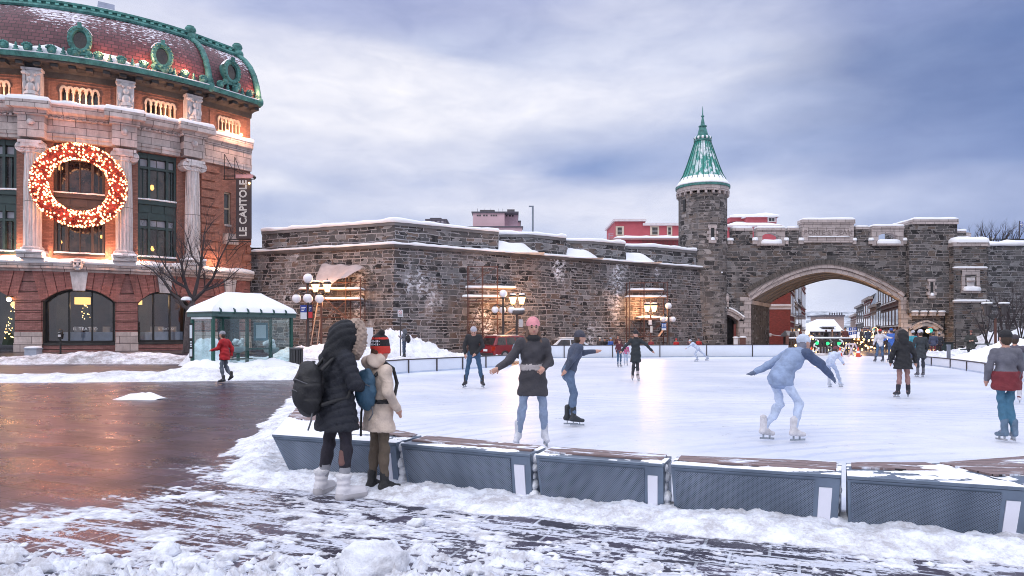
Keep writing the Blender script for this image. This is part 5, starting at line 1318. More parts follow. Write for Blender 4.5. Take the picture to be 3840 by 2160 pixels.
# Ionic columns
for px,seed in [(122,1),(466,2),(722,3)]:
    s = sx(px,.42); p,n_v = pbase(s); c = p+n_v*.42; rz = math.atan2(n_v.x,-n_v.y); M = Matrix.Rotation(rz,3,'Z')
    nf = 56; m = MB(); rows = []
    for z,r in [(6.42,.47),(6.6,.455),(8.5,.455),(10.2,.43),(11.78,.385)]:
        rows.append([(c.x+math.cos(2*math.pi*i/nf)*(r-.035*(i % 4 in (1,2))),c.y+math.sin(2*math.pi*i/nf)*(r-.035*(i % 4 in (1,2))),z) for i in range(nf+1)])
    m.grid(rows); cl = m.build('column',M_PALE,th)
    m = MB(); m.box((c.x,c.y,5.96),(1.25,1.1,.32),M=M); m.lathe([(.62,6.1),(.62,6.22),(.55,6.27),(.58,6.36),(.50,6.44)],24,(c.x,c.y,0)); m.build('column_base',M_PALE,cl)
    m = MB(); m.lathe([(.40,11.75),(.43,11.8),(.40,11.86),(.52,12.1)],24,(c.x,c.y,0)); m.box((c.x,c.y,12.36),(1.18,1.0,.16),M=M); m.box((c.x+n_v.x*.05,c.y+n_v.y*.05,12.17),(.9,.86,.22),M=M)
    for sgn in (-1,1):
        for rr,dd in ((.30,.40),(.19,.45),(.09,.50)):
            q = c+M @ Vector((sgn*.46,-dd+.15,0)); q.z = 12.06
            a_ = q+M @ Vector((0,-.1,0)); e_ = q+M @ Vector((0,.75,0)); m.tube([(a_.x,a_.y,12.06),(e_.x,e_.y,12.06)],rr,16)
    m.build('capital',M_PALE,cl)
    snowcap([(c.x+q.x,c.y+q.y) for q in (M @ Vector(v) for v in ((-.66,-.6,0),(.66,-.6,0),(.66,.5,0),(-.66,.5,0)))],6.12,.15,'base_snow',cl,over=.0,seed=seed)
# ---- entablature
tsweep([(-.1,ZE),(.34,ZE),(.34,ZE+.20),(.40,ZE+.22),(.40,ZE+.40),(.30,ZE+.44),(.30,ZE+1.18),(-.1,ZE+1.18)],'architrave',M_CAPST,pav=.5)
tsweep([(-.1,ZE+1.18),(.46,ZE+1.2),(.50,ZE+1.40),(.86,ZE+1.52),(.92,ZE+1.84),(.98,ZA),(-.1,ZA)],'main_cornice',M_CAPST,pav=.42)
m = MB(); s = -6.0
while s<sx(748): fb(m,s,s+.13,ZE+1.20,ZE+1.36,.44,.60); s += .27
m.build('dentils',M_CAPST,th)
for px in (122,466,722):                            # cornice breaks forward over each column
    s = sx(px,.6); m = MB(); fb(m,s-.62,s+.62,ZE-.02,ZE+1.2,.3,.86); m.build('entablature_block',M_CAPST,th,uvf=t_uv)
    m = MB(); fb(m,s-.75,s+.75,ZE+1.2,ZE+1.5,.4,1.02); fb(m,s-.98,s+.98,ZE+1.5,ZA+.01,.4,1.42); m.build('entablature_block',M_CAPST,th,uvf=t_uv)
    p = tm(s,ZE+.8,.9); MB().ball(p,.20,12,8,sc=(1,1,1)).build('rosette',M_PALE,th,smooth=True)
    q = [tm(s-.95,0,1.36)[:2],tm(s+.95,0,1.36)[:2],tm(s+.95,0,.2)[:2],tm(s-.95,0,.2)[:2]]; snowcap(q,ZA,.30,'cornice_snow',th,over=.02,seed=px)
tsnow(.96,.02,ZA,.26,'cornice_snow',seed=9,pav=.42)
# ---- attic storey
aops = []; groups = [(-20,36,3),(228,370,6),(546,655,6),(818,896,6)]
for a,c,n_ in groups:
    sa,sb = sx(a),sx(c); w_ = (sb-sa)/n_
    for i in range(n_):
        u = sa+w_*i; f = tudor(u+w_/2,w_*.36,15.55,15.80,2.2); aops.append(dict(a=u+w_*.14,b=u+w_*.86,bot=14.98,top=f,depth=.35,n=7))
face,rv = wall_open(tm,-6.0,S2,ZA,ZEV-.25,aops,step=.6); face.build('attic_wall',M_BRICKA,th,uvf=t_uv); rv.build('reveal_lining',P('attic reveal stone',(.30,.22,.18),.8),th)
for a,c,n_ in groups:
    sa,sb = sx(a),sx(c); w_ = (sb-sa)/n_
    wn = fb(MB(),sa-.12,sb+.12,14.80,14.96,-.1,.14).build('attic_window',P('cream arcade stone',(.50,.40,.32),.75,var=.2),th)
    m = MB()
    for i in range(n_+1): fb(m,sa+w_*i-w_*.13,sa+w_*i+w_*.13,14.97,15.56,-.05,.07)
    for i in range(n_):
        cc = sa+w_*(i+.5); am,_ = archband(cc,w_*.37,tudor(cc,w_*.37,15.55,15.82,2.2),0.0,.13,-.02,.09,10,mapf=tm); m.add(am.v,am.f)
    m.build('arcade',P('cream arcade stone',(.50,.40,.32),.75),wn)
    fb(MB(),sa,sb,14.96,15.9,-.34,-.30).build('pane',M_PANE,wn)
    m = MB(); e = .62
    for q in [(sa-e,sa-e+.09,14.72,16.15),(sb+e-.09,sb+e,14.72,16.15),(sa-e+.09,sb+e-.09,16.06,16.15)]: fb(m,q[0],q[1],q[2],q[3],-.02,.05)
    m.build('panel_moulding',M_BRICKA,th,uvf=t_uv)
# winged figures over the columns
for k,px in enumerate((124,470,722)):
    s = sx(px,.4); p,n_v = pbase(s); c = p+n_v*.35; M = Matrix.Rotation(math.atan2(n_v.x,-n_v.y),3,'Z')
    m = MB(); m.box((c.x,c.y,15.60),(.88,.62,1.9),M=M)
    def bl(x,y,z,r,s3=(1,1,1)): q = M @ Vector((x,y,0)); m.ball((c.x+q.x,c.y+q.y,z),r,12,8,sc=s3)
    bl(0,-.38,15.02,.34,(1.2,.8,.9)); bl(0,-.42,15.42,.27,(1.0,.8,1.1)); bl(0,-.46,15.86,.17,(1,1,1.15)); bl(-.30,-.40,15.55,.12,(1,1,2.2)); bl(.30,-.40,15.5,.12,(1,1,2.2)); bl(-.22,-.45,14.85,.16,(1,1,1.3)); bl(.22,-.45,14.85,.16,(1,1,1.3)); bl(-.33,-.30,16.3,.18,(1.2,.7,.7)); bl(.33,-.30,16.3,.18,(1.2,.7,.7)); bl(-.16,-.36,16.2,.1); bl(.16,-.36,16.2,.1)
    m.box((c.x,c.y,16.52),(1.02,.74,.13),M=M)
    m.build('figure_block',M_PALE,th,smooth=False)
# dark stained frieze and deep eave
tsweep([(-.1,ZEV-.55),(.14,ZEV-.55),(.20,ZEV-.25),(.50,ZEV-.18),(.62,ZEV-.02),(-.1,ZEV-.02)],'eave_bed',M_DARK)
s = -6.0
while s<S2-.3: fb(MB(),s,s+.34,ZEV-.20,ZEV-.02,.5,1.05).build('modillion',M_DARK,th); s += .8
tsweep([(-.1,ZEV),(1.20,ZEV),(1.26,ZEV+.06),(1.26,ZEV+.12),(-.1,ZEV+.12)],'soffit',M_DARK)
tsweep([(.6,ZEV+.12),(1.30,ZEV+.12),(1.34,ZEV+.20),(1.40,ZEV+.36),(1.34,ZEV+.42),(.6,ZEV+.42)],'gutter',M_COP)
tsnow(1.36,.95,ZEV+.40,.05,'gutter_snow',seed=31)
# cresting of palmettes and little spires on the gutter
cr1,cr2 = MB(),MB()
def palm(mb,s,big):
    z0 = ZEV+.42; d = 1.22
    if s>S2:
        pass
    def pt(du,z,dd=0): return Vector(tm(s+du,z,d+dd))
    p,n_v = pbase(s); ctr = pt(0,z0+.26); M = Matrix.Rotation(math.atan2(n_v.x,-n_v.y),3,'Z')
    if big:
        mb.ball(ctr,.25,10,7,sc=(1,.8,1))
        for a in range(5):
            t = R(-60+30*a); q = M @ Vector((math.sin(t)*.24,-.12,0)); mb.ball((ctr.x+q.x,ctr.y+q.y,ctr.z+math.cos(t)*.20-.02),.085,7,5)
        q = M @ Vector((0,-.2,0)); mb.ball((ctr.x+q.x,ctr.y+q.y,ctr.z-.12),.10,7,5)
    else:
        mb.lathe([(.12,z0-.02),(.17,z0+.10),(.07,z0+.16),(.13,z0+.24),(.05,z0+.32),(.08,z0+.38),(.01,z0+.52)],7,(ctr.x,ctr.y,0))
s = -5.6; k = 0; step = 1.02
while s<S2-.1:
    cr1 = MB(); palm(cr1,s,k % 2 == 0); cr1.build('palmette' if k % 2 == 0 else 'cresting_spire',M_COP,th,smooth=True); s += step*.52; k += 1
# snow pillows behind the cresting
pts = tpath(-6,sx(520),st=.2,ret=False); m = sweep_poly(pts,[(.75,ZEV+.4),(1.05,ZEV+.4),(1.10,ZEV+.62),(.95,ZEV+.86),(.72,ZEV+.95)])
m.v = [(x,y,z+(max(0,z-ZEV-.5))*(-1.1+2.4*float(fbm(np.float64(x*.8),np.float64(y*.8+4),3)))) for x,y,z in m.v]; m.build('eave_snow',M_SNOWR,th,smooth=True)
# ---- mansard roof
def slatemat():
    m_,nb = newmat('maroon slates'); uv0 = nb.n('ShaderNodeUVMap',uv_map='UVMap').outputs[0]; sp = nb.n('ShaderNodeSeparateXYZ',{0: uv0})
    nd = nb.n('ShaderNodeTexBrick',{'Vector': uv0,'Color1': (.085,.024,.034,1),'Color2': (.155,.052,.064,1),'Mortar': (.035,.012,.016,1),'Scale': 1.0,'Mortar Size': .022,'Mortar Smooth': .2,'Brick Width': .34,'Row Height': .235},offset=.5)
    c_ = nb.mix(.5,nd.outputs[0],nb.mix(nb.noise(uv0,1.5,5,.6),(.5,.5,.5),(1.5,1.4,1.4)),'MULTIPLY')
    hi = nb.math('DIVIDE',nb.math('SUBTRACT',sp.outputs[1],18.7),2.6)
    cl = nb.noise(nb.vmul(uv0,(1.0,1.0,1)),.28,3,.5); sn = nb.noise(nb.vmul(uv0,(2.6,6.5,1)),1.5,4,.65)
    mk = nb.math('ADD',nb.math('MULTIPLY',hi,.16),nb.math('ADD',nb.math('MULTIPLY',cl,.34),nb.math('MULTIPLY',sn,.60)))
    mk = nb.math('ADD',mk,nb.math('MULTIPLY',nb.math('SUBTRACT',.5,nb.math('FRACT',nb.math('DIVIDE',sp.outputs[1],.235))),.06))
    c_ = nb.mix(nb.ramp(mk,[(.585,0.0),(.615,1.0)]),c_,(.76,.74,.82))
    return finish(m_,nb,**{'Base Color': c_,'Roughness': .55,'Normal': nb.n('ShaderNodeBump',{'Height': nd.outputs[1],'Strength': .7,'Distance': .03},invert=True).outputs[0]})
M_SLATE = slatemat()
MP = [(1.0,ZEV+.35),(.95,17.6),(.80,18.3),(.50,19.05),(.05,19.75),(-.55,20.35),(-1.3,20.85)]
tsweep([*MP,(-1.3,ZEV+.3)],'roof',M_SLATE,uv=t_uv,smooth=True,auto=50); roof = bpy.data.objects['roof']
tsweep([(-1.5,20.8),(-1.12,20.78),(-1.04,20.88),(-1.08,21.0),(-1.3,21.04),(-1.3,21.18),(-1.18,21.22),(-1.18,21.34),(-1.6,21.36)],'roof_cornice',M_COP)
tsweep([(-3.0,21.31),(-1.30,21.32),(-1.30,21.42),(-3.0,21.48)],'roof_top_snow',M_SNOWR)
s = -6.0
while s<S2-.3: fb(MB(),s,s+.22,21.05,21.17,-1.35,-1.12).build('roof_stud',P('pale verdigris',(.12,.36,.32),.6),th); s += .5
# ridge ribs at the pavilion corners
def rib(s,off=0.0,name='roof_rib',corner=False):
    pr = [(d+.12,z) for d,z in MP]+[(-1.35,21.2)]
    if corner:
        o1 = Vector((math.sin(R(54.6)),-math.cos(R(54.6)),0)); o2 = Vector((math.cos(R(54.6)),math.sin(R(54.6)),0)); pts = [Vector((c_end[0],c_end[1],0))+(o1+o2)*d+Vector((0,0,z)) for d,z in pr]
    else: pts = [Vector(tm(s,z,d)) for d,z in pr]
    o_ = MB().tube(pts,[.24,.22,.20,.19,.18,.18,.20,.24],8).build(name,M_COP,th,smooth=True)
    k = MB()
    for i in range(len(pts)-1):
        for t in (0,.33,.66): q = pts[i].lerp(pts[i+1],t); k.ball(q+Vector((0,0,.0)),.22,8,5,sc=(1,1,.35))
    top = pts[-1]; k.lathe([(.24,-.5),(.34,-.2),(.28,.15),(.36,.30),(.32,.44),(.2,.48),(.24,.54),(.05,.6)],12,top); k.ball(pts[-2]+Vector((0,0,.1)),.34,10,7); k.ball(pts[0],.34,10,7)
    k.build('rib_ornament',M_COP,o_,smooth=True); return o_
rib(sx(768,.5)); rib(S2-.12)
# oval dormers
for k,(px,py) in enumerate([(300,152),(607,213),(867,272)]):
    s = sx(px,1.1); z = ZY(py,tm(s,0,1.1)[1]); p,n_v = pbase(s); M = Matrix.Rotation(math.atan2(n_v.x,-n_v.y),3,'Z'); c = p+n_v*1.02
    def lp(x,y,zz): q = M @ Vector((x,y,0)); return (c.x+q.x,c.y+q.y,zz)
    n_ = 32; m = MB(); rows = []
    for rx,rz_,yy in [(.56,.74,.9),(.56,.74,-.12),(.62,.80,-.20),(.54,.71,-.28),(.37,.53,-.26),(.33,.48,-.10)]:
        rows.append([lp(math.cos(2*math.pi*i/n_)*rx,yy,z+math.sin(2*math.pi*i/n_)*rz_) for i in range(n_+1)])
    m.grid(rows); dm = m.build('dormer',M_COP,roof,smooth=True,auto=35)
    m = MB()
    for i in range(20):
        a = 2*math.pi*i/20; m.ball(lp(math.cos(a)*.56,-.26,z+math.sin(a)*.68),.07,7,5)
    m.box(lp(0,-.28,z+.76),(.2,.2,.34),M=M); m.ball(lp(-.45,-.15,z-.74),.2,8,6); m.ball(lp(.45,-.15,z-.74),.2,8,6); m.box(lp(0,-.1,z-.80),(.9,.3,.14),M=M)
    m.build('dormer_moulding',M_COP,dm)
    m = MB(); m.add([lp(math.cos(2*math.pi*i/n_)*.38,-.08,z+math.sin(2*math.pi*i/n_)*.54) for i in range(n_)],[tuple(range(n_))]); m.build('pane',M_PANE,dm)
    rows = [[lp(math.cos(t)*r_,yy,z+math.sin(t)*r_*1.24) for t in np.linspace(R(25),R(155),12)] for r_,yy in ((.66,.2),(.70,-.1),(.66,-.2))]; MB().grid(rows).build('dormer_snow',M_SNOWR,dm,smooth=True)
MB().box(tm(sx(398),21.9,-3.2),(.9,.9,.9),rz=.6).build('roof_hatch',P('grey roof hatch',(.3,.33,.42),.6),th)
# ---- warm uplights on the ledges
WC = (1.0,.47,.26)
for px,z,d,e in [(60,5.95,.42,75),(178,5.95,.42,95),(415,5.95,.42,95),(505,5.95,.42,90),(690,5.95,.42,60),(790,5.9,.45,40)]:
    plight(tm(sx(px),z+.1,d+.2),e*2.3,WC,.08,'uplight',th)
for px,e in [(10,60),(300,90),(600,90),(700,25),(855,90),(905,50)]: plight(tm(sx(px),ZA+.35,.75),e*2.0,WC,.08,'uplight',th)
for px,e in [(385,60),(530,130),(665,150),(920,90)]: plight(tm(sx(px),17.9,1.55),e*.95,(1.0,.40,.20),.08,'uplight',th)
for px in (852,905):
    p = tm(sx(px,.8),ZA+.22,.8); o_ = MB().ball(p,.10,8,6).build('spotlight',E('spot bulb',(1,.62,.3),6.0),th)

# ================================================================== WREATH
s = sx(298,1.0); p,n_v = pbase(s); c = p+n_v*1.02; c.z = 10.02; rgt = Vector((-n_v.y,n_v.x,0)); up = Vector((0,0,1))
wr = thing('christmas_wreath','giant glowing red christmas wreath hung on the theatre front','wreath',c)
RM,rm_ = 1.95,.40
m = MB(); rows = []
for i in range(73):
    a = 2*math.pi*i/72; ctr = c+(rgt*math.cos(a)+up*math.sin(a))*RM; o_ = (rgt*math.cos(a)+up*math.sin(a)); row = []
    for j in range(15):
        t = 2*math.pi*j/14; rr = rm_*(.92+.16*(random.random() if j<14 else 0)) if j<14 else None
        rr = rm_*.96 if rr is None or j == 0 else rr
        row.append(ctr+(o_*math.cos(t)+n_v*math.sin(t)*.55)*rr)
    rows.append(row)
rows[-1] = rows[0]; m.grid(rows).build('garland',P('red tinsel foliage',(.12,.016,.008),.6,var=.8,vs=9.0,bump=.8,bs=30),wr)
lv = MB(); bl1,bl2 = MB(),MB(); r = random.Random(11)
for i in range(2600):
    a = r.uniform(0,2*math.pi); t = r.uniform(-.5,math.pi+.5); o_ = (rgt*math.cos(a)+up*math.sin(a)); q = c+o_*RM+(o_*math.cos(t)+n_v*math.sin(t)*.55)*(rm_*r.uniform(.95,1.16))
    d_ = Vector((r.uniform(-1,1),r.uniform(-1,1),r.uniform(-1,1))).normalized(); e_ = d_.orthogonal().normalized()*.035; lv.add([q-d_*.10-e_,q+d_*.10-e_,q+d_*.10+e_],[(0,1,2)])
lv.build('tinsel',P('red leaf',(.24,.02,.01),.5,var=.5,vs=6),wr)
k = 0; wbm = E('wreath bulb',(1.0,.46,.22),6.5)
while k<760:
    a = r.uniform(0,2*math.pi); t = r.uniform(-.35,math.pi+.35); o_ = (rgt*math.cos(a)+up*math.sin(a)); q = c+o_*RM+(o_*math.cos(t)+n_v*math.sin(t)*.6)*(rm_*1.13)
    if k<100: MB().ball(q,.052,6,4).build('bulb',wbm,wr); k += 1; continue
    (bl1 if k % 5 else bl2).ball(q,.052 if k % 5 else .045,6,4); k += 1
for o_ in (bl1.build('string_lights',wbm,wr),bl2.build('red_lights',E('wreath red bulb',(1.0,.16,.06),1.6),wr)): o_['kind'] = 'stuff'
for i in range(10):
    a = 2*math.pi*i/10; plight(c+(rgt*math.cos(a)+up*math.sin(a))*(RM)+n_v*.75,48,(1.0,.30,.17),.25,'wreath_glow',wr)
for i in range(8):
    a = 2*math.pi*i/8; plight(c+(rgt*math.cos(a)+up*math.sin(a))*(RM+.0)-n_v*.45,22,(1.0,.40,.15),.15,'wreath_glow',wr)

# ================================================================== BLADE SIGN
s = sx(858); p,n_v = pbase(s)
# the panel hangs square to the street, between two brackets
Yb = p.y-.5; p0 = Q(887,672,Yb); p1 = Q(942,672,Yb); zt_,zb_ = p0.z,Q(887,895,Yb).z
sg = thing('blade_sign','tall black vertical sign reading LE CAPITOLE on the theatre corner','sign',((p0.x+p1.x)/2,Yb,zb_))
MB().bx(p0.x,p1.x,Yb-.09,Yb+.09,zb_,zt_).build('panel',P('sign plum black',(.028,.018,.022),.5),sg)
ctr = Vector(((p0.x+p1.x)/2+.05,Yb-.095,(zt_+zb_)/2+.02))
Mt = face_M(ctr,(0,0,1),(-1,0,0))
txt = 'LE CAPITOLE'
t1 = text_mesh(txt,.66,'lettering',E('lit white letters',(.95,.85,.88),.75),sg,.006,Mt,spacing=1.02,offset=.012)
sc_ = (zt_-zb_-.25)/(max(v.co.z for v in t1.data.vertices)-min(v.co.z for v in t1.data.vertices))
cz = ctr.z-origin_of(sg).z; wx = max(v.co.x for v in t1.data.vertices)-min(v.co.x for v in t1.data.vertices); sxw = .42*(p1.x-p0.x)/wx; cx_ = ctr.x-origin_of(sg).x
for v in t1.data.vertices: v.co.z = cz+(v.co.z-cz)*sc_; v.co.x = cx_-.05+(v.co.x-cx_)*max(1.0,sxw)
t2 = text_mesh(txt,.66,'lettering_inset',P('sign plum black',(.028,.018,.022),.5),sg,.003,face_M(ctr+Vector((0,-.009,0)),(0,0,1),(-1,0,0)),spacing=1.02,offset=-.022)
for v in t2.data.vertices: v.co.z = cz+(v.co.z-cz)*sc_; v.co.x = cx_-.05+(v.co.x-cx_)*max(1.0,sxw)
wallx = p0.x-.75
m = MB()
def bp(px,py): return Q(px,py,Yb)
for a,b_ in [((842,578),(930,664)),((880,588),(942,664))]:
    a,b_ = bp(*a),bp(*b_); mid = a.lerp(b_,.4)+Vector((-.1,0,-.35)); m.tube([a,mid,b_],.022,6)
for a,b_ in [((842,578),(842,672)),((880,588),(880,672)),((842,630),(890,636)),((855,660),(855,672))]: m.tube([bp(*a),bp(*b_)],.022,6)
for py in (660,672): m.tube([bp(838,py),bp(956,py)],.03,6)
m.ball(bp(955,666),.10,8,6)
m.build('top_bracket',M_BLACK,sg)
MB().bx(bp(885,668).x,bp(950,668).x,Yb-.06,Yb+.06,bp(0,668).z,bp(0,655).z).build('neon_bar',P('red white neon tube',(.45,.25,.28),.4),sg)
m = MB()
for py in (898,906): m.tube([bp(845,py),bp(942,py)],.03,6)
for a,b_ in [((848,905),(848,980)),((885,905),(885,940)),((840,936),(890,936))]: m.tube([bp(*a),bp(*b_)],.022,6)
m.tube([bp(930,908),bp(895,930),bp(872,960),bp(848,985)],.022,6); m.tube([bp(910,908),bp(880,930),bp(858,960)],.02,6)
m.build('lower_bracket',M_BLACK,sg)
plight((ctr.x,Yb-.5,zt_-.3),9,(1,.55,.22),.06,'sign_lamp',sg)
MB().ball((p0.x+.9,Yb-.16,zt_-.30),.07,8,6).build('sign_bulb',E('warm bulb',(1.0,.66,.28),14.0),sg)
# balcony drape / snow-topped stone by the lower bracket
for (a,b_,z0,z1) in [(835,880,7.45,8.15)]: fb(MB(),sx(a),sx(b_),z0,z1,-.02,.45).build('stone_bracket',M_CAPST,th,bevel=.05)
# ================================================================== BUS SHELTER
M_GP = P('shelter green paint',(0.012,0.085,0.065),0.4,var=.15)
SHA = R(55.9); so_ = Vector((-11.85,27.5,0))
sh = thing('bus_shelter','green-framed glass bus shelter with a thick snow-covered hipped roof','bus shelter',so_)
def sp(u,v,z): return (so_.x+math.cos(SHA)*u-math.sin(SHA)*v,so_.y+math.sin(SHA)*u+math.cos(SHA)*v,z)
LN,WD,EH = 3.75,1.45,2.22
SM = Matrix.Rotation(SHA,3,'Z')
def sbox(m,u0,u1,v0,v1,z0,z1): return m.box(sp((u0+u1)/2,(v0+v1)/2,(z0+z1)/2),(u1-u0,v1-v0,z1-z0),M=SM)
for u,v in [(0,0),(LN,0),(0,WD),(LN,WD),(LN*.36,WD),(LN*.68,WD)]:
    sbox(MB(),u-.055,u+.055,v-.055,v+.055,-.05,EH).build('post',M_GP,sh)
m = MB(); sbox(m,-.14,LN+.14,-.14,-.04,EH,EH+.16); sbox(m,-.14,LN+.14,WD+.04,WD+.14,EH,EH+.16); sbox(m,-.14,-.04,-.04,WD+.04,EH,EH+.16); sbox(m,LN+.04,LN+.14,-.04,WD+.04,EH,EH+.16); m.build('fascia',P('shelter grey green fascia',(.06,.12,.12),.4),sh)
sbox(MB(),-.10,.02,-.02,WD*.95,EH-.10,EH-.02).build('end_panel',P('white sign panel',(.7,.74,.78),.4),sh)
r0,r1 = LN*.27,LN*.73; zr = 3.27
m = MB(); e = .20
m.add([sp(-e,-e,EH+.16),sp(LN+e,-e,EH+.16),sp(LN+e,WD+e,EH+.16),sp(-e,WD+e,EH+.16),sp(r0,WD/2,zr-.12),sp(r1,WD/2,zr-.12)],[(0,1,5,4),(1,2,5),(2,3,4,5),(3,0,4),(0,3,2,1)]); m.build('roof',M_GP,sh)
# snow lying on the roof, softly ribbed by the panels beneath
def roof_snow():
    m = MB(); 
    def face(a,b_,c,d,n1,n2):
        rows = []
        for j in range(n2+1):
            t = j/n2; row = []
            for i in range(n1+1):
                s_ = i/n1; p = Vector(a).lerp(Vector(b_),s_).lerp(Vector(d).lerp(Vector(c),s_),t)
                th_ = .11*(1-t*.3)+.02*math.cos(s_*n1*2*math.pi/5)*(1-t)+(float(fbm(np.float64(p.x*1.5),np.float64(p.y*1.5),3))-.5)*.05
                if j == 0: th_ = .005
                row.append((p.x,p.y,p.z+th_))
            rows.append(row)
        m.grid(rows)
    e = .17; a,b_,c,d = sp(-e,-e,EH+.19),sp(LN+e,-e,EH+.19),sp(LN+e,WD+e,EH+.19),sp(-e,WD+e,EH+.19); p,q = sp(r0,WD/2,zr-.07),sp(r1,WD/2,zr-.07)
    face(a,b_,q,p,30,10); face(b_,c,q,q,12,10); face(c,d,p,q,30,10); face(d,a,p,p,12,10); return m
roof_snow().build('roof_snow',M_SNOWR,sh,smooth=True)
m = MB()
for i in range(6): u = LN*(i+.35)/6; m.hull([sp(u-.03,-.24,EH+.12),sp(u+.03,-.24,EH+.12),sp(u+.03,0,EH+.12),sp(u-.03,0,EH+.12)],[sp(u-.02,-.20,EH+.30),sp(u+.02,-.20,EH+.30),sp(u+.02,.05,EH+.42),sp(u-.02,.05,EH+.42)])
m.build('snow_guards',P('guard dark green',(.02,.06,.06),.5),sh)
for (u0,u1,v,name) in [(.06,LN*.36,WD,0),(LN*.36,LN*.68,WD,0),(LN*.68,LN-.06,WD,0),(.75,LN-.06,0.0,1)]:
    sbox(MB(),u0,u1,v-.008,v+.008,.16,EH).build('glass_panel',M_GLASSC,sh)
for u in (0,LN):
    o_ = sbox(MB(),u-.008,u+.008,.06,WD-.06,.16,EH).build('glass_panel',M_GLASSC,sh)
m = MB(); sbox(m,LN*.70,LN-.06,WD-.03,WD+.02,.82,.90); sbox(m,.06,LN-.06,WD-.02,WD+.02,2.16,2.22); m.build('glass_rail',M_GP,sh)
pf = sbox(MB(),LN*.76,LN*.955,WD-.05,WD-.03,1.22,2.02).build('poster_frame',P('poster frame blue grey',(.10,.22,.28),.4),sh)
sbox(MB(),LN*.79,LN*.925,WD-.062,WD-.051,1.32,1.92).build('poster',P('blank transit notice',(.62,.70,.76),.4,var=.05),pf)
sbox(MB(),LN*.36,LN*.66,WD-.5,WD-.1,.42,.47).build('seat',P('shelter bench grey',(.12,.15,.15),.5),sh)
bank('snow_drift',[(-13.0,27.2,.8),(-12.0,26.9,1.2),(-11.2,27.9,1.0),(-10.2,29.4,1.1),(-9.2,30.6,.6)],.85,0.42,44.0,M_SNOWR,'soft white snow drift around the feet of the bus shelter',st=0.09,rough=.5)
# bus-stop post left of the shelter
t = thing('bus_stop_post','slim bus stop post with white timetable panels left of the shelter','sign post',G(722,1394))
p = G(722,1394); MB().tube([(p.x,p.y,0),(p.x,p.y,2.05)],.035,8).build('pole',M_GP,t)
m = MB(); m.bx(p.x-.10,p.x+.03,p.y-.06,p.y-.03,.55,1.95); m.build('sign_board',M_BLACK,t)
m = MB(); m.bx(p.x-.085,p.x+.015,p.y-.07,p.y-.061,1.35,1.88); m.bx(p.x-.085,p.x+.015,p.y-.07,p.y-.061,.62,.92); m.build('timetable',P('timetable white',(.62,.68,.74),.4),t)
m = MB()
for z in (1.18,1.08,1.0): m.bx(p.x-.07,p.x+.0,p.y-.07,p.y-.061,z,z+.05)
m.build('route_numbers',P('timetable white',(.6,.6,.6),.4),t)

# ================================================================== small street furniture on the left
p = Vector((XY(227,36.6),36.6,ghf(XY(227,36.6),36.6))); t = thing('parking_meter','black parking meter on a thin post before the big restaurant window','parking meter',p)
MB().tube([p,p+Vector((0,0,1.0))],.045,8).build('post',M_BLACK,t)
m = MB(); m.hull([p+Vector((x,y,.95)) for x,y in ((-.09,-.07),(.09,-.07),(.09,.07),(-.09,.07))],[p+Vector((x,y,1.22)) for x,y in ((-.12,-.09),(.12,-.09),(.12,.09),(-.12,.09))]); m.lathe([(.12,1.20),(.12,1.32),(.08,1.42),(.01,1.46)],12,p); m.build('meter_head',M_BLACK,t,smooth=False)
MB().bx(p.x-.07,p.x+.07,p.y-.11,p.y-.09,p.z+1.06,p.z+1.18).build('label_plate',P('meter plate',(.5,.5,.52),.4),t); MB().lathe([(.06,0),(.06,.02)],12,(p.x,p.y-.11,p.z+1.28)).build('display',P('meter plate',(.5,.5,.52),.4),t)
p = G(125,1347,.1); p = Vector((XY(125,35.4),35.4,.28)); t = thing('utility_box','small grey metal box half sunk in the snow bank at the left','utility box',p)
MB().box((p.x,p.y,p.z+.22),(.62,.45,.48)).build('cabinet',P('galvanised grey',(.30,.33,.40),.5,metal=.2),t,bevel=.02); MB().box((p.x,p.y,p.z+.48),(.68,.5,.05)).build('lid',P('galvanised grey',(.30,.33,.40),.5),t)
snowcap([(p.x-.3,p.y-.22),(p.x+.3,p.y-.22),(p.x+.3,p.y+.22),(p.x-.3,p.y+.22)],p.z+.50,.09,'lid_snow',t,over=.0)
p = Vector((XY(1111,30.2),30.2,0)); t = thing('litter_bin','dark slatted litter bin just right of the bus shelter','litter bin',p)
m = MB()
for k in range(16): a = 2*math.pi*k/16; m.box((p.x+math.cos(a)*.27,p.y+math.sin(a)*.27,.45),(.03,.075,.82),M=Matrix.Rotation(a,3,'Z'))
m.build('slats',P('bin dark slats',(.05,.05,.055),.5),t); MB().lathe([(.24,.03),(.24,.86)],14,p).build('liner',M_BLACK,t); MB().lathe([(.27,.84),(.31,.86),(.30,.92),(.20,.93)],16,p).build('rim',P('bin rim',(.12,.12,.13),.4),t)
for px,Yp,lb in [(1017,33.5,'snow-filled planter on a green post seen through the shelter glass'),(893,34.5,'snow-filled planter behind the red-jacketed walker')]:
    x = XY(px,Yp); p = Vector((x,Yp,ghf(x,Yp))); t = thing('planter',lb,'planter',p,group='green street planters')
    MB().tube([p,p+Vector((0,0,.55))],.085,8).build('post',M_GP,t); MB().lathe([(.08,.52),(.30,.62),(.38,.80),(.36,.84)],16,p).build('bowl',P('pale planter bowl',(.30,.34,.36),.6),t)
    m = MB(); rr = random.Random(px); [m.ball(p+Vector((rr.uniform(-.26,.26),rr.uniform(-.2,.2),.88+rr.uniform(0,.28))),rr.uniform(.07,.14),8,6) for _ in range(16)]; m.build('snowy_plants',M_SNOWD,t,smooth=True)

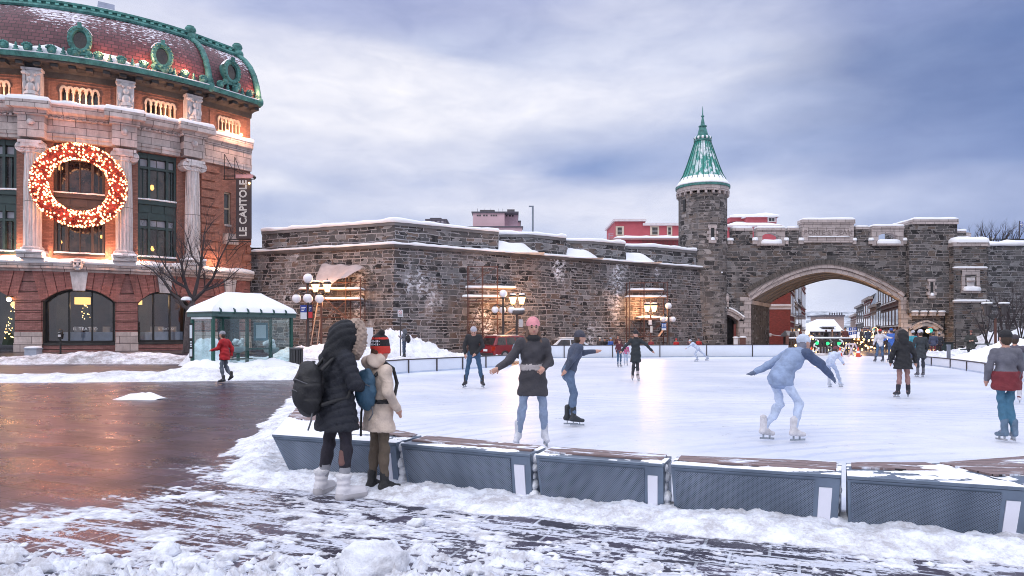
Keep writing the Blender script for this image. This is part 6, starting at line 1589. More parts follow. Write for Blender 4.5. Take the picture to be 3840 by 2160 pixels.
# ================================================================== LAMPS
M_GLOBE = P('frosted white globe',(.86,.84,.88),.35,var=.02)
M_POST = P('lamp post brown black',(.035,.026,.026),.5)
def globe_lamp(px,Yp,ztop,r,label,arms=((-.66,0),(.66,0),(0,-.66),(0,.66)),rot=.35,drop=None,group='globe street lamps'):
    x = XY(px,Yp); g_ = ghf(x,Yp); p = Vector((x,Yp,g_)); t = thing('street_lamp',label,'street lamp',p,group=group); s_ = r/.29
    drop = drop or 4.2*r
    MB().lathe([(.22,0),(.22,.18),(.15,.24),(.15,.75),(.12,.82),(.09,.95),(.075,2.2),(.065,ztop-g_-r-.1),(.12,ztop-g_-r-.06),(.12,ztop-g_-r)],12,p).build('pole',M_POST,t,smooth=True,auto=40)
    MB().ball((x,Yp,ztop),r,20,14).build('globe',M_GLOBE,t,smooth=True)
    zg = ztop-drop; ab = MB(); 
    for k,(ax,ay) in enumerate(arms):
        ca,sa = math.cos(rot),math.sin(rot); ex,ey = (ax*ca-ay*sa)*s_,(ax*sa+ay*ca)*s_
        ab.tube([(x,Yp,zg+r*.6),(x+ex*.5,Yp+ey*.5,zg+r*1.15),(x+ex*.9,Yp+ey*.9,zg+r*1.45),(x+ex,Yp+ey,zg+r*1.15),(x+ex,Yp+ey,zg+r*.85)],.035,6)
        ab.lathe([(r*.5,zg+r*.82),(r*.42,zg+r*1.02),(.05,zg+r*1.12)],10,(x+ex,Yp+ey,0))
        MB().ball((x+ex,Yp+ey,zg),r*.92,18,12).build('globe',M_GLOBE,t,smooth=True)
    ab.build('arms',M_POST,t); snowcap([(x-.22,Yp-.22),(x+.22,Yp-.22),(x+.22,Yp+.22),(x-.22,Yp+.22)],g_+.18,.1,'base_snow',t)
    return t
globe_lamp(1155,41,ZY(1044,41),.285,'globe lamp with banners on its post, right of the bus shelter',rot=.25)
globe_lamp(1887,45.0,ZY(1101,45.0),.25,'globe lamp in front of the maroon car',arms=((-.62,0),(.62,0),(0,.5)),rot=.1)
globe_lamp(2507,53.5,ZY(1147,53.5),.245,'globe lamp with the blue sign, left of the round tower',arms=((-.5,0),(.4,0),(.1,.5)),rot=.1)
M_LANT = E('lit lantern glass',(1.0,.60,.28),5.0)
def lantern(px,Yp,zc,hts,label,power,spread=.36,second=False,dark=False):
    x = XY(px,Yp); g_ = ghf(x,Yp); p = Vector((x,Yp,g_)); t = thing('lantern_lamp',label,'street lamp',p,group='lit amber lantern lamps' if not dark else None)
    MB().lathe([(.16,0),(.16,.3),(.09,.4),(.07,.8),(.06,zc-g_-.55)],10,p).build('pole',P('rust brown lamp post',(.10,.04,.03),.6),t,smooth=True,auto=40)
    m = MB(); m.tube([(x-spread,Yp,zc-.36),(x-spread*.5,Yp,zc-.55),(x,Yp,zc-.62),(x+spread*.5,Yp,zc-.55),(x+spread,Yp,zc-.36)],.035,6)
    if dark: m.tube([(x-spread,Yp,zc+.0),(x+spread,Yp,zc+.0)],.045,6)
    m.build('arm',M_BLACK,t)
    for sg_ in (-1,1):
        c = (x+sg_*spread,Yp,zc)
        MB().lathe([(.13,-.34),(.24,.10),(.26,.16),(.18,.24)],10,c).build('lantern',M_LANT if not dark else P('unlit lantern',(.08,.07,.07),.3),t,smooth=False)
        m = MB(); m.lathe([(.28,.14),(.28,.19),(.16,.32),(.04,.38),(.02,.5)],10,c); m.lathe([(.14,-.40),(.14,-.34)],10,c)
        for k in range(5): a = 2*math.pi*k/5+.3; m.tube([(c[0]+math.cos(a)*.135,c[1]+math.sin(a)*.135,c[2]-.34),(c[0]+math.cos(a)*.25,c[1]+math.sin(a)*.25,c[2]+.12)],.012,4)
        m.build('lantern_frame',M_BLACK if not dark else M_POST,t)
        snowcap([(c[0]-.2,c[1]-.2),(c[0]+.2,c[1]-.2),(c[0]+.2,c[1]+.2),(c[0]-.2,c[1]+.2)],c[2]+.30,.08,'snow_cap',t,over=0)
        if power: plight((c[0],c[1]+.35,c[2]),power*1.2,(1.0,.50,.22),.7,'lantern_light',t); plight((c[0],c[1]-.40,c[2]-.1),power*.22,(1.0,.50,.20),.12,'lantern_light',t)
    return t
lantern(1205,42.5,ZY(1075,42.5),0,'lit twin lantern beside the tarpaulin',260)
lantern(1940,46.0,ZY(1122,46.0),0,'lit twin lantern above the maroon car',300,spread=.29)
lantern(2440,54.0,ZY(1153,54.0),0,'lit twin lantern with the green parking sign on its post',300,spread=.27)
lantern(3733,40.0,ZY(1158,40),0,'unlit black twin lantern before the bare trees at the right edge',0,spread=.5,dark=True)
# hooded lamp under the second lantern
Yp = 45.2; x = XY(1938,Yp); t = thing('hooded_lamp','squat hooded lamp with snow on its shade, below the second lantern','street lamp',(x,Yp,ghf(x,Yp)))
MB().tube([(x,Yp,0),(x,Yp,ZY(1180,Yp))],.07,8).build('pole',M_POST,t); z = ZY(1172,Yp); MB().lathe([(.14,-.18),(.42,-.08),(.50,.08),(.30,.18),(.05,.22)],16,(x+.08,Yp,z)).build('lamp_shade',P('dull lamp hood',(.09,.075,.075),.5),t,smooth=True)
snowcap([(x-.35,Yp-.38),(x+.5,Yp-.38),(x+.5,Yp+.38),(x-.35,Yp+.38)],z+.14,.16,'snow_cap',t,over=0)
MB().bx(x+.12,x+.40,Yp-.12,Yp-.1,z-.95,z-.45).build('notice',P('pale notice',(.5,.48,.5),.5),t)
# ---- signs
def panel_sign(name,label,px0,px1,py0,py1,Yp,col,cat='sign',pole=None,mat=None):
    a,b_ = Q(px0,py1,Yp),Q(px1,py0,Yp); t = thing(name,label,cat,(a.x,Yp,a.z)); MB().bx(a.x,b_.x,Yp-.02,Yp+.02,a.z,b_.z).build('panel',mat or P(name+' paint',col,.4,var=.05),t)
    if pole: MB().tube([(XY(pole,Yp),Yp+.05,0.05),(XY(pole,Yp),Yp+.05,b_.z+.05)],.03,6).build('pole',M_STEELD,t)
    return t,a,b_
M_W = P('sign white',(.78,.78,.82),.4,var=.03)
t,a,b_ = panel_sign('parking_sign','white no-parking sign on a thin post in front of the rampart',1492,1511,1162,1188,37.5,(.62,.62,.66),pole=1501)
m = MB(); cx_,cz_ = (a.x+b_.x)/2,b_.z-.13; 
rows = [[(cx_+math.cos(q)*rr,37.475,cz_+math.sin(q)*rr) for q in np.linspace(0,2*math.pi,17)] for rr in (.075,.095)]; m.grid(rows); m.bar((cx_-.06,37.475,cz_+.06),(cx_+.06,37.475,cz_-.06),.015); m.build('no_parking_ring',P('sign red',(.5,.05,.05),.5),t)
m = MB(); m.bx(cx_-.09,cx_+.09,37.47,37.478,a.z+.05,a.z+.07); m.bx(cx_-.09,cx_+.09,37.47,37.478,a.z+.10,a.z+.12); m.build('small_print',M_STEELD,t)
t,a,b_ = panel_sign('parking_sign','small green sign with a white P on the lantern post',2432,2444,1200,1218,53.8,(.01,.11,.06))
text_mesh('P',.22,'lettering',M_W,t,.003,face_M(((a.x+b_.x)/2,53.775,b_.z-.13),(1,0,0),(0,0,1))); MB().bx(a.x+.04,b_.x-.04,53.77,53.778,a.z+.05,a.z+.09).build('arrow',M_W,t)
t,a,b_ = panel_sign('notice','narrow white notice below the green parking sign',2438,2447,1222,1247,53.8,(.55,.57,.58))
t,a,b_ = panel_sign('direction_sign','blue sign with two white arrows pointing up',2481,2498,1211,1238,53.2,(.03,.12,.38))
M_SB = MB()
for sg_ in (-.085,.085):
    c_ = (a.x+b_.x)/2+sg_; M_SB.add([(c_-.065,53.175,b_.z-.17),(c_+.065,53.175,b_.z-.17),(c_,53.175,b_.z-.04)],[(0,1,2)]); M_SB.quad((c_-.03,53.175,b_.z-.34),(c_+.03,53.175,b_.z-.34),(c_+.03,53.175,b_.z-.17),(c_-.03,53.175,b_.z-.17))
M_SB.build('arrows',M_W,t); MB().bx(a.x,b_.x,53.165,53.178,a.z,a.z+.14).build('lower_strip',M_W,t)
M_BLUE = P('banner blue',(.02,.05,.30),.6)
for (x0,x1,y0,y1,lab,c1,c2,nm) in [(1127,1150,1144,1197,'blue and white banner on the left of the lamp post by the shelter',M_BLUE,P('banner white',(.62,.64,.70),.6),0),(1157,1171,1144,1193,'blue and red banner on the right of the lamp post by the shelter',P('banner navy',(.02,.03,.12),.6),P('banner red',(.50,.03,.04),.6),1)]:
    a,b_ = Q(x0,y1,40.8),Q(x1,y0,40.8); t = thing('street_banner',lab,'banner',(a.x,40.8,a.z)); zm = a.z+(b_.z-a.z)*.48
    MB().bx(a.x,b_.x,40.78,40.82,zm,b_.z).build('upper_cloth',c1,t); MB().bx(a.x,b_.x,40.78,40.82,a.z,zm).build('lower_cloth',c2,t)
    m = MB(); [m.bx(a.x+.06,b_.x-.05-.05*k,40.765,40.776,b_.z-.16-.09*k,b_.z-.12-.09*k) for k in range(3)]; m.build('printed_lines',M_W,t)
    m = MB(); m.bx(a.x-.03,b_.x+.03,40.77,40.83,b_.z,b_.z+.03); m.bx(a.x-.03,b_.x+.03,40.77,40.83,a.z-.03,a.z); m.build('rods',M_BLACK,t)

# ================================================================== SCAFFOLDING on the rampart
def wallY(px,off=0.0):
    k = (px-CX)/F
    for (x0,y0),(x1,y1) in zip(LOWL[:-1],LOWL[1:]):
        dx,dy = x1-x0,y1-y0; t = (k*y0-x0)/(dx-k*dy)
        if -1e-6 <= t <= 1: return y0+dy*t-off
    return 50-off
M_RUST = P('rusty scaffold tube',(.085,.032,.026),.7,var=.4,vs=5); M_PLANK = P('grey plank',(.25,.18,.15),.8,var=.3)
def scaffold(name,pxs,py0,py1,planks,label,braces=(),off=1.9):
    Ys = [wallY(p,off) for p in pxs]; cx_ = XY(pxs[0],Ys[0]); t = thing(name,label,'scaffolding',(cx_,Ys[0],0.2),group='scaffolds on the rampart')
    for dY in (0,1.3):
        for p,y in zip(pxs,Ys):
            x = XY(p,y); MB().tube([(x,y+dY,.1),(x,y+dY,ZY(py0,y))],.035,6).build('upright',M_RUST,t)
    m = MB()
    for py in py1:
        for k in range(len(pxs)-1):
            a,b_ = Q(pxs[k],py,Ys[k]),Q(pxs[k+1],py,Ys[k+1]); m.tube([a,b_],.028,5)
    for (ka,pa,kb,pb) in braces: m.tube([Q(pxs[ka],pa,Ys[ka]),Q(pxs[kb],pb,Ys[kb])],.022,5)
    for p,y in zip(pxs,Ys):
        for py in py1[::2]: q = Q(p,py,y); m.tube([q,q+Vector((0,1.3,0))],.022,5)
    m.build('ledger_tubes',M_RUST,t)
    for (xa,xb,py) in planks:
        ya,yb = wallY(xa,off),wallY(xb,off); a,b_ = Q(xa,py,ya),Q(xb,py,yb)
        o_ = MB().hull([a,b_,b_+Vector((0,1.2,0)),a+Vector((0,1.2,0))],[q+Vector((0,0,.06)) for q in (a,b_,b_+Vector((0,1.2,0)),a+Vector((0,1.2,0)))]).build('plank',M_PLANK,t)
        snowcap([(a.x,a.y),(b_.x,b_.y),(b_.x,b_.y+1.15),(a.x,a.y+1.15)],0,.14,'plank_snow',o_,over=.0); sn = bpy.data.objects[-1] if False else None
        so2 = o_.children[0]; L_ = max(1e-3,b_.x-a.x); ox = origin_of(t).x; oz = origin_of(t).z
        for v in so2.data.vertices: tt_ = min(1,max(0,(v.co.x+ox-a.x)/L_)); v.co.z += (a.z+(b_.z-a.z)*tt_+.06)
    return t
scaffold('scaffolding',[1150,1297,1352],1040,[1060,1125,1190,1260],[(1120,1355,1087),(1215,1350,1125)],'rusty scaffold under the pale tarpaulin at the left of the rampart',[(0,1260,1,1130),(1,1190,0,1060),(0,1125,1,1190)])
scaffold('scaffolding',[1754,1808,1865],998,[1000,1065,1130,1195,1250],[(1745,1936,1082),(1733,1872,1116)],'rusty scaffold tower in the middle of the rampart',[(0,1065,2,1000),(1,1250,2,1130),(0,1250,1,1130)])
scaffold('scaffolding',[2360,2415,2502],1056,[1060,1095,1150,1200,1262],[(2362,2490,1090),(2350,2500,1116),(2395,2480,1194)],'rusty scaffold near the round tower',[(1,1262,2,1200),(1,1150,2,1095),(0,1200,1,1262)])
# leaning ladder and loose boards
t = thing('ladder','wooden ladder leaning on the rampart beside the banners','ladder',Q(1178,1290,42)); a0,a1,b0,b1 = Q(1165,1295,42),Q(1190,1295,42),Q(1192,1130,44),Q(1210,1130,44)
for u,v in ((a0,b0),(a1,b1)): MB().bar(u,v,.06).build('rail',M_PLANK,t)
m = MB(); [m.bar(a0.lerp(b0,k/11),a1.lerp(b1,k/11),.035) for k in range(1,11)]; m.build('rungs',M_PLANK,t)
for (x0,y0,x1,y1,lab) in [(1815,1306,1928,1232,'long pale board leaning by the maroon car'),(2470,1262,2508,1205,'short pale board leaning by the blue sign')]:
    a,b_ = Q(x0,y0,wallY(x0,2.4)),Q(x1,y1,wallY(x1,1.2)); t = MB().bar(a,b_,.16,.04).build('board',M_PLANK); tag(t,lab,'board')
# tarpaulin
Y1 = 43.6
A_,B_,C_,D_ = Q(1207,990,45.6),Q(1364,996,44.6),Q(1352,1013,43.0),Q(1178,1052,44.0)
E_ = Q(1226,1070,43.4)
U,V = np.meshgrid(np.linspace(0,1,40),np.linspace(0,1,24)); P_ = []
for i in range(24):
    row = []
    for j in range(40):
        u,v = j/39,i/23; top = A_.lerp(B_,u); bot = D_.lerp(E_,min(1,u/.3)) if u<.3 else E_.lerp(C_,(u-.3)/.7)
        q = top.lerp(bot,v); q.z -= .16*math.sin(math.pi*u)*math.sin(math.pi*v); q.y += .10*math.sin(u*26+v*3)*(.3+v)*.6; q.z += .05*math.sin(u*17+v*5); row.append(q)
    P_.append(row)
o = MB().grid(P_).build('tarpaulin',P('dusty pink tarpaulin',(.40,.34,.34),.7,var=.25,vs=1.0),smooth=True); md = o.modifiers.new('s','SOLIDIFY'); md.thickness = .01
tag(o,'pale sagging tarpaulin stretched over the left scaffold','tarpaulin')
# stone rubble patch wall niches (grey white board leaning)
t,a,b_ = panel_sign('white_board','white board standing behind the two onlookers',1352,1399,1228,1300,36.5,(.7,.7,.74),cat='board')

# ================================================================== CARS
def car(loc,rz,paint,label,suv=True,L=4.5):
    p = Vector(loc); t = thing('parked_car',label,'car',p,rz,group='cars parked behind the rink'); Wd = .90; hb = .95 if suv else .80; hr = 1.62 if suv else 1.42
    h2 = L/2
    body = [(-h2,.45),(-h2-.03,.75),(-h2+.05,hb),(-h2+.5,hb+.06),(h2-1.25,hb+.05),(h2-.45,hb-.10),(h2-.08,hb-.28),(h2,.55),(h2-.05,.28),(-h2+.05,.28)]
    def loft(prof,ys,sc,cz):
        m = MB(); rows = []; cxm = 0
        for y,s_ in zip(ys,sc): rows.append([(x*s_,y,cz+(z-cz)*s_) for x,z in prof]+[(prof[0][0]*s_,y,cz+(prof[0][1]-cz)*s_)])
        m.grid(rows); m.add(rows[0][:-1],[tuple(range(len(prof)))]); m.add(rows[-1][:-1],[tuple(range(len(prof)))[::-1]]); return m
    loft(body,[-Wd,-Wd+.03,-Wd+.12,Wd-.12,Wd-.03,Wd],[.955,.985,1,1,.985,.955],.62).build('body',paint,t,local=True,smooth=True,auto=35)
    r0,r1 = (-h2+.12,h2-1.75) if suv else (-h2+1.0,h2-1.9); b0_,b1_ = (-h2+.02,h2-1.1) if suv else (-h2+.3,h2-1.15)
    if suv: r0 += .25
    zb_ = hb+.02; wb,wr_ = Wd-.07,Wd-.24
    bot = [(b0_,-wb,zb_),(b1_,-wb,zb_),(b1_,wb,zb_),(b0_,wb,zb_)]; top = [(r0,-wr_,hr-.06),(r1,-wr_,hr-.04),(r1,wr_,hr-.04),(r0,wr_,hr-.06)]
    m = MB(); m.hull(bot,top); m.build('cabin',paint,t,local=True,bevel=.05)
    MB().hull([(r0+.02,-wr_+.02,hr-.055),(r1-.02,-wr_+.02,hr-.04),(r1-.02,wr_-.02,hr-.04),(r0+.02,wr_-.02,hr-.055)],[(r0+.15,-wr_+.12,hr),(r1-.2,-wr_+.12,hr),(r1-.2,wr_-.12,hr),(r0+.15,wr_-.12,hr)]).build('roof',paint,t,local=True)
    V_ = [Vector(q) for q in bot+top]
    def win(ia,ib,ic,id_,u0,u1,v0,v1,name='window'):
        a,b_,c,d = V_[ia],V_[ib],V_[ic],V_[id_]; f = lambda u,v: a.lerp(b_,u).lerp(d.lerp(c,u),v); n_ = (b_-a).cross(d-a).normalized()
        q = [f(u0,v0),f(u1,v0),f(u1,v1),f(u0,v1)]; MB().hull([x-n_*.01 for x in q],[x+n_*.012 for x in q]).build(name,M_PANE,t,local=True)
    for (ia,ib,ic,id_) in ((0,1,5,4),(2,3,7,6)):
        flip = ia == 2; sp_ = [(.07,.30),(.34,.60),(.64,.93)] if suv else [(.10,.47),(.51,.90)]
        for u0,u1 in sp_: win(ia,ib,ic,id_,(1-u1) if flip else u0,(1-u0) if flip else u1,.10,.86)
    win(1,2,6,5,.06,.94,.06,.9,'windscreen'); win(3,0,4,7,.07,.93,.10,.86,'rear_window')
    for sg_ in (-1,1):
        MB().box((-h2+.04,sg_*(Wd-.13),.78),(.16,.24,.30 if suv else .16)).build('tail_light',E('tail light red',(.9,.06,.03),.35),t,local=True,bevel=.02)
        MB().box((h2-.12,sg_*(Wd-.18),.62),(.16,.30,.14)).build('headlight',P('headlight glass',(.6,.62,.66),.1),t,local=True,bevel=.02)
        for x in (-h2+.85,h2-.90):
            w_ = MB().lathe([(.20,-.10),(.33,-.11),(.345,-.06),(.345,.06),(.33,.11),(.20,.10)],22); w_.v = [(x+a,sg_*(Wd-.10)+c,.34+b_) for a,b_,c in w_.v]
            wo = w_.build('wheel',P('tyre rubber',(.02,.02,.02),.8),t,local=True); rm = MB().lathe([(.0,.115),(.21,.112),(.21,-.112),(0,-.115)],16); rm.v = [(x+a,sg_*(Wd-.10)+c,.34+b_) for a,b_,c in rm.v]; rm.build('rim',P('alloy rim',(.4,.4,.42),.3,metal=.7),wo,local=True)
    MB().box((-h2-.02,0,.42),(.12,1.5,.20)).build('bumper',M_STEELD,t,local=True,bevel=.02); MB().box((-h2-.05,0,.68),(.03,.40,.14)).build('number_plate',M_W,t,local=True)
    o_ = MB(); m = MB().grid([[(x,y,hr+.012+.035*float(fbm(np.float64(x*2),np.float64(y*2),3))*(1 if (r0+.2<x<r1-.3 and abs(y)<wr_-.15) else -.4)) for x in np.linspace(r0+.1,r1-.2,14)] for y in np.linspace(-wr_+.1,wr_-.1,10)]); m.build('roof_snow',M_SNOWR,t,local=True,smooth=True)
    return t
car((XY(1922,45.5),45.5,-.24),R(38),P('maroon car paint',(.20,.012,.018),.25,coat=.6,var=.05),'maroon hatchback seen from behind at the corner of the rink boards',L=4.3)
car((XY(2150,49.5),49.5,-.24),R(14),P('silver car paint',(.52,.56,.62),.25,metal=.3,coat=.5,var=.05),'silver car parked behind the far rink boards',suv=False,L=4.4)

# ================================================================== BARE TREES
M_BARK = P('grey bark',(.10,.08,.08),.85,var=.4,vs=8,bump=.6); M_TWIG = P('dark twigs',(.045,.035,.038),.8)
def bare_tree(name,label,base,segs,seed,twig_r=.010,depth=5,spread=.5,bark=None,group=None,snow=True,upbias=.25,cat='tree',lens=.72):
    r = random.Random(seed); t = thing(name,label,cat,base,group=group); tr = MB(); br = MB()
    def grow(p,d,L,rad,lvl):
        pts = [Vector(p)]; rr = [rad]; q = Vector(p); n_ = 4
        for i in range(n_):
            d = (d+Vector((r.gauss(0,.10),r.gauss(0,.10),r.gauss(0,.06)+upbias*.10))).normalized(); q = q+d*L/n_; pts.append(q.copy()); rr.append(rad*(1-.42*(i+1)/n_))
        br.tube(pts,rr,6 if rad>.03 else (4 if rad>.012 else 3),cap=False)
        if lvl <= 0: return
        for i in range(1,n_+1):
            if r.random()<(.85 if i<n_ else 1):
                ax = Vector((r.gauss(0,1),r.gauss(0,1),r.gauss(0,.4))).normalized(); nd = (d+ax*r.uniform(spread*.7,spread*1.4)+Vector((0,0,upbias*.4))).normalized()
                grow(pts[i],nd,L*r.uniform(.55,.85)*lens/.72,rr[i]*r.uniform(.5,.72),lvl-1)
    b0 = Vector(base)
    for s_ in segs:
        pts = [b0+Vector(q[:3]) for q in s_['pts']]; rads = s_['r']; (tr if s_.get('trunk') else br).tube(pts,rads,10 if s_.get('trunk') else 7)
        if not s_.get('trunk') or s_.get('grow'):
            for i in range(1,len(pts)):
                for _ in range(s_.get('n',2)):
                    d = (pts[i]-pts[i-1]).normalized(); ax = Vector((r.gauss(0,1),r.gauss(0,1),r.gauss(0,.3))).normalized()
                    grow(pts[i],(d+ax*r.uniform(spread*.5,spread*1.2)).normalized(),s_.get('L',1.0)*r.uniform(.7,1.1),max(twig_r,rads[i]*.5),depth-2)
    if tr.v: tr.build('trunk',bark or M_BARK,t,smooth=True)
    br.build('crown',M_TWIG,t); return t
Yt = 33.9; bx_ = XY(705,Yt); zb0 = .25; K = Yt/F
def T(px,py,dy=0.0): q = Q(px,py,Yt+dy); return (q.x-bx_,dy,q.z-zb0)
bare_tree('bare_tree','bare tree with a pale trunk and upswept branches left of the bus shelter',(bx_,Yt,zb0),[
    dict(pts=[T(700,1325),T(703,1250),T(707,1180),T(716,1150),T(724,1128)],r=[.20,.165,.15,.14,.12],trunk=True),
    dict(pts=[T(712,1163),T(690,1150,.1),T(670,1120,.2),T(645,1100,.3),T(610,1050,.3),T(570,1010,.3),T(520,985,.3)],r=[.10,.09,.075,.06,.045,.03,.02],n=1,L=1.0),
    dict(pts=[T(724,1128),T(700,1080,-.2),T(690,1040,-.3),T(680,990,-.4),T(655,930,-.4),T(645,850,-.5)],r=[.09,.075,.06,.045,.03,.015],n=2,L=1.0),
    dict(pts=[T(724,1128),T(740,1060,.2),T(752,1000,.3),T(760,940,.4),T(765,880,.4),T(775,835,.4)],r=[.10,.08,.065,.045,.03,.015],n=2,L=.95),
    dict(pts=[T(724,1128),T(765,1090,-.2),T(800,1040,-.4),T(820,980,-.4),T(850,920,-.5),T(870,890,-.5)],r=[.10,.08,.06,.045,.03,.015],n=2,L=.95),
    dict(pts=[T(765,1090,-.2),T(810,1075,-.3),T(850,1050,-.3),T(895,1010,-.2)],r=[.06,.045,.03,.02],n=2,L=.9),
    dict(pts=[T(700,1080,-.2),T(660,1060,-.5),T(620,1000,-.6),T(590,950,-.6),T(560,900,-.6)],r=[.06,.05,.035,.025,.012],n=2,L=.9),
    dict(pts=[T(752,1000,.3),T(720,960,.6),T(705,900,.7),T(690,860,.7)],r=[.05,.04,.025,.012],n=2,L=.8),
],4,depth=5,spread=.55,lens=.70)
snowcap([(bx_-.12,Yt-.35),(bx_+.12,Yt-.35),(bx_+.2,Yt-.1),(bx_-.1,Yt-.1)],Q(705,1128,Yt).z+.02,.16,'fork_snow',[o for o in bpy.data.objects if o.name == 'bare_tree'][0])
for k,(px,Yp,hh,sd,lab) in enumerate([(3770,43.5,3.9,21,'leafless multi-stemmed tree behind the right lantern'),(3832,44.5,3.6,22,'leafless tree cut off by the right edge'),(3700,45.0,2.7,23,'smallest leafless shrub left of the right lantern')]):
    x = XY(px,Yp); segs = []; r = random.Random(sd)
    for j in range(6 if k<2 else 4):
        a = r.uniform(-1,1); e_ = r.uniform(.35,1.0); segs.append(dict(pts=[(r.uniform(-.15,.15),0,0),(a*.35,r.uniform(-.3,.3),hh*.3),(a*.7,r.uniform(-.4,.4),hh*.6),(a*1.0,r.uniform(-.5,.5),hh*.85*(.8+.2*e_))],r=[.05,.04,.026,.012],n=2,L=hh*.20))
    bare_tree('bare_tree',lab,(x,Yp,.8),segs,sd,depth=4,spread=.45,group='leafless trees at the right')
for k,(px,hh,lab) in enumerate([(3665,1.6,'bare bush peeping over the wall beside the railing post'),(3710,2.1,'bare bush behind the middle of the railing'),(3748,2.0,'bare bush behind the right end of the railing'),(3800,1.9,'bare bush next to the flagpole on the skyline')]):
    x = XY(px,74); zb0_ = ZY(915,74); r = random.Random(k+50); segs = []
    for j in range(7): a = r.uniform(-1,1); segs.append(dict(pts=[(0,0,-3),(a*.3,0,0),(a*.8,r.uniform(-.3,.3),hh*.4),(a*1.3,0,hh*.72)],r=[.07,.05,.035,.02],n=1,L=.7))
    bare_tree('bare_bush',lab,(x,74,zb0_),segs,k+60,depth=4,spread=.5,group='bare bushes above the wall',cat='bush',twig_r=.014)
# flagpole
p = Q(3826,905,90); t = thing('flagpole','flagpole with a small blue and white flag above the right wall','flagpole',p)
MB().tube([p-Vector((0,0,6)),Q(3823,828,90)],.05,6).build('pole',M_STEELD,t)
def qflag(name,a,b_,c,d,parent,n_=10):
    a,b_,c,d = map(Vector,(a,b_,c,d)); nrm_ = (b_-a).cross(d-a).normalized()
    f = lambda u,v,o_=0: a.lerp(b_,u).lerp(d.lerp(c,u),v)+nrm_*(math.sin(u*7)*.04*(b_-a).length+o_)
    MB().grid([[f(u/n_,v/4) for u in range(n_+1)] for v in range(5)]).build(name,P('flag blue',(.02,.09,.40),.7),parent)
    m = MB()
    for sg_ in (-1,1):
        o_ = .01*sg_; m.grid([[f(.0+u/n_,v,o_) for u in range(n_+1)] for v in (.42,.58)]); m.grid([[f(u,v,o_*1.5) for u in (.43,.57)] for v in (0,.5,1)])
        for cu in (.21,.79):
            for cv in (.21,.79): m.add([f(cu,cv+.13,o_),f(cu-.08,cv,o_),f(cu,cv-.14,o_),f(cu+.08,cv,o_)],[(0,1,2,3)])
    m.build('flag_cross',M_W,parent)
qflag('flag',Q(3824,852,90),Q(3838,856,90),Q(3836,832,90),Q(3824,830,90),t)
# ================================================================== SKYLINE behind the rampart
M_PINKW = P('pale pink concrete',(.62,.42,.46),.8,var=.08,vs=.3); M_REDW = P('raspberry render',(.46,.09,.11),.8,var=.1,vs=.8); M_TRIM = P('white trim',(.68,.62,.64),.6)
Yb = 165.0
bd = thing('pink_block','pale pink tower block on the skyline above the rampart','building',(XY(1860,Yb),Yb,0))
def qb(m,x0,x1,y0,y1,Y0,D): a,b_ = Q(x0,y1,Y0),Q(x1,y0,Y0); return m.bx(a.x,b_.x,Y0,Y0+D,a.z,b_.z)
qb(MB(),1773,1892,797,900,Yb,12).build('tower',M_PINKW,bd); qb(MB(),1892,1942,802,900,Yb+2.5,9).build('tower',P('shaded pink concrete',(.52,.36,.43),.8),bd)  # lit left face; right tower in a darker copy, shade put into its colour
qb(MB(),1930,1951,830,900,Yb+4,8).build('wing',M_PINKW,bd); qb(MB(),1740,1958,851,900,Yb-3,3).build('wing',M_PINKW,bd)
m = MB(); qb(m,1768,1945,793,798,Yb-.4,13); qb(m,1926,1954,827,831,Yb+3,9); qb(m,1736,1962,848,852,Yb-3.5,4); m.build('roof_edge',P('dark parapet',(.08,.07,.09),.7),bd)
m = MB(); 
for x0,x1 in [(1788,1795),(1797,1803),(1812,1819),(1822,1828),(1840,1846),(1849,1855),(1858,1864)]: qb(m,x0,x1,805,811,Yb-.06,.2)
for x0,x1 in [(1896,1903),(1908,1916),(1920,1926)]: qb(m,x0,x1,806,812,Yb+2.44,.2)
m.build('windows',M_PANE,bd)
m = MB(); qb(m,1902,1930,785,794,Yb+4,3); qb(m,1800,1855,787,793,Yb+2,3)
for px in (1790,1815,1840,1870,1885): qb(m,px,px+1.2,782,794,Yb+1,.2)
m.build('roof_plant',P('roof plant dark',(.10,.09,.10),.7),bd)
bd = thing('flat_roof_block','tiny dark flat-roofed penthouse on the skyline left of the pink block','building',(XY(1633,170),170,0))
qb(MB(),1600,1670,826,870,170,8).build('penthouse',P('penthouse grey',(.25,.22,.25),.8),bd); m = MB(); qb(m,1594,1676,821,826,169,10); qb(m,1612,1655,817,821,171,5); m.build('roof',P('dark parapet',(.08,.07,.09),.7),bd)
m = MB(); [qb(m,x,x+8,828,834,169.9,.2) for x in (1606,1622,1640,1655)]; m.build('windows',M_TRIM,bd)
p = Q(1998,872,78); t = thing('floodlight_mast','tall thin grey mast rising behind the rampart','mast',p); MB().tube([p-Vector((0,0,5)),Q(1998,775,78)],.10,8).build('pole',P('mast grey blue',(.20,.24,.30),.5),t); a = Q(1998,774,78); MB().bx(a.x-.45,a.x+.1,a.y-.1,a.y+.1,a.z-.06,a.z+.06).build('lamp_head',P('mast grey blue',(.2,.24,.3),.5),t)
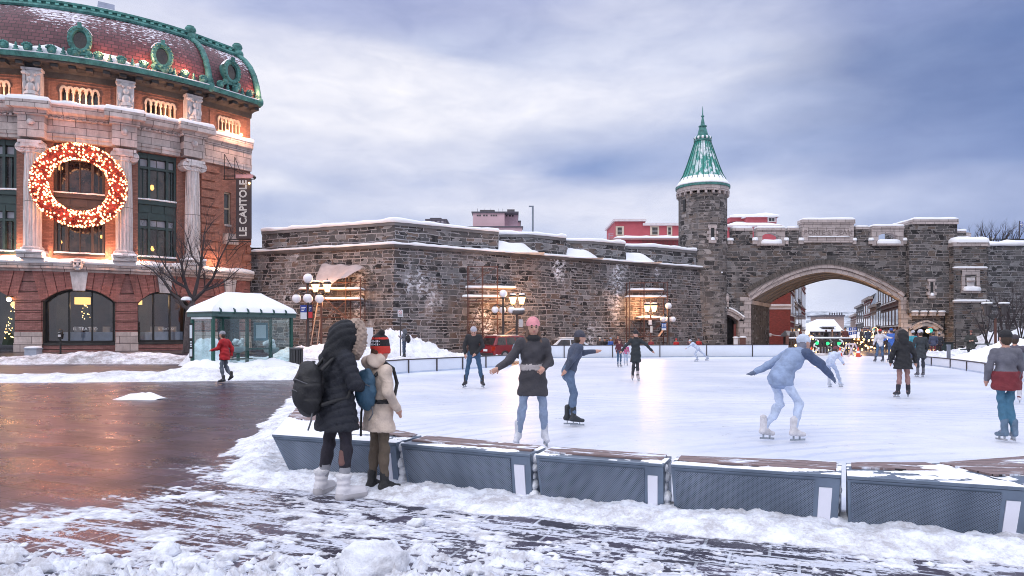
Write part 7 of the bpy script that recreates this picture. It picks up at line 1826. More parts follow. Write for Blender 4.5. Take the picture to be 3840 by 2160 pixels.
# raspberry house left of the tower
Yb = 92.0; bd = thing('red_house','raspberry red flat-roofed house between the rampart and the round tower','building',(XY(2420,Yb),Yb,0))
qb(MB(),2306,2420,829,960,Yb,8).build('wall',M_REDW,bd); qb(MB(),2420,2600,845,960,Yb,8).build('wall',M_REDW,bd)
m = MB(); qb(m,2301,2424,821,829,Yb-.4,9); qb(m,2412,2600,836,845,Yb-.4,9); m.build('cornice',M_TRIM,bd)
for x0,x1,w0,w1,y0,y1 in [(2309,2340,2316,2332,848,883),(2438,2472,2446,2466,848,883),(2501,2521,2506,2516,848,883)]:
    o_ = MB(); qb(o_,x0,x1,y0,y1,Yb-.08,.2); o_ = o_.build('window',P('cream window surround',(.62,.52,.42),.6),bd); m = MB(); qb(m,w0,w1,y0+5,y1-4,Yb-.12,.1); m.build('pane',M_PANE,o_); m = MB(); qb(m,w0,w1,(y0+y1)/2,(y0+y1)/2+1.6,Yb-.15,.1); m.build('sash_bar',M_TRIM,o_)
m = MB(); qb(m,2284,2600,894,899,Yb-3.5,3.5); m.build('balcony',P('balcony edge',(.42,.20,.20),.6),bd)
a,c = Q(2290,893,Yb-3.4),Q(2600,893,Yb-3.4); snowcap([(a.x+.6,Yb-3.4),(c.x,Yb-3.4),(c.x,Yb),(a.x+.6,Yb)],a.z,.36,'balcony_snow',bd)
m = MB(); qb(m,2298,2600,899,960,Yb-3.2,3); m.build('lower_wall',M_REDW,bd); m = MB(); [qb(m,x,x+1.1,900,930,Yb-3.6,.1) for x in range(2408,2545,5)]; qb(m,2406,2546,900,901.5,Yb-3.62,.1); m.build('railing',P('rusty rail',(.16,.05,.05),.6),bd)
m = MB(); [qb(m,2284,2300,y,y+1.2,Yb-3.2,.1) for y in (876,882,888)]; qb(m,2283,2285,874,895,Yb-3.2,.1); m.build('railing',P('pale blue rail',(.4,.46,.55),.6),bd)
# raspberry roofs right of the tower
Yb = 98.0; bd = thing('red_house','raspberry red house with snowy hipped roofs right of the round tower','building',(XY(2830,Yb),Yb,0))
qb(MB(),2724,2932,846,960,Yb,8).build('wall',M_REDW,bd)
def hip(x0,x1,y0,y1,ax0,ax1,Y0,D,name,parent,mat=M_SNOWR):
    a,c = Q(x0,y1,Y0),Q(x1,y1,Y0); zt_ = ZY(y0,Y0); p_,q_ = XY(ax0,Y0+D/2),XY(ax1,Y0+D/2)
    return MB().add([(a.x,Y0-.5,a.z),(c.x,Y0-.5,a.z),(c.x,Y0+D,a.z),(a.x,Y0+D,a.z),(p_,Y0+D/2,zt_),(q_,Y0+D/2,zt_),(a.x,Y0-.5,a.z-.25),(c.x,Y0-.5,a.z-.25),(c.x,Y0+D,a.z-.25),(a.x,Y0+D,a.z-.25)],[(0,1,5,4),(1,2,5),(2,3,4,5),(3,0,4),(0,6,7,1),(1,7,8,2),(6,9,8,7),(3,9,6,0)]).build(name,mat,parent)
hip(2716,2934,812,846,2760,2860,Yb,9,'roof',bd); qb(MB(),2800,2912,808,838,Yb+3,4).build('dormer',M_REDW,bd); hip(2792,2920,786,808,2872,2874,Yb+3,5,'dormer_roof',bd)
qb(MB(),2737,2810,808,830,Yb+4.5,3).build('dormer',M_REDW,bd); hip(2733,2820,795,809,2755,2805,Yb+4.5,4,'dormer_roof',bd)
o_ = MB(); qb(o_,2879,2909,813,833,Yb+2.9,.2); o_ = o_.build('window',M_TRIM,bd); m = MB(); qb(m,2884,2893,818,829,Yb+2.85,.1); qb(m,2896,2904,818,829,Yb+2.85,.1); m.build('pane',M_PANE,o_)
m = MB(); qb(m,2716,2934,843,849,Yb-.7,.3); m.build('eave',M_TRIM,bd)

# ================================================================== OLD TOWN STREET through the arch
def row_house(name,label,A,B,h,mat,floors,nwin,depth=8.0,shop=True,roofcol=None,basez=None,trimmat=None,cornice=True,glow=True,mans=0.0,end=True):
    A,B = Vector((*A,0)),Vector((*B,0)); d = (B-A); L = d.length; d.normalize(); n_ = Vector((d.y,-d.x,0)); zb_ = min(ghf(A.x,A.y),ghf(B.x,B.y))-.3 if basez is None else basez
    if depth<0: n_ = -n_
    D = abs(depth); t = thing(name,label,'building',(A.x,A.y,zb_),group='old town houses along the street'); f = lambda u,z,o_: (A.x+d.x*u+n_.x*o_,A.y+d.y*u+n_.y*o_,z)
    MB().hull([f(0,zb_,0),f(L,zb_,0),f(L,zb_,-D),f(0,zb_,-D)],[f(0,h,0),f(L,h,0),f(L,h,-D),f(0,h,-D)]).build('wall',mat,t)
    def pb(m,u0,u1,z0,z1,o0,o1): m.hull([f(u0,z0,o1),f(u1,z0,o1),f(u1,z0,o0),f(u0,z0,o0)],[f(u0,z1,o1),f(u1,z1,o1),f(u1,z1,o0),f(u0,z1,o0)])
    tm_ = trimmat or P('stone trim soft',(.40,.34,.32),.7); fh = (h-zb_)/(floors+.25)
    for fl in range(floors):
        for k in range(nwin):
            u = L*(k+.5)/nwin; wd = L/nwin*.28; z0 = zb_+fh*(fl+.28); z1 = z0+fh*.58
            if fl == 0 and shop: z1 = z0+fh*.5; wd = L/nwin*.40
            w_ = MB(); pb(w_,u-wd-.14,u+wd+.14,z0-.14,z1+.20,-.02,.07); w_ = w_.build('window',tm_,t)
            m = MB(); pb(m,u-wd,u+wd,z0,z1,.06,.09); m.build('pane',(E('shop window glow',(1.0,.50,.20),1.1) if (fl == 0 and shop and glow and k % 2 == 0) else M_PANE),w_)
            if fl: m = MB(); pb(m,u-wd-.2,u+wd+.2,z0-.24,z0-.12,.0,.22); m.build('sill_snow',M_SNOWR,w_)
    m = MB(); [pb(m,0,L,zb_+fh*(fl+1.0),zb_+fh*(fl+1.0)+.16,-.02,.12) for fl in range(floors)]
    if cornice: pb(m,-.1,L+.1,h-.1,h+.35,-.3,.45)
    m.build('string_courses',tm_,t)
    m = MB(); 
    if mans: 
        pb(m,0,L,h+.35,h+.4,-.3,.4); m.hull([f(0,h+.35,.1),f(L,h+.35,.1),f(L,h+.35,-D),f(0,h+.35,-D)],[f(.3,h+mans,-1.2),f(L-.3,h+mans,-1.2),f(L-.3,h+mans,-D+1),f(.3,h+mans,-D+1)]); m.build('mansard',roofcol or M_SNOWR,t)
    else: pb(m,-.1,L+.1,h+.35,h+.58,-D,.42); m.build('roof_snow',M_SNOWR,t)
    return t,f,pb
M_GREYST = P('old grey masonry',(.13,.12,.125),.85,var=.3,vs=.7); M_CREAM = P('cream render',(.48,.36,.26),.8,var=.1); M_BROWNB = P('brown brick',(.16,.075,.06),.85,var=.25,vs=2); M_BLUEG = P('blue grey metal',(.28,.34,.42),.5,var=.2)
# left side, receding
t,f,pb = row_house('town_house','big red brick corner house seen through the left of the arch',(31.3,78),(35.6,87.5),10.6,M_REDB,3,3,depth=9)
lw = MB(); a = Q(2884,1160,77.9); c = Q(2962,1142,77.9); lw.bx(26.0,31.4,77.88,78.0,a.z,c.z); lw.bx(26,31.4,77.7,78,a.z+.35,c.z+.05); lw.build('band_course',M_TRIM,t)
lw = MB(); lw.bx(24.0,31.28,77.95,86,-.6,10.5); lw.build('end_wall',M_REDB,t)
p = Q(2905,1255,77.6); o_ = MB(); o_.tube([(p.x-.45,p.y,p.z),(p.x+.5,p.y,p.z-.12),(p.x+.9,p.y-.1,p.z)],.04,6); o_.lathe([(.12,-.2),(.22,.05),(.1,.15)],8,(p.x-.5,p.y,p.z)); o_.lathe([(.12,-.2),(.22,.05),(.1,.15)],8,(p.x+.9,p.y-.1,p.z)); o_.build('wall_lanterns',P('white lantern',(.6,.58,.6),.5),t)
row_house('town_house','narrow cream house beyond the red corner house',(35.7,87.6),(39.8,96.6),11.6,M_CREAM,4,2)
row_house('town_house','pale grey house with dark bay in the left street row',(39.9,96.8),(45.2,108.5),13.6,M_GREYST,4,3,mans=2.2,roofcol=P('dark slate mansard',(.06,.06,.07),.6))
row_house('town_house','farthest red house of the left street row',(45.4,108.9),(54.8,129.5),13.4,M_REDB,4,4)
# right side
row_house('town_house','brown brick house with dark windows at the right of the arch',(53.0,99.5),(44.6,79.8),11.4,M_BROWNB,4,6,depth=9,trimmat=P('brown stone trim',(.17,.12,.11),.8))
row_house('town_house','grey stone house next to the brown brick one',(56.0,106.5),(53.2,99.8),9.4,M_GREYST,3,2,depth=9,trimmat=P('grey stone trim',(.24,.22,.22),.8))
row_house('town_house','house with the tall pale blue metal roof in the right row',(60.0,116.0),(56.2,106.8),5.6,M_CREAM,2,2,depth=6,mans=3.4,roofcol=M_BLUEG)
row_house('town_house','red house with white window frames in the right row',(66.0,130.0),(60.2,116.3),7.2,M_REDB,4,3,depth=9,mans=1.2,roofcol=P('dark slate mansard',(.06,.06,.07),.6))
row_house('town_house','dark grey house down the right row',(74.0,149.0),(66.2,130.4),6.6,M_GREYST,3,4,depth=9,mans=1.2,trimmat=P('grey stone trim',(.24,.22,.22),.8))
row_house('town_house','lowest house at the far end of the right row',(84.0,172.0),(74.2,149.4),5.2,M_BROWNB,3,5,depth=9)
# white-roofed house closing the view
Yb = 178.0; bd = thing('white_roofed_house','low stone house with a broad snowy roof and dormer closing the street','building',(XY(3090,Yb),Yb,-6))
qb(MB(),3033,3152,1238,1330,Yb,10).build('wall',M_GREYST,bd); hip(3026,3160,1196,1240,3062,3128,Yb,12,'roof',bd)
m = MB(); qb(m,3082,3128,1222,1236,Yb+.4,3); dm = m.build('dormer',M_GREYST,bd); hip(3078,3132,1212,1223,3104,3106,Yb+.4,4,'dormer_roof',bd); m = MB(); qb(m,3088,3102,1224,1234,Yb+.3,.1); qb(m,3106,3120,1224,1234,Yb+.3,.1); m.build('pane',M_PANE,dm)
for x in (3042,3060,3080,3100,3120,3138):
    m = MB(); qb(m,x,x+7,1246,1256,Yb-.1,.2); m.build('window',M_PANE,bd)
bd = thing('flat_block','beige flat-topped block behind the white-roofed house','building',(XY(3130,230),230,-8)); qb(MB(),3098,3165,1186,1330,230,12).build('wall',P('beige block',(.40,.30,.27),.8),bd); m = MB(); qb(m,3094,3170,1181,1187,229,14); [qb(m,x,x+2,1172,1182,231,.5) for x in range(3112,3166,9)]; m.build('roof_edge',P('dark parapet',(.08,.07,.09),.7),bd)
# ---- Christmas street dressing in front of the arch
M_BULB = E('street bulb',(1.0,.62,.28),7.0)
def ball_lamp(px,pys,Yp,r,label):
    x = XY(px,Yp); g_ = ghf(x,Yp); t = thing('globe_lamp',label,'street lamp',(x,Yp,g_),group='amber globe lamps in the old town street'); MB().tube([(x,Yp,g_),(x,Yp,ZY(min(pys),Yp))],.05,6).build('pole',M_POST,t)
    for k,py in enumerate(pys):
        o_ = MB().ball((x+(.2*(k % 2*2-1) if len(pys)>1 else 0),Yp-.1,ZY(py,Yp)),r,14,9).build('globe',M_BULB,t,smooth=True)
    plight((x,Yp-.7,ZY(pys[0],Yp)),130,(1,.55,.22),.2,'globe_light',t)
ball_lamp(3034,[1247,1267,1282],62.5,.19,'amber globe lamp with three balls at the left of the arch opening')
ball_lamp(3246,[1250],63.5,.20,'amber globe lamp right of the striped flag')
ball_lamp(3296,[1243],66,.16,'small amber globe lamp near the teal round sign')
ball_lamp(2996,[1238],74,.14,'small amber lamp on the left house row')
ball_lamp(3318,[1248],60,.13,'small amber globe lamp above the couple in white and blue')
Yf = 49.0; t = thing('dressed_fence','dark wooden fence dressed with snowy garlands across the street','fence',(XY(3070,Yf),Yf,.15))
m = MB(); x0,x1 = XY(2952,Yf),XY(3192,Yf); m.bx(x0,x1,Yf-.04,Yf+.04,.55,.66); m.bx(x0,x1,Yf-.04,Yf+.04,.92,1.05)
x = x0
while x<x1: m.bx(x,x+.10,Yf-.05,Yf+.0,.1,1.15); x += .21
m.build('slats',P('dark fence timber',(.05,.035,.03),.7),t); snowcap([(x0,Yf-.05),(x1,Yf-.05),(x1,Yf+.05),(x0,Yf+.05)],1.15,.09,'fence_snow',t,over=.03)
for k,(px) in enumerate((3010,3058,3108,3148)):
    x = XY(px,Yf); m = MB(); r = random.Random(k)
    for i in range(26): a = i/25*math.pi*2.2; m.ball((x+math.sin(a*1.5)*.16+r.uniform(-.04,.04),Yf-.12,1.05-i/25*.85),.05,6,4)
    m.build('garland',M_SNOWR if k % 2 else P('frosted garland',(.28,.30,.28),.8,var=.5),t)
for px,py in ((3064,1287),(3104,1288),(3146,1288)):
    q = Q(px,py,Yf-.15); MB().ball(q,.115,10,7).build('green_light',E('green bulb',(.05,1.0,.30),1.6),t)
MB().bx(x0-.08,x0+.08,Yf-.08,Yf+.08,0,1.35).build('post',M_BROWNB,t)
# strings of bulbs hanging between market huts
r = random.Random(77)
for k,(xa,xb,y0,y1,Yp,n_,lab) in enumerate([(2965,3030,1290,1325,48.5,12,'string of warm bulbs on the left part of the dressed fence'),(3110,3200,1285,1315,52,20,'string of warm bulbs in the middle of the street'),(3195,3290,1272,1318,53,26,'string of warm bulbs by the striped barricade'),(3230,3330,1262,1300,56,16,'string of warm bulbs over the crowd at the right')]):
    t = thing('string_lights',lab,'string lights',Q(xa,(y0+y1)/2,Yp),group='warm strings of lights in the street'); m = MB(); w_ = MB(); prev = None
    for i in range(n_):
        q = Q(xa+(xb-xa)*i/(n_-1)+r.uniform(-3,3),y0+(y1-y0)*(.5+.5*math.sin(i*1.3+k)) ,Yp+r.uniform(-1,1)); MB().ball(q,r.uniform(.035,.085),8,6).build('bulb',E('string bulb',(1.0,.58,.25),6.0),t)
        if prev is not None: w_.tube([prev,q],.012,4)
        prev = q
    w_.build('wire',M_BLACK,t)
plight((XY(3200,51),51,1.6),160,(1,.55,.22),.5,'string_glow',t)
# market huts
for k,(px0,px1,ytop,Yp,col,lab) in enumerate([(2962,3030,1262,66,(.10,.05,.03),'small brown market hut left in the street with a snowy roof'),(3196,3262,1268,60,(.12,.07,.04),'market hut with glowing opening behind the barricade'),(3290,3372,1262,62,(.07,.045,.04),'dark market hut behind the couple in white and blue')]):
    a,c = XY(px0,Yp),XY(px1,Yp); zt_ = ZY(ytop,Yp); t = thing('market_hut',lab,'hut',((a+c)/2,Yp,0),group='christmas market huts'); g_ = ghf((a+c)/2,Yp)
    MB().bx(a,c,Yp,Yp+1.6,g_,zt_).build('wall',P(f'hut timber {k}',col,.8,var=.3),t)
    MB().bx(a+.3,c-.3,Yp-.05,Yp+.02,g_+.9,zt_-.25).build('counter_opening',E('hut glow',(1.0,.45,.14),.8),t)
    o_ = MB().hull([(a-.25,Yp-.35,zt_),(c+.25,Yp-.35,zt_),(c+.25,Yp+1.9,zt_),(a-.25,Yp+1.9,zt_)],[(a-.15,Yp+.7,zt_+.55),(c+.15,Yp+.7,zt_+.55),(c+.15,Yp+.9,zt_+.55),(a-.15,Yp+.9,zt_+.55)]).build('roof',M_SNOWR,t)
# flag of the province hanging over the street
q0 = Q(3200,1300,56); t = thing('street_flag','blue flag with a white cross hanging over the old town street','flag',q0); MB().tube([Q(3213,1300,56),Q(3213,1218,56)],.03,6).build('pole',M_POST,t); qflag('cloth',Q(3182,1258,56),Q(3212,1252,56),Q(3212,1228,56),Q(3184,1228,56),t)
# round lit shop sign
q = Q(3280,1240,66); t = thing('round_sign','round teal shop sign lit on the right row','sign',q); rows = [[(q.x+math.cos(a)*r_,q.y-dd,q.z+math.sin(a)*r_) for a in np.linspace(0,2*math.pi,25)] for r_,dd in ((.34,0),(.34,.08),(.26,.09))]; MB().grid(rows).build('rim',M_TRIM,t); rows = [[(q.x+math.cos(a)*r_,q.y-.06,q.z+math.sin(a)*r_) for a in np.linspace(0,2*math.pi,25)] for r_ in (.27,.01)]; MB().grid(rows).build('sign_face',E('teal sign',(.15,.75,.70),.8),t)
MB().tube([(q.x,q.y,q.z),(q.x+.9,q.y+.5,q.z)],.03,6).build('bracket',M_BLACK,t)
# lamp in the right doorway
q = Q(3484,1240,60.0); t = thing('doorway_lamp','teal and amber signal lamp in the right gate doorway','lamp',q); MB().ball((q.x+.1,q.y,q.z+.02),.20,10,7).build('teal_lens',E('teal lens',(.1,.8,.7),.9),t); MB().ball((q.x-.12,q.y-.02,q.z-.05),.17,10,7).build('amber_lens',E('street bulb',(1.0,.62,.28),7.0),t); MB().bx(q.x-.1,q.x+.35,q.y-.05,q.y+.1,q.z+.2,q.z+.32).build('hood',P('rust brown lamp post',(.1,.04,.03),.6),t)
plight((q.x,q.y-.5,q.z),60,(1,.6,.3),.1,'doorway_light',t)
# cones, barricade and bits on the snow
M_CONE = P('traffic orange',(.80,.09,.03),.5,var=.05)
cn = thing('traffic_cone','traffic cone','traffic cone',(0,0,0),group='orange traffic cones')
MB().lathe([(.16,.03),(.03,.62),(.02,.64)],14).build('cone',M_CONE,cn,local=True,smooth=True); MB().bx(-.2,.2,-.2,.2,0,.035).build('base',M_CONE,cn,local=True); MB().lathe([(.118,.28),(.085,.42)],14,(0,0,0)).build('band',P('cone white band',(.75,.75,.78),.5),cn,local=True)
cl = ['orange cone at the left end of the dressed fence','orange cone left of the striped barricade','orange cone right under the striped barricade']
for k,(px,py,Yp) in enumerate([(3043,1333,45.3),(3150,1338,44.2),(3218,1340,43.5)]):
    loc = (XY(px,Yp),Yp,0.0); s_ = .95
    if k == 0: cn.location = loc; cn['label'] = cl[0]
    else: copy_tree(cn,loc,k*.7,cl[k])
Yp = 43.8; t = thing('barricade','pale A-shaped barricade with red and blue stripes beyond the rink','barricade',(XY(3204,Yp),Yp,0))
a,b_,c = Q(3203,1288,Yp),Q(3180,1340,Yp),Q(3229,1340,Yp)
MB().bar(a,b_,.12,.05).build('leg',P('pinkish white paint',(.62,.52,.56),.5),t); MB().bar(a+Vector((.05,0,0)),c,.12,.05).build('leg',P('pinkish white paint',(.62,.52,.56),.5),t)
MB().bar(a+Vector((.05,.9,0)),c+Vector((0,.9,0)),.12,.05).build('leg',M_TRIM,t); MB().bar(a+Vector((0,.9,0)),b_+Vector((0,.9,0)),.12,.05).build('leg',M_TRIM,t)
m = MB(); [m.bar(a.lerp(c,k/5)+Vector((.05,-.04,0)),a.lerp(c,k/5+.09)+Vector((.05,-.04,0)),.13,.02) for k in range(1,5)]; m.build('stripes',P('stripe purple',(.16,.05,.28),.5),t); MB().bx(a.x-.05,a.x+.1,Yp,Yp+.9,a.z-.1,a.z+.02).build('crossbar',M_TRIM,t)
# picnic table, bin, posts on the right
Yp = 39; x = XY(3682,Yp); t = thing('picnic_table','dark picnic table beside the standing man in the parka','picnic table',(x,Yp,.15))
MB().box((x,Yp,.92),(1.5,.75,.05)).build('table_top',P('dark green table',(.025,.05,.05),.5),t)
for dy in (-.62,.62): MB().box((x,Yp+dy,.60),(1.5,.24,.05)).build('seat',P('dark green table',(.025,.05,.05),.5),t)
for dx in (-.5,.5): MB().bar((x+dx,Yp-.5,.15),(x+dx,Yp+.3,.9),.06).bar((x+dx,Yp+.5,.15),(x+dx,Yp-.3,.9),.06).build('leg',M_BLACK,t)
Yp = 47; x = XY(3553,Yp); t = thing('dumpster','dark green bin below the gate buttress','bin',(x,Yp,.1)); MB().bx(x-.42,x+.42,Yp,Yp+.7,.2,.85).build('container',P('dark green bin',(.025,.04,.04),.5),t,bevel=.02); MB().bx(x-.48,x+.48,Yp-.05,Yp+.75,.85,.92).build('lid',M_BLACK,t)
Yp = 31.5; x = XY(3560,Yp); t = thing('bollard','grey metal post behind the right rink boards','post',(x,Yp,0)); MB().bx(x-.06,x+.06,Yp,Yp+.1,0,.98).build('post',P('dull steel',(.22,.24,.30),.5),t); MB().bx(x-.075,x+.075,Yp-.01,Yp+.11,.98,1.03).build('cap',P('dull steel',(.22,.24,.30),.5),t)
for px,y0,Yp,lab in [(3583,1232,46,'thin dark pole against the gate buttress'),(3388,1240,50,'thin dark pole behind the couple in white and blue'),(3745,1225,38,'thin dark stake in front of the right bare trees')]:
    x = XY(px,Yp); o_ = MB().tube([(x,Yp,0),(x,Yp,ZY(y0,Yp))],.035,6).build('pole',M_BLACK); tag(o_,lab,'pole')
Yp = 24; a,c = Q(3830,1356,Yp),Q(3862,1310,Yp); t = thing('info_board','dull grey board cut off by the right edge','board',(a.x,Yp,0)); MB().bx(a.x,c.x,Yp,Yp+.05,a.z,c.z).build('panel',P('grey board',(.15,.18,.22),.5),t); MB().bx(a.x+.05,a.x+.10,Yp,Yp+.05,0,a.z).build('leg',M_STEELD,t)
m = MB(); 
for px,py,w_ in [(2758,1286,7),(2785,1285,10)]:
    q = Q(px,py,60.2); t = thing('notice_box','white notice box at the left gate doorway' if px == 2758 else 'small brown notice box between doorway and arch','box',(q.x,60.2,0)); MB().bx(q.x-w_*.0235,q.x+w_*.0235,60.1,60.3,.1,q.z+.45).build('cabinet',M_W if px == 2758 else M_BROWNB,t); snowcap([(q.x-w_*.024,60.05),(q.x+w_*.024,60.05),(q.x+w_*.024,60.3),(q.x-w_*.024,60.3)],q.z+.44,.1,'snow_cap',t)
# ================================================================== PEOPLE: one continuous skin per body, from blended rounded shapes
def _smin(a,b_,k):
    h = np.clip(.5+.5*(b_-a)/k,0,1); return b_*(1-h)+a*h-k*h*(1-h)
class Body:
    def __init__(s,vox=.02): s.pr = []; s.vox = vox
    def cone(s,a,b_,ra,rb,m,k=.03,sy=1.0,kind='c',fn=None): s.pr.append((kind,np.array(a,float),np.array(b_,float),ra,rb,m,k,sy,fn)); return s
    def ball(s,c,r3,m,k=.03,fn=None): s.pr.append(('e',np.array(c,float),np.array(r3,float),0,0,m,k,1.0,fn)); return s
    def skirt(s,z0,z1,c0,c1,r0,r1,m,k=.02,fn=None): s.pr.append(('s',np.array([*c0,z0],float),np.array([*c1,z1],float),np.array(r0,float),np.array(r1,float),m,k,1.0,fn)); return s
    def mesh(s):
        lo = np.full(3,1e9); hi = -lo
        for (kd,a,b_,ra,rb,m,k,sy,fn) in s.pr:
            if kd == 'e': p,q = a-b_,a+b_
            elif kd == 's': R_ = max(ra.max(),rb.max()); p,q = np.minimum(a,b_)-[R_,R_,.02],np.maximum(a,b_)+[R_,R_,.02]
            else: R_ = max(ra,rb); p,q = np.minimum(a,b_)-R_,np.maximum(a,b_)+R_
            lo = np.minimum(lo,p); hi = np.maximum(hi,q)
        v = s.vox; lo = lo-3*v-.02; n = (np.ceil((hi+3*v+.02-lo)/v)).astype(int)+1
        D = np.full(n,.2); Mt = np.zeros(n,np.int8); best = np.full(n,1e9); ax = [lo[i]+np.arange(n[i])*v for i in range(3)]
        for (kd,a,b_,ra,rb,m,k,sy,fn) in s.pr:
            if kd == 'e': p,q = a-b_,a+b_
            elif kd == 's': R_ = max(ra.max(),rb.max()); p,q = np.minimum(a,b_)-[R_,R_,.02],np.maximum(a,b_)+[R_,R_,.02]
            else: R_ = max(ra,rb); p,q = np.minimum(a,b_)-R_,np.maximum(a,b_)+R_
            mg = k+3*v+.03; i0 = np.maximum(0,((p-mg-lo)/v).astype(int)); i1 = np.minimum(n,((q+mg-lo)/v).astype(int)+2)
            sl = tuple(slice(i0[i],i1[i]) for i in range(3)); X,Y,Z = np.meshgrid(*[ax[i][sl[i]] for i in range(3)],indexing='ij')
            if kd == 'e':
                q_ = np.sqrt(((X-a[0])/b_[0]) ** 2+((Y-a[1])/b_[1]) ** 2+((Z-a[2])/b_[2]) ** 2); d = (q_-1)*b_.min()*.9
            elif kd == 's':
                t = np.clip((Z-a[2])/(b_[2]-a[2]+1e-9),0,1); cx = a[0]+(b_[0]-a[0])*t; cy = a[1]+(b_[1]-a[1])*t; rx = ra[0]+(rb[0]-ra[0])*t; ry = ra[1]+(rb[1]-ra[1])*t
                q_ = np.sqrt(((X-cx)/rx) ** 2+((Y-cy)/ry) ** 2); d = (q_-1)*np.minimum(rx,ry)*.95; d = np.maximum(d,np.maximum(min(a[2],b_[2])-Z,Z-max(a[2],b_[2])))
            else:
                ba = b_-a; t = np.clip(((X-a[0])*ba[0]+(Y-a[1])*ba[1]+(Z-a[2])*ba[2])/(ba @ ba+1e-12),0,1)
                d = np.sqrt((X-a[0]-t*ba[0]) ** 2+((Y-a[1]-t*ba[1])/sy) ** 2+(Z-a[2]-t*ba[2]) ** 2)-(ra+(rb-ra)*t)
            if fn is not None: d = d+fn(X,Y,Z)
            bs = best[sl]; mm = Mt[sl]; w_ = d<bs; bs[w_] = d[w_]; mm[w_] = m; D[sl] = _smin(D[sl],d,k)
        # surface nets
        sg = D<0; V = []; idx = -np.ones(np.array(n)-1,int)
        c8 = [(i,j,k_) for i in (0,1) for j in (0,1) for k_ in (0,1)]
        cnt = sum(sg[i:n[0]-1+i,j:n[1]-1+j,k_:n[2]-1+k_].astype(int) for i,j,k_ in c8); act = (cnt>0) & (cnt<8); ci = np.argwhere(act)
        P_ = np.zeros((len(ci),3)); W_ = np.zeros(len(ci))
        for i,p in enumerate(c8):
            for q in c8:
                if sum(q) <= sum(p) or sum(abs(np.array(p)-np.array(q))) != 1: continue
                A = ci+p; B_ = ci+q; da = D[A[:,0],A[:,1],A[:,2]]; db = D[B_[:,0],B_[:,1],B_[:,2]]; cr = (da<0) != (db<0)
                t = np.where(cr,da/np.where(cr,da-db,1),0)[:,None]; P_ += np.where(cr[:,None],A+(B_-A)*t,0); W_ += cr
        P_ = P_/np.maximum(W_,1)[:,None]; idx[ci[:,0],ci[:,1],ci[:,2]] = np.arange(len(ci)); Vw = lo+P_*v; F_ = []; FM = []
        for a_ in range(3):
            s0 = [slice(None)]*3; s1 = [slice(None)]*3; s0[a_] = slice(0,n[a_]-1); s1[a_] = slice(1,n[a_]); A = sg[tuple(s0)]; B_ = sg[tuple(s1)]; e = np.argwhere(A != B_)
            u,w_ = (a_+1) % 3,(a_+2) % 3; e = e[(e[:,u]>0) & (e[:,w_]>0) & (e[:,u]<n[u]-1) & (e[:,w_]<n[w_]-1)]
            eu = np.zeros(3,int); eu[u] = 1; ew = np.zeros(3,int); ew[w_] = 1
            g = lambda q: idx[q[:,0],q[:,1],q[:,2]]
            qd = np.stack([g(e-eu-ew),g(e-ew),g(e),g(e-eu)],1); ins = sg[e[:,0],e[:,1],e[:,2]]; qd[~ins] = qd[~ins][:,::-1]
            ok = (qd >= 0).all(1); F_.append(qd[ok]); ee = e.copy(); ii = ins; e2 = e.copy(); e2[~ii,a_] += 1; FM.append(Mt[e2[:,0],e2[:,1],e2[:,2]][ok])
        return Vw,np.concatenate(F_),np.concatenate(FM)
def body_obj(B_,name,mats,parent=None,local=True):
    V,Fq,mi = B_.mesh(); o_ = np_mesh(name,V,Fq,mats,None,True,mi)
    if parent is not None: o_.parent = parent
    return o_

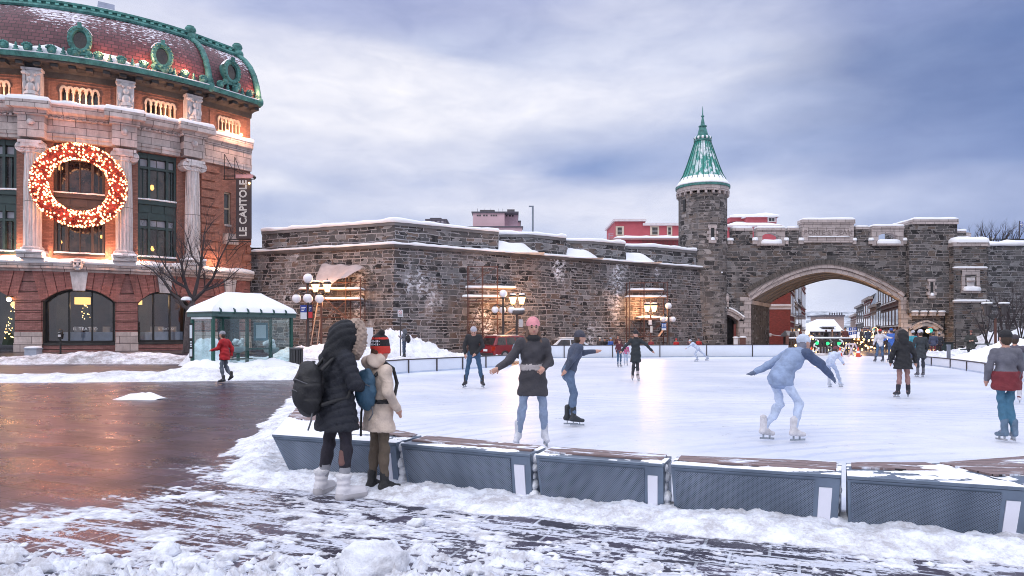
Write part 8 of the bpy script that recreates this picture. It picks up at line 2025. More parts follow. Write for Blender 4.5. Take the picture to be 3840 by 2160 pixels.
SKIN = P('skin',(.50,.27,.20),.5,var=.05); EYE = P('eye dark',(.02,.012,.01),.3); LIP = P('lips',(.42,.12,.10),.5)
DEF = dict(hipL=(-.095,0,.93),hipR=(.095,0,.93),kneeL=(-.10,.02,.51),kneeR=(.10,.02,.51),ankL=(-.10,0,.09),ankR=(.10,0,.09),toeL=(-.12,.17,.035),toeR=(.12,.17,.035),
           chest=(0,0,1.30),waist=(0,0,1.06),neck=(0,0,1.48),head=(0,.02,1.625),shL=(-.168,0,1.395),shR=(.168,0,1.395),elL=(-.24,-.01,1.14),elR=(.24,-.01,1.14),wrL=(-.24,.08,.92),wrR=(.24,.08,.92))
def make_person(label,loc,rz,height=1.72,pose=None,top=(.03,.03,.035),bottom=(.05,.06,.10),shoes=(.03,.03,.03),hat=None,hair=(.05,.03,.02),coat_len=None,coat_w=(.21,.16),collar=None,skate=None,hood=None,pom=False,
                gloves=None,scarf=None,vox=.022,skin=True,group=None,sleeve=1.0,puff=False,fingers=False,bare_legs=False,topmat=None,thick=1.0,shirt_split=None,name='person',socks=None,belt=None,face=True,longhair=False,armR=None):
    J = {k: np.array(v,float) for k,v in {**DEF,**(pose or {})}.items()}
    t = thing(name,label,'person',loc,rz,group=group)
    mats = []; 
    def mt(nm,col,**kw):
        m_ = col if isinstance(col,bpy.types.Material) else P(nm+' %.3f %.3f %.3f' % tuple(col),col,kw.get('r',.75),var=.24,vs=7.0,bump=.6,bs=40.0)
        if m_ not in mats: mats.append(m_)
        return mats.index(m_)
    mS = mt('skin',SKIN); mT = mt('cloth',top) if topmat is None else mt('c',topmat); mB = mt('cloth',bottom); mF = mt('shoe',shoes,r=.4); mG = mt('glove',gloves) if gloves is not None else mS; mH = mt('hair',hair or (.03,.02,.015))
    B_ = Body(vox); wr = .009 if vox<.017 else .013
    crease = lambda X,Y,Z: wr*np.sin(Z*34+X*11)*np.sin(X*17+Y*13+Z*9)
    q = (lambda X,Y,Z: -.017*np.abs(np.sin((Z-.62*np.abs(X+.02)+.02*np.sin(X*14+Z*5))*math.pi/.088)) ** .5+.008+.004*np.sin(X*60+Z*33)*np.sin(Y*50)) if puff else crease
    # legs
    for s_ in 'LR':
        h,k,a,to = J['hip'+s_],J['knee'+s_],J['ank'+s_],J['toe'+s_]; lm = mS if bare_legs else mB
        B_.cone(h,k,(.086 if coat_len is None else .066)*thick,.058,mB if not bare_legs else lm,.04,fn=crease); B_.cone(k,a,.058,.040,lm,.025,fn=crease)
        cf = k+(a-k)*.30+(k-h)*0; B_.ball(cf+np.array([0,-.012,0]),(.054,.060,.13),lm,.03)
        if socks is not None: B_.cone(k+(a-k)*.55,k+(a-k)*.78,.056,.055,mt('sock',socks),.008)
        fd = (to-a); fd[2] = 0; L_ = np.linalg.norm(fd)+1e-9; fd /= L_
        hb = .17 if skate is not None else .11
        B_.cone(a+np.array([0,0,hb]),a,.052,.050,mF,.012); B_.cone(a+np.array([*(fd[:2]*-.035),-.035]),to,.045,.036,mF,.02); B_.cone(a,(a+to)/2,.050,.040,mF,.02)
    # torso
    c,w_,n_ = J['chest'],J['waist'],J['neck']; hp = (J['hipL']+J['hipR'])/2
    tk = thick
    B_.cone(hp+np.array([0,0,.02]),w_,.150*tk,.135*tk,mT if coat_len or True else mB,.05,sy=.78,fn=q); B_.cone(w_,c,.140*tk,.165*tk,mT,.05,sy=.72,fn=q); B_.cone(c,(J['shL']+J['shR'])/2+np.array([0,0,-.02]),.150*tk,.115,mT,.05,sy=.80,fn=q)
    B_.cone(J['shL'],J['shR'],.066,.066,mT,.05); B_.cone(hp-np.array([0,0,.02]),hp+np.array([0,0,.05]),.128,.135,mT if coat_len is not None else mB,.03,sy=.85)
    if coat_len is not None:
        if shirt_split is None: B_.ball(hp+np.array([0,-.015,.0]),(.18,.15,.14),mT,.03,fn=q)
        B_.skirt(coat_len,float(w_[2])+.04,tuple(hp[:2]*.8),tuple(w_[:2]),coat_w,(.155*tk,.125*tk),mT,.03,fn=q)
    if belt is not None: B_.skirt(float(w_[2])-.03,float(w_[2])+.02,tuple(w_[:2]),tuple(w_[:2]),(.162*tk,.130*tk),(.162*tk,.130*tk),mt('belt',belt),.01)
    if shirt_split is not None:   # lower garment band seen under the top
        B_.skirt(shirt_split[0],shirt_split[1],tuple(hp[:2]),tuple(hp[:2]),shirt_split[3],shirt_split[3],mt('cloth',shirt_split[2]),.02,fn=crease)
    B_.cone(n_-np.array([0,0,.06]),J['head']-np.array([0,.01,.06]),.056,.052,mS,.02)
    # arms and hands
    for s_ in 'LR':
        mT_ = mT; mT = mt('cloth',armR) if (armR and s_ == 'R') else mT; sgn = -1 if s_ == 'L' else 1; sh,e,wr_ = J['sh'+s_],J['el'+s_],J['wr'+s_]; r_ = sleeve
        B_.cone(sh,e,.066*r_,.052*r_,mT,.035,fn=q); B_.cone(e,wr_,.052*r_,.040*r_,mT,.025,fn=q)
        mT = mT_; d = (wr_-e); d /= (np.linalg.norm(d)+1e-9); side = np.cross(d,[0,1,0.01]); side /= (np.linalg.norm(side)+1e-9); nrm_ = np.cross(side,d)
        pc = wr_+d*.05
        if fingers:
            B_.cone(wr_,wr_+d*.075,.026,.034,mG,.01)
            for j,(off,ln,cu) in enumerate([(-.030,.070,.25),(-.010,.080,.35),(.010,.075,.45),(.029,.058,.6)]):
                b0 = wr_+d*.085+side*off; b1 = b0+d*ln*.5-nrm_*cu*.02; b2 = b1+d*ln*.4-nrm_*cu*.05; B_.cone(b0,b1,.0095,.009,mG,.006); B_.cone(b1,b2,.009,.0078,mG,.004)
            tb = wr_+d*.03-side*.03*sgn; B_.cone(tb,tb+d*.04-side*.03*sgn,.013,.010,mG,.006)
        else:
            B_.cone(wr_,pc,.030,.038,mG,.012); B_.cone(pc,pc+d*.075-nrm_*.012,.032,.020,mG,.01,sy=.8); B_.cone(wr_+d*.03,wr_+d*.07+side*.038*sgn*-1,.014,.012,mG,.008)
    if longhair:
        for sg_ in (-1,1): B_.cone(J['head']+np.array([.07*sg_,.0,.0]),n_+np.array([.095*sg_,.05,-.10]),.032,.026,mH,.015,fn=crease)
    # head
    hd = J['head']; fw = J.get('look'); fw = np.array([0,1,0]) if fw is None else np.array(fw,float); fw = fw/np.linalg.norm(fw); rt = np.cross(fw,[0,0,1.0]); rt /= np.linalg.norm(rt); up_ = np.cross(rt,fw)
    at = lambda r_,f,u: hd+rt*r_+fw*f+up_*u
    B_.ball(hd,(.076,.092,.108),mS,.02); B_.ball(at(0,.03,-.055),(.055,.060,.062),mS,.02)
    if face:
        B_.cone(at(0,.088,.012),at(0,.108,-.022),.011,.016,mS,.012)
        for sg_ in (-1,1): B_.ball(at(.079*sg_,-.008,-.005),(.014,.024,.032),mS,.008); B_.ball(at(.032*sg_,.086,.012),(.015,.012,.009),mt('eye',EYE),.003); B_.ball(at(.032*sg_,.088,.034),(.020,.010,.006),mH,.003)
        B_.ball(at(0,.086,-.055),(.024,.012,.008),mt('lip',LIP),.003)
    B_.ball(at(0,-.022,.022),(.088,.094,.105),mH,.008) if hat is None else None
    if hair is not None and hat is not None: B_.ball(at(0,-.045,-.025),(.082,.068,.085),mH,.008)
    if hair is not None and hat is None: B_.ball(at(0,-.055,-.03),(.085,.06,.10),mH,.01)
    if hat is not None:
        mh = mt('knit',hat); B_.skirt(float(hd[2])+.022,float(hd[2])+.07,tuple(hd[:2]+fw[:2]*.0),tuple(hd[:2]+fw[:2]*-.006),(.094,.106),(.092,.104),mh,.01); B_.ball(at(0,-.012,.065),(.088,.100,.085),mh,.02)
        if pom: B_.ball(at(0,-.02,.17),(.045,.045,.042),mt('pom',pom),.005,fn=lambda X,Y,Z: .006*np.sin(X*150)*np.sin(Y*150)*np.sin(Z*150))
    if hood is not None:
        mhd = mt('hood',hood[0]); hsz = 1.12 if puff else 1.0; B_.ball(at(0,-.045,.02),(.125*hsz,.130*hsz,.150*hsz),mhd,.03,fn=q); B_.cone(at(0,-.10,.02),n_+np.array([0,-.09,-.01]),.09*hsz,.10*hsz,mhd,.04,fn=q); B_.ball(n_+np.array([0,-.04,.02]),(.13,.12,.09),mhd,.03)
        if len(hood)>1 and hood[1] is not None:
            mf_ = mt('fur',hood[1]); fz = lambda X,Y,Z: .022*np.sin(X*90+Z*40)*np.sin(Z*110)*np.sin(Y*80)
            pr = None
            for i in range(17):
                a = 2*math.pi*i/16; p_ = at(math.sin(a)*.122*hsz,.075,math.cos(a)*.150*hsz)
                if pr is not None: B_.cone(pr,p_,.050*hsz,.050*hsz,mf_,.01,fn=fz)
                pr = p_
    if scarf is not None:
        ms = mt('scarf',scarf)
        for i in range(12):
            a = 2*math.pi*i/12; a2 = 2*math.pi*(i+1)/12; B_.cone(n_+np.array([math.cos(a)*.075,math.sin(a)*.085,-.015]),n_+np.array([math.cos(a2)*.075,math.sin(a2)*.085,-.015]),.040,.040,ms,.015)
    if collar is not None: B_.skirt(float(n_[2])-.03,float(n_[2])+.05,tuple(n_[:2]),tuple(n_[:2]),(.085,.085),(.075,.080),mt('collar',collar),.02)
    o_ = body_obj(B_,'body',mats,t)
    sc_ = height/1.745; 
    if skate is not None:
        for s_ in 'LR':
            a,to = J['ank'+s_],J['toe'+s_]; fd = to-a; fd[2] = 0; fd /= np.linalg.norm(fd)+1e-9; dz = to[2]-.035
            m = MB(); zb_ = float(min(a[2]-.09,to[2]-.035)); zt = zb_+.055
            p0,p1 = a-fd*.07,to+fd*.03
            m.bar((p0[0],p0[1],float(a[2])-.135),(p1[0],p1[1],float(to[2])-.080),.006,.03); m.bar((a[0],a[1],float(a[2])-.13),(a[0],a[1],float(a[2])-.07),.012,.03); q_ = a+fd*.12; m.bar((q_[0],q_[1],float(to[2])-.08),(q_[0],q_[1],float(to[2])-.02),.012,.03)
            m.build('skate_blade',P('skate steel',skate if isinstance(skate,tuple) else (.35,.38,.42),.3,metal=.7),t,local=True)
    t.scale = (sc_,)*3
    t.location.z += (.085*sc_ if skate is not None else 0.0)
    return t
ICE = .04
def on_ice(px,py,z=ICE): p = G(px,py,z); return (p.x,p.y,z)
TOCAM = math.pi                      # facing the camera (local +y points at the viewer)

# ---- 1. the two onlookers in front of the bench
NAVY = (.012,.014,.022)
wx,wy = G(1262,1862).x,G(1252,1862).y
wl = make_person('person in a long black quilted coat, fur-trimmed hood up, and white snow boots',(wx,wy,.01),R(-42),1.66,
    pose=dict(hipL=(-.10,0,.93),hipR=(.11,0,.93),kneeL=(-.17,.03,.50),kneeR=(.145,.02,.50),ankL=(-.215,-.04,.10),ankR=(.155,-.02,.10),toeL=(-.28,.12,.045),toeR=(.20,.17,.045),
              head=(.05,.10,1.60),neck=(.02,.05,1.47),chest=(0,.02,1.29),elL=(-.26,.02,1.15),elR=(.26,.03,1.16),wrL=(-.13,.24,1.10),wrR=(.13,.24,1.09),look=(0.05,1,-.12)),
    top=NAVY,bottom=(.016,.013,.022),shoes=(.62,.60,.64),coat_len=.68,coat_w=(.265,.195),hood=((.010,.011,.015),(.36,.27,.22)),puff=True,vox=.0125,gloves=(.02,.02,.02),thick=1.18,sleeve=1.28,socks=(.30,.30,.33),hair=None,face=True)
# white snow boots with soft shafts, and the brown knee patch of the leggings
bt = Body(.0125); Mw = [P('white snow boot',(.66,.64,.67),.7,var=.08,vs=9,bump=.3),P('boot fleece cuff',(.74,.73,.76),.9,bump=.8,bs=60),P('pale boot sole',(.45,.43,.45),.7)]
for (ax_,ay_),(tx_,ty_) in (((-.215,-.04),(-.28,.12)),((.155,-.02),(.20,.17))):
    bt.cone((ax_,ay_,.20),(ax_,ay_,.10),.068,.064,0,.02,fn=lambda X,Y,Z: .006*np.sin(Z*110)); bt.cone((ax_,ay_-.02,.07),(tx_,ty_,.055),.060,.050,0,.03); bt.skirt(.205,.25,(ax_,ay_),(ax_,ay_),(.074,.074),(.080,.080),1,.01,fn=lambda X,Y,Z: .006*np.sin(X*120)*np.sin(Z*100)); bt.cone((ax_,ay_-.03,.022),(tx_,ty_+.01,.020),.062,.052,2,.01,sy=1.0)
body_obj(bt,'boots',Mw,wl)
kp = Body(.009).cone((.150,-.030,.46),(.158,-.036,.36),.036,.040,0,.02); body_obj(kp,'knee_patch',[P('brown leg patch',(.16,.08,.07),.7)],wl)
def backpack(label,owner_loc,rz,mats,sc=1.0,h=.50,w=.165,d=.12,back=-.27,zc=1.16,tail=True,vox=.0125):
    t = thing('backpack',label,'backpack',owner_loc,rz); B_ = Body(vox)
    B_.ball((0,back,zc),(w,d,h*.5),0,.03,fn=lambda X,Y,Z: .010*np.sin(Z*38+X*9)*np.sin(X*31)+.008*(np.abs(Z-zc-.05)<.012)+.008*(np.abs(Z-zc+.10)<.010)); B_.cone((0,back+.01,zc-h*.28),(0,back+.01,zc+h*.22),w*.86,w*.80,0,.04,sy=d/w*.95); B_.ball((0,back-d*.72,zc-h*.12),(w*.72,.055,h*.27),0,.02)
    o_ = body_obj(B_,'bag',[mats[0]],t); B2 = Body(vox)
    for sg_ in (-1,1):
        pts = [(.09*sg_,back+d*.75,zc+h*.34),(.125*sg_,-.02,1.49),(.135*sg_,.10,1.42),(.15*sg_,.15,1.25),(.20*sg_,.03,1.03),(.15*sg_,back+d*.6,zc-h*.32)]
        for a,c in zip(pts[:-1],pts[1:]): B2.cone(a,c,.022,.022,0,.01,sy=.8)
    B2.cone((-.03,back+d*.4,zc+h*.50),(.03,back+d*.4,zc+h*.50),.012,.012,0,.01); body_obj(B2,'straps',[mats[1]],t)
    m = MB()
    for z_,w2 in ((zc+h*.18,w*.9),(zc-h*.02,w*.66)): m.tube([(math.sin(a)*w2,back-d*(1.0 if z_>zc else 1.18)*math.cos(a*.9)-.006,z_-.05*abs(math.sin(a)) ** 2) for a in np.linspace(-1.2,1.2,9)],.0055,5)
    if tail: m.tube([(.10,back,zc-h*.45),(.14,back-.03,zc-h*.62),(.09,back-.04,zc-h*.80)],.009,5)
    m.build('zips',P('zip grey',(.10,.10,.11),.4),t,local=True); t.scale = (sc,)*3; return t
backpack('bulky black backpack on the back of the quilted coat',(wx,wy,.01),R(-38)+R(-14),[P('black nylon',(.008,.008,.010),.55,bump=.5,bs=30),P('black strap',(.014,.014,.016),.6)],.94,h=.52,w=.175,d=.135,back=-.30,zc=1.13)
cx1,cy1 = G(1420,1842).x,G(1420,1842).y
BEI = (.58,.47,.39)
cl_ = make_person('person in a beige trench coat, red and black knitted hat and brown trousers',(cx1,cy1,.01),R(-52),1.50,
    pose=dict(hipL=(-.09,0,.93),hipR=(.09,0,.93),kneeL=(-.075,.0,.50),kneeR=(.085,.03,.50),ankL=(-.075,-.05,.09),ankR=(.085,.03,.09),toeL=(-.09,.13,.035),toeR=(.11,.20,.035),
              elL=(-.27,-.02,1.16),elR=(.27,-.02,1.16),wrL=(-.23,.12,.98),wrR=(.22,.12,.97),look=(0,1,-.05)),
    top=BEI,bottom=(.115,.085,.06),shoes=(.015,.015,.016),coat_len=.70,coat_w=(.235,.175),vox=.0125,thick=1.1,sleeve=1.18,hair=(.10,.05,.03),hat=(.60,.04,.03),belt=(.02,.02,.022))
hb = Body(.011); hm = [P('hat red',(.62,.045,.03),.8,bump=.6,bs=60),P('hat black',(.012,.010,.012),.8,bump=.6,bs=60),P('hat white yarn',(.72,.70,.76),.8),P('hood beige',BEI,.75,bump=.3)]
hb.skirt(1.655,1.69,(0,.02),(0,.02),(.105,.118),(.104,.117),0,.006); hb.skirt(1.69,1.765,(0,.02),(0,.02),(.103,.116),(.092,.104),1,.006); hb.skirt(1.765,1.785,(0,.02),(0,.02),(.088,.10),(.085,.095),0,.006); hb.ball((0,.015,1.785),(.080,.090,.04),1,.01)
hb.cone((-.05,.01,1.80),(.045,.02,1.845),.028,.035,1,.02); hb.cone((.03,.02,1.85),(.06,.02,1.85),.018,.018,0,.006); hb.skirt(1.60,1.655,(0,.03),(0,.03),(.100,.112),(.104,.117),0,.006)
hb.ball((0,-.085,1.50),(.15,.10,.085),3,.03,fn=lambda X,Y,Z: .012*np.sin(X*40+Z*30)); hb.cone((-.10,-.03,1.53),(.10,-.03,1.53),.06,.06,3,.03)
hatob = body_obj(hb,'knitted_hat',hm,cl_)
m = MB(); rr = random.Random(2)
for row_,z_ in ((0,1.742),(1,1.706)):                    # the white knitted lettering is too blurred in the photo to read: plain stitches
    for i in range(13):
        a = R(-150+i*10) ; rx,ry = .105-.006*(1-row_),.118-.006*(1-row_); w2 = rr.choice((.011,.007,.012))
        p = (math.cos(a)*rx,.02+math.sin(a)*ry,z_); m.box(p,(.004,w2,.024 if i % 3 else .008),rz=a)
m.build('knit_pattern',P('hat white yarn',(.72,.70,.76),.8),hatob,local=True)
for s_,x0 in ((-1,-.075),(1,.085)):
    pass
backpack('teal blue backpack on the back of the beige coat',(cx1,cy1,.01),R(-52)+R(20),[P('teal nylon',(.03,.085,.14),.55,bump=.5,bs=30),P('black strap',(.014,.014,.016),.6)],.86,h=.44,w=.135,d=.085,back=-.215,zc=1.20)
m = MB(); m.tube([(-.17,-.10,1.06),(-.21,-.12,.90),(-.20,-.13,.62)],.014,5); m.tube([(-.14,-.14,1.05),(-.13,-.16,.82)],.011,5); st_ = m.build('hanging_straps',P('black strap',(.014,.014,.016),.6),cl_,local=True)

# ---- 2. skaters on the ice
wide = dict(kneeL=(-.17,.03,.51),kneeR=(.17,.03,.51),ankL=(-.24,.0,.10),ankR=(.24,.0,.10),toeL=(-.30,.16,.035),toeR=(.30,.16,.035))
lean = lambda f,z: None
JEAN = (.035,.085,.16); BLK = (.014,.014,.017)
make_person('skater in a black sweater and jeans, head bent down',on_ice(1777,1456),TOCAM,1.68,pose=dict(**wide,head=(0,.10,1.56),neck=(0,.05,1.46),chest=(0,.02,1.29),look=(0,1,-.9),elL=(-.26,.04,1.13),elR=(.27,.03,1.14),wrL=(-.06,.17,.92),wrR=(.24,.12,.90)),
    top=BLK,bottom=JEAN,shoes=(.02,.02,.025),skate=True,hat=(.42,.40,.45),vox=.016,fingers=False,thick=1.05,sleeve=1.1)
make_person('skater in a pink hat and black scarf, one arm held out',on_ice(1998,1678),TOCAM+R(8),1.66,pose=dict(kneeL=(-.14,.05,.50),kneeR=(.15,.04,.50),ankL=(-.17,0,.10),ankR=(.21,0,.10),toeL=(-.18,.16,.035),toeR=(.27,.15,.035),
    elR=(.34,.06,1.16),wrR=(.52,.22,1.06),elL=(-.24,.02,1.13),wrL=(-.12,.20,1.05),look=(0,1,-.15)),
    top=(.045,.042,.050),bottom=(.22,.28,.40),shoes=(.55,.56,.62),skate=True,hat=(.75,.30,.33),scarf=BLK,coat_len=.66,coat_w=(.225,.165),vox=.013,fingers=True,hair=(.12,.07,.05),longhair=True,thick=1.08,shirt_split=(1.02,1.10,(.42,.38,.38),(.180,.142)),sleeve=1.15)
make_person('slim dark skater gliding to the right, just right of the pink hat',on_ice(2142,1600),R(-78),1.55,pose=dict(hipL=(-.09,-.06,.90),hipR=(.09,-.06,.90),kneeL=(-.09,.10,.52),kneeR=(.09,.02,.50),ankL=(-.09,-.05,.10),ankR=(.08,.02,.10),toeL=(-.09,.13,.035),toeR=(.08,.20,.035),
    waist=(0,.0,1.05),chest=(0,.07,1.27),neck=(0,.12,1.43),head=(0,.17,1.56),shL=(-.17,.11,1.38),shR=(.17,.11,1.38),elL=(-.22,.30,1.28),wrL=(-.20,.52,1.30),elR=(.22,-.05,1.16),wrR=(.20,-.16,.98)),
    top=(.06,.075,.12),bottom=(.10,.15,.24),shoes=(.02,.025,.03),skate=True,hat=(.05,.05,.07),vox=.016)
make_person('skater in a long black coat and bobble hat, both arms spread',on_ice(2384,1430),TOCAM,1.52,pose=dict(kneeL=(-.06,.03,.51),kneeR=(.08,.03,.51),ankL=(-.07,.05,.10),ankR=(.10,-.08,.10),toeL=(-.09,.20,.035),toeR=(.14,.08,.035),elL=(-.40,.03,1.22),wrL=(-.58,.05,1.03),elR=(.38,.03,1.20),wrR=(.52,.08,1.02)),
    top=(.018,.024,.028),bottom=(.03,.03,.035),shoes=(.45,.38,.38),skate=True,hat=BLK,pom=(.10,.07,.06),coat_len=.62,coat_w=(.20,.16),vox=.020,sleeve=1.1,collar=BLK)
make_person('child in a maroon jacket and jeans holding the hand of the bobble-hat skater',on_ice(2322,1378),TOCAM+R(20),1.18,pose=dict(elL=(-.36,0,1.2),wrL=(-.50,.02,1.12)),top=(.10,.02,.03),bottom=JEAN,shoes=(.3,.3,.34),skate=True,hat=(.07,.03,.03),vox=.03)
make_person('child in pale blue between the maroon child and the bobble-hat skater',on_ice(2347,1372),TOCAM,1.0,top=(.45,.10,.22),bottom=(.35,.42,.55),shoes=(.4,.4,.45),skate=True,hat=(.35,.38,.45),vox=.03)
make_person('pale blue skater bent low near the far boards, one leg stretched right',on_ice(2612,1357),R(80),1.35,pose=dict(hipL=(-.09,-.1,.80),hipR=(.09,-.1,.80),waist=(0,.05,.95),chest=(0,.22,1.08),neck=(0,.34,1.18),head=(0,.42,1.28),shL=(-.17,.3,1.15),shR=(.17,.3,1.15),kneeL=(-.1,.12,.48),ankL=(-.1,-.05,.10),toeL=(-.1,.13,.035),kneeR=(.1,-.42,.50),ankR=(.12,-.75,.16),toeR=(.12,-.60,.08),elL=(-.22,.5,.98),wrL=(-.2,.66,.85),elR=(.22,.1,.98),wrR=(.22,-.05,.9)),
    top=(.48,.55,.68),bottom=(.42,.48,.60),shoes=(.3,.34,.42),skate=True,hat=(.45,.5,.6),vox=.026)
make_person('big pale blue-grey skater leaning forward in mid-rink, one sleeve dark',on_ice(2950,1658),R(-68),1.62,pose=dict(hipL=(-.10,-.14,.88),hipR=(.10,-.14,.88),waist=(0,-.06,1.02),chest=(0,.12,1.18),neck=(0,.26,1.30),head=(0,.34,1.42),shL=(-.18,.22,1.27),shR=(.18,.22,1.27),
    kneeL=(-.11,-.02,.48),ankL=(-.12,-.34,.12),toeL=(-.12,-.16,.04),kneeR=(.10,.16,.50),ankR=(.10,.04,.10),toeR=(.10,.24,.035),elR=(.22,.46,1.10),wrR=(.20,.68,.92),elL=(-.30,-.08,1.08),wrL=(-.34,-.30,.98)),
    top=(.24,.31,.46),bottom=(.50,.58,.74),shoes=(.62,.60,.62),skate=True,hat=(.55,.62,.74),vox=.014,coat_len=.80,coat_w=(.195,.165),thick=1.12,sleeve=1.2,fingers=True,gloves=(.10,.13,.20),armR=(.06,.09,.17),hair=(.2,.2,.25),scarf=(.36,.42,.55))
make_person('pale skater behind the big one, small maroon hat, bending to the right',on_ice(3118,1455),R(-60),1.30,pose=dict(hipL=(-.1,-.1,.85),hipR=(.1,-.1,.85),chest=(0,.12,1.12),waist=(0,0,1.0),neck=(0,.2,1.22),head=(0,.26,1.34),shL=(-.17,.18,1.18),shR=(.17,.18,1.18),kneeR=(.1,.2,.5),ankR=(.1,.36,.1),toeR=(.1,.52,.035),elL=(-.22,.25,.98),wrL=(-.2,.4,.85),elR=(.22,.25,.98),wrR=(.2,.4,.85)),
    top=(.50,.56,.70),bottom=(.40,.47,.62),shoes=(.45,.48,.55),skate=True,hat=(.16,.05,.06),vox=.022)
make_person('skater in a white jacket, jeans and red hat with an arm round the blue jacket',on_ice(3300,1360),R(-8),1.62,pose=dict(kneeL=(-.14,.03,.5),ankL=(-.24,-.02,.1),toeL=(-.28,.13,.035),kneeR=(.12,.03,.5),ankR=(.16,0,.1),elR=(.38,.02,1.30),wrR=(.56,.02,1.28),elL=(-.26,.02,1.14),wrL=(-.28,.12,.94)),
    top=(.62,.60,.64),bottom=(.06,.11,.20),shoes=(.05,.05,.07),skate=True,hat=(.42,.03,.04),vox=.024,sleeve=1.2,thick=1.1)
make_person('skater in a bright blue jacket beside the white jacket',on_ice(3342,1358),R(6),1.66,pose=dict(kneeL=(-.10,.03,.5),ankL=(-.13,0,.1),kneeR=(.12,.03,.5),ankR=(.17,0,.1),elR=(.40,0,1.22),wrR=(.56,.03,1.08),elL=(-.28,.02,1.2),wrL=(-.36,.1,1.1)),
    top=(.05,.14,.48),bottom=(.05,.08,.15),shoes=(.03,.03,.05),skate=True,hat=(.03,.08,.30),vox=.024,sleeve=1.2,thick=1.12)
make_person('skater in a short black coat with a fur hood, bare knees and black boots',on_ice(3386,1494),R(-4),1.50,pose=dict(kneeL=(-.09,0,.5),kneeR=(.12,0,.5),ankL=(-.13,0,.1),ankR=(.14,0,.1),toeL=(-.16,.16,.035),toeR=(.20,.15,.035),elR=(.30,0,1.13),wrR=(.36,.06,.90),elL=(-.28,0,1.13),wrL=(-.28,.08,.92)),
    top=BLK,bottom=(.28,.16,.15),shoes=(.02,.02,.03),skate=True,hood=(BLK,(.10,.08,.08)),coat_len=.72,coat_w=(.255,.18),vox=.019,thick=1.15,sleeve=1.25,hair=BLK,hat=(.02,.018,.02),socks=(.02,.02,.03))
make_person('skater in a dark slate coat and white hat, right of the fur-hooded coat',on_ice(3452,1416),R(-5),1.56,pose=dict(elL=(-.27,0,1.14),wrL=(-.34,.05,.94)),top=(.03,.036,.042),bottom=(.025,.03,.045),shoes=(.1,.1,.12),skate=True,hat=(.55,.54,.60),coat_len=.66,coat_w=(.215,.165),vox=.024,sleeve=1.15)
make_person('person in turquoise half hidden behind the two dark-coated skaters',on_ice(3424,1368),R(10),1.55,top=(.05,.30,.38),bottom=(.05,.06,.1),skate=True,hat=(.50,.50,.55),vox=.028)
make_person('skater in a grey and dark red jacket and teal jeans at the right edge',on_ice(3772,1660),R(-6),1.50,pose=dict(kneeL=(-.04,.04,.50),kneeR=(.06,.02,.50),ankL=(-.02,.0,.10),ankR=(.12,-.02,.10),toeL=(-.04,.18,.035),toeR=(.16,.14,.035),elL=(-.25,.03,1.14),wrL=(-.22,.14,.95),elR=(.25,.03,1.14),wrR=(.22,.14,.95)),
    top=(.13,.13,.16),bottom=(.05,.15,.24),shoes=(.10,.16,.24),skate=True,hat=BLK,shirt_split=(.78,1.08,(.17,.02,.028),(.205,.16)),vox=.014,thick=1.0,sleeve=1.05,coat_len=.82,coat_w=(.20,.155))
make_person('skater with maroon leggings and white skates reaching for the rail at the right edge',on_ice(3806,1515),R(-30),1.42,pose=dict(elR=(.36,.05,1.16),wrR=(.56,.16,1.08)),top=(.10,.09,.12),bottom=(.14,.025,.035),shoes=(.60,.58,.62),skate=True,hat=(.05,.04,.05),vox=.019)

# ---- 3. people standing or walking around the rink
g0 = lambda px,Yp: (XY(px,Yp),Yp,max(0.0,ghf(XY(px,Yp),Yp)))
make_person('person in a red jacket walking left past the bus shelter',(G(842,1434).x,G(842,1434).y,.01),R(80),1.62,pose=dict(kneeL=(-.09,.06,.50),ankL=(-.09,-.02,.10),toeL=(-.09,.16,.035),kneeR=(.09,.02,.52),ankR=(.09,-.20,.22),toeR=(.09,-.10,.08),chest=(0,.03,1.30),neck=(0,.06,1.47),head=(0,.09,1.61),elL=(-.24,.12,1.14),wrL=(-.22,.32,1.10),elR=(.24,-.14,1.15),wrR=(.22,-.12,.92)),
    top=(.42,.012,.018),bottom=(.12,.14,.18),shoes=(.03,.03,.035),hat=(.30,.30,.34),coat_len=.76,coat_w=(.20,.165),vox=.018,thick=1.1,sleeve=1.2)
bpx,bpy_ = 1516,37.0
make_person('person in a grey hooded jacket with a dark backpack walking by the rampart snow pile',(XY(bpx,bpy_),bpy_,0.25),R(75),1.5,pose=dict(elL=(-.24,.1,1.2),wrL=(-.15,.28,1.3),elR=(.24,.08,1.2),wrR=(.14,.26,1.28)),top=(.16,.17,.20),bottom=(.05,.08,.13),hood=((.10,.11,.13),None),vox=.026,hair=BLK)
t = backpack('small dark backpack on the grey hooded jacket',(XY(bpx,bpy_),bpy_,0.25),R(75),[P('black nylon',(.008,.008,.010),.55),P('black strap',(.014,.014,.016),.6)],.86,vox=.03,tail=False)
make_person('standing person in a dark parka and rust hat beyond the right boards',(XY(3640,36.5),36.5,.02),R(150),1.66,pose=dict(elL=(-.27,.05,1.16),wrL=(-.10,.27,1.18),elR=(.27,.05,1.16),wrR=(.09,.28,1.16),look=(-.2,1,-.5)),top=(.035,.038,.035),bottom=(.025,.025,.035),hat=(.14,.05,.04),hood=((.03,.03,.03),None),coat_len=.74,coat_w=(.225,.175),vox=.022,thick=1.2,sleeve=1.3,hair=BLK)
make_person('person in a navy jacket and maroon trousers walking to the gate doorway',(XY(3500,43),43,.05),R(-20),1.55,pose=dict(kneeL=(-.1,.1,.5),ankL=(-.1,.02,.1)),top=(.05,.06,.11),bottom=(.16,.03,.045),hat=(.10,.10,.12),coat_len=.80,coat_w=(.19,.15),vox=.028,sleeve=1.2)
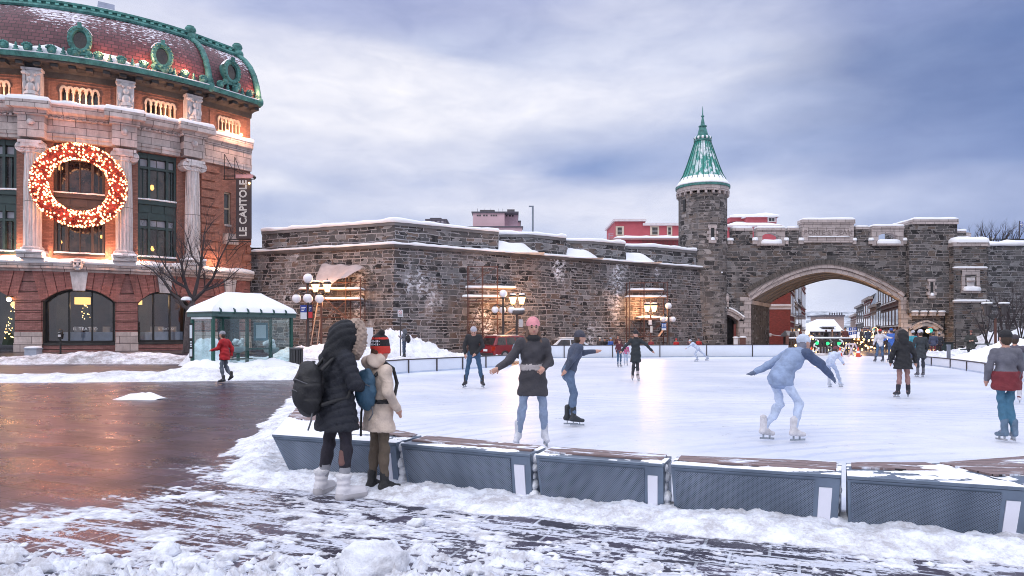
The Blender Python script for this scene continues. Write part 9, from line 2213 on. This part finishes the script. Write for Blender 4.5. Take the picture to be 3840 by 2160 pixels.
make_person('second person close behind the maroon trousers, in a dark coat',(XY(3522,44),44,.05),R(-20),1.5,top=(.03,.03,.04),bottom=(.03,.02,.03),hat=(.3,.28,.3),vox=.03)
make_person('person in a maroon hooded coat in the right gate doorway',(XY(3446,52),52,.05),R(-10),1.65,top=(.07,.015,.03),bottom=(.03,.03,.05),hood=((.07,.015,.03),None),coat_len=.7,vox=.03,hair=BLK)
for k,(px,Yp,hh,tc,hc,lab) in enumerate([
    (2250,45.4,1.45,(.05,.045,.05),(.60,.55,.50),'person in a cream hat behind the far boards, next to the silver car'),(2268,45.6,1.42,BLK,BLK,'person all in black behind the far boards'),
    (2290,45.2,1.42,(.05,.12,.42),(.20,.30,.45),'person in a blue jacket crouching behind the far boards'),(2318,45.8,1.62,(.09,.03,.035),(.05,.03,.03),'person in a dark maroon coat standing behind the far boards'),
    (2536,47,1.35,(.50,.02,.02),(.45,.02,.02),'person in bright red low behind the far boards, left of the doorway'),(2586,48,1.4,(.10,.05,.06),BLK,'person in a dark red scarf behind the far boards by the doorway'),(2620,48,1.38,(.48,.03,.03),(.08,.02,.02),'person in red behind the far boards next to the left doorway'),(2442,48,1.35,(.28,.04,.05),(.1,.06,.05),'person in a dull red jacket low behind the far boards under the lantern')]):
    make_person(lab,(XY(px,Yp),Yp,-.20),R(180+25*(k % 3-1)),hh,top=tc,hat=hc,vox=.032,group='people behind the far rink boards',face=False)
r = random.Random(9)
cols = [(.03,.03,.04),(.10,.03,.03),(.06,.05,.05),(.03,.05,.10),(.12,.10,.09),(.02,.02,.02),(.25,.22,.22),(.08,.06,.10)]
crowd = [(2984,70),(3002,64),(2972,58),(3046,75),(3072,80),(3098,72),(3120,66),(3136,78),(3158,64),(3170,56),(3232,57),(3254,55),(3268,60),(3284,54),(3318,52),(3326,58),(3356,56),(3376,53),(3008,90),(3088,96),(3112,90)]
wh = ['hat','coat']
nm = ['near black','dark red','brown','navy','taupe','black','pale grey','plum']
spots = ['by the left hut','left of the green lights','at the left end of the dressed fence','far down the street on the left','far down the street in the middle','behind the middle green light','behind the right green light','far off under the flat block','just left of the flag','behind the barricade','at the glowing hut','in front of the glowing hut','right of the glowing hut','under the warm bulbs','behind the white jacket','under the small amber globe','left of the right gate jamb','touching the right gate jamb','deep in the street near the red corner house','farthest off before the white roof','farthest off right of the white roof dormer']
for k,(px,Yp) in enumerate(crowd):
    x = XY(px,Yp); c_ = cols[k % 8]
    make_person(f'person in a {nm[k % 8]} coat {spots[k]}',(x,Yp,ghf(x,Yp)+.0),R(r.uniform(0,360)),r.uniform(1.55,1.8),top=c_,bottom=(.03,.03,.04),hat=cols[(k*3+2) % 8],coat_len=.7 if k % 2 else None,vox=.045,group='crowd in the old town street',face=False)
# ================================================================== winter air
m_,nb = newmat('thin winter haze')
pv_ = nb.n('ShaderNodeVolumePrincipled',{'Color': (.80,.86,1.0,1),'Density': 0.00010,'Anisotropy': 0.0})
nb.n('ShaderNodeOutputMaterial',{'Volume': pv_.outputs[0]})
hz_ = MB().bx(-4000,4000,-80,4000,-32,120).build('haze',m_); stuff(hz_,'thin bluish winter haze over the far hill','haze')
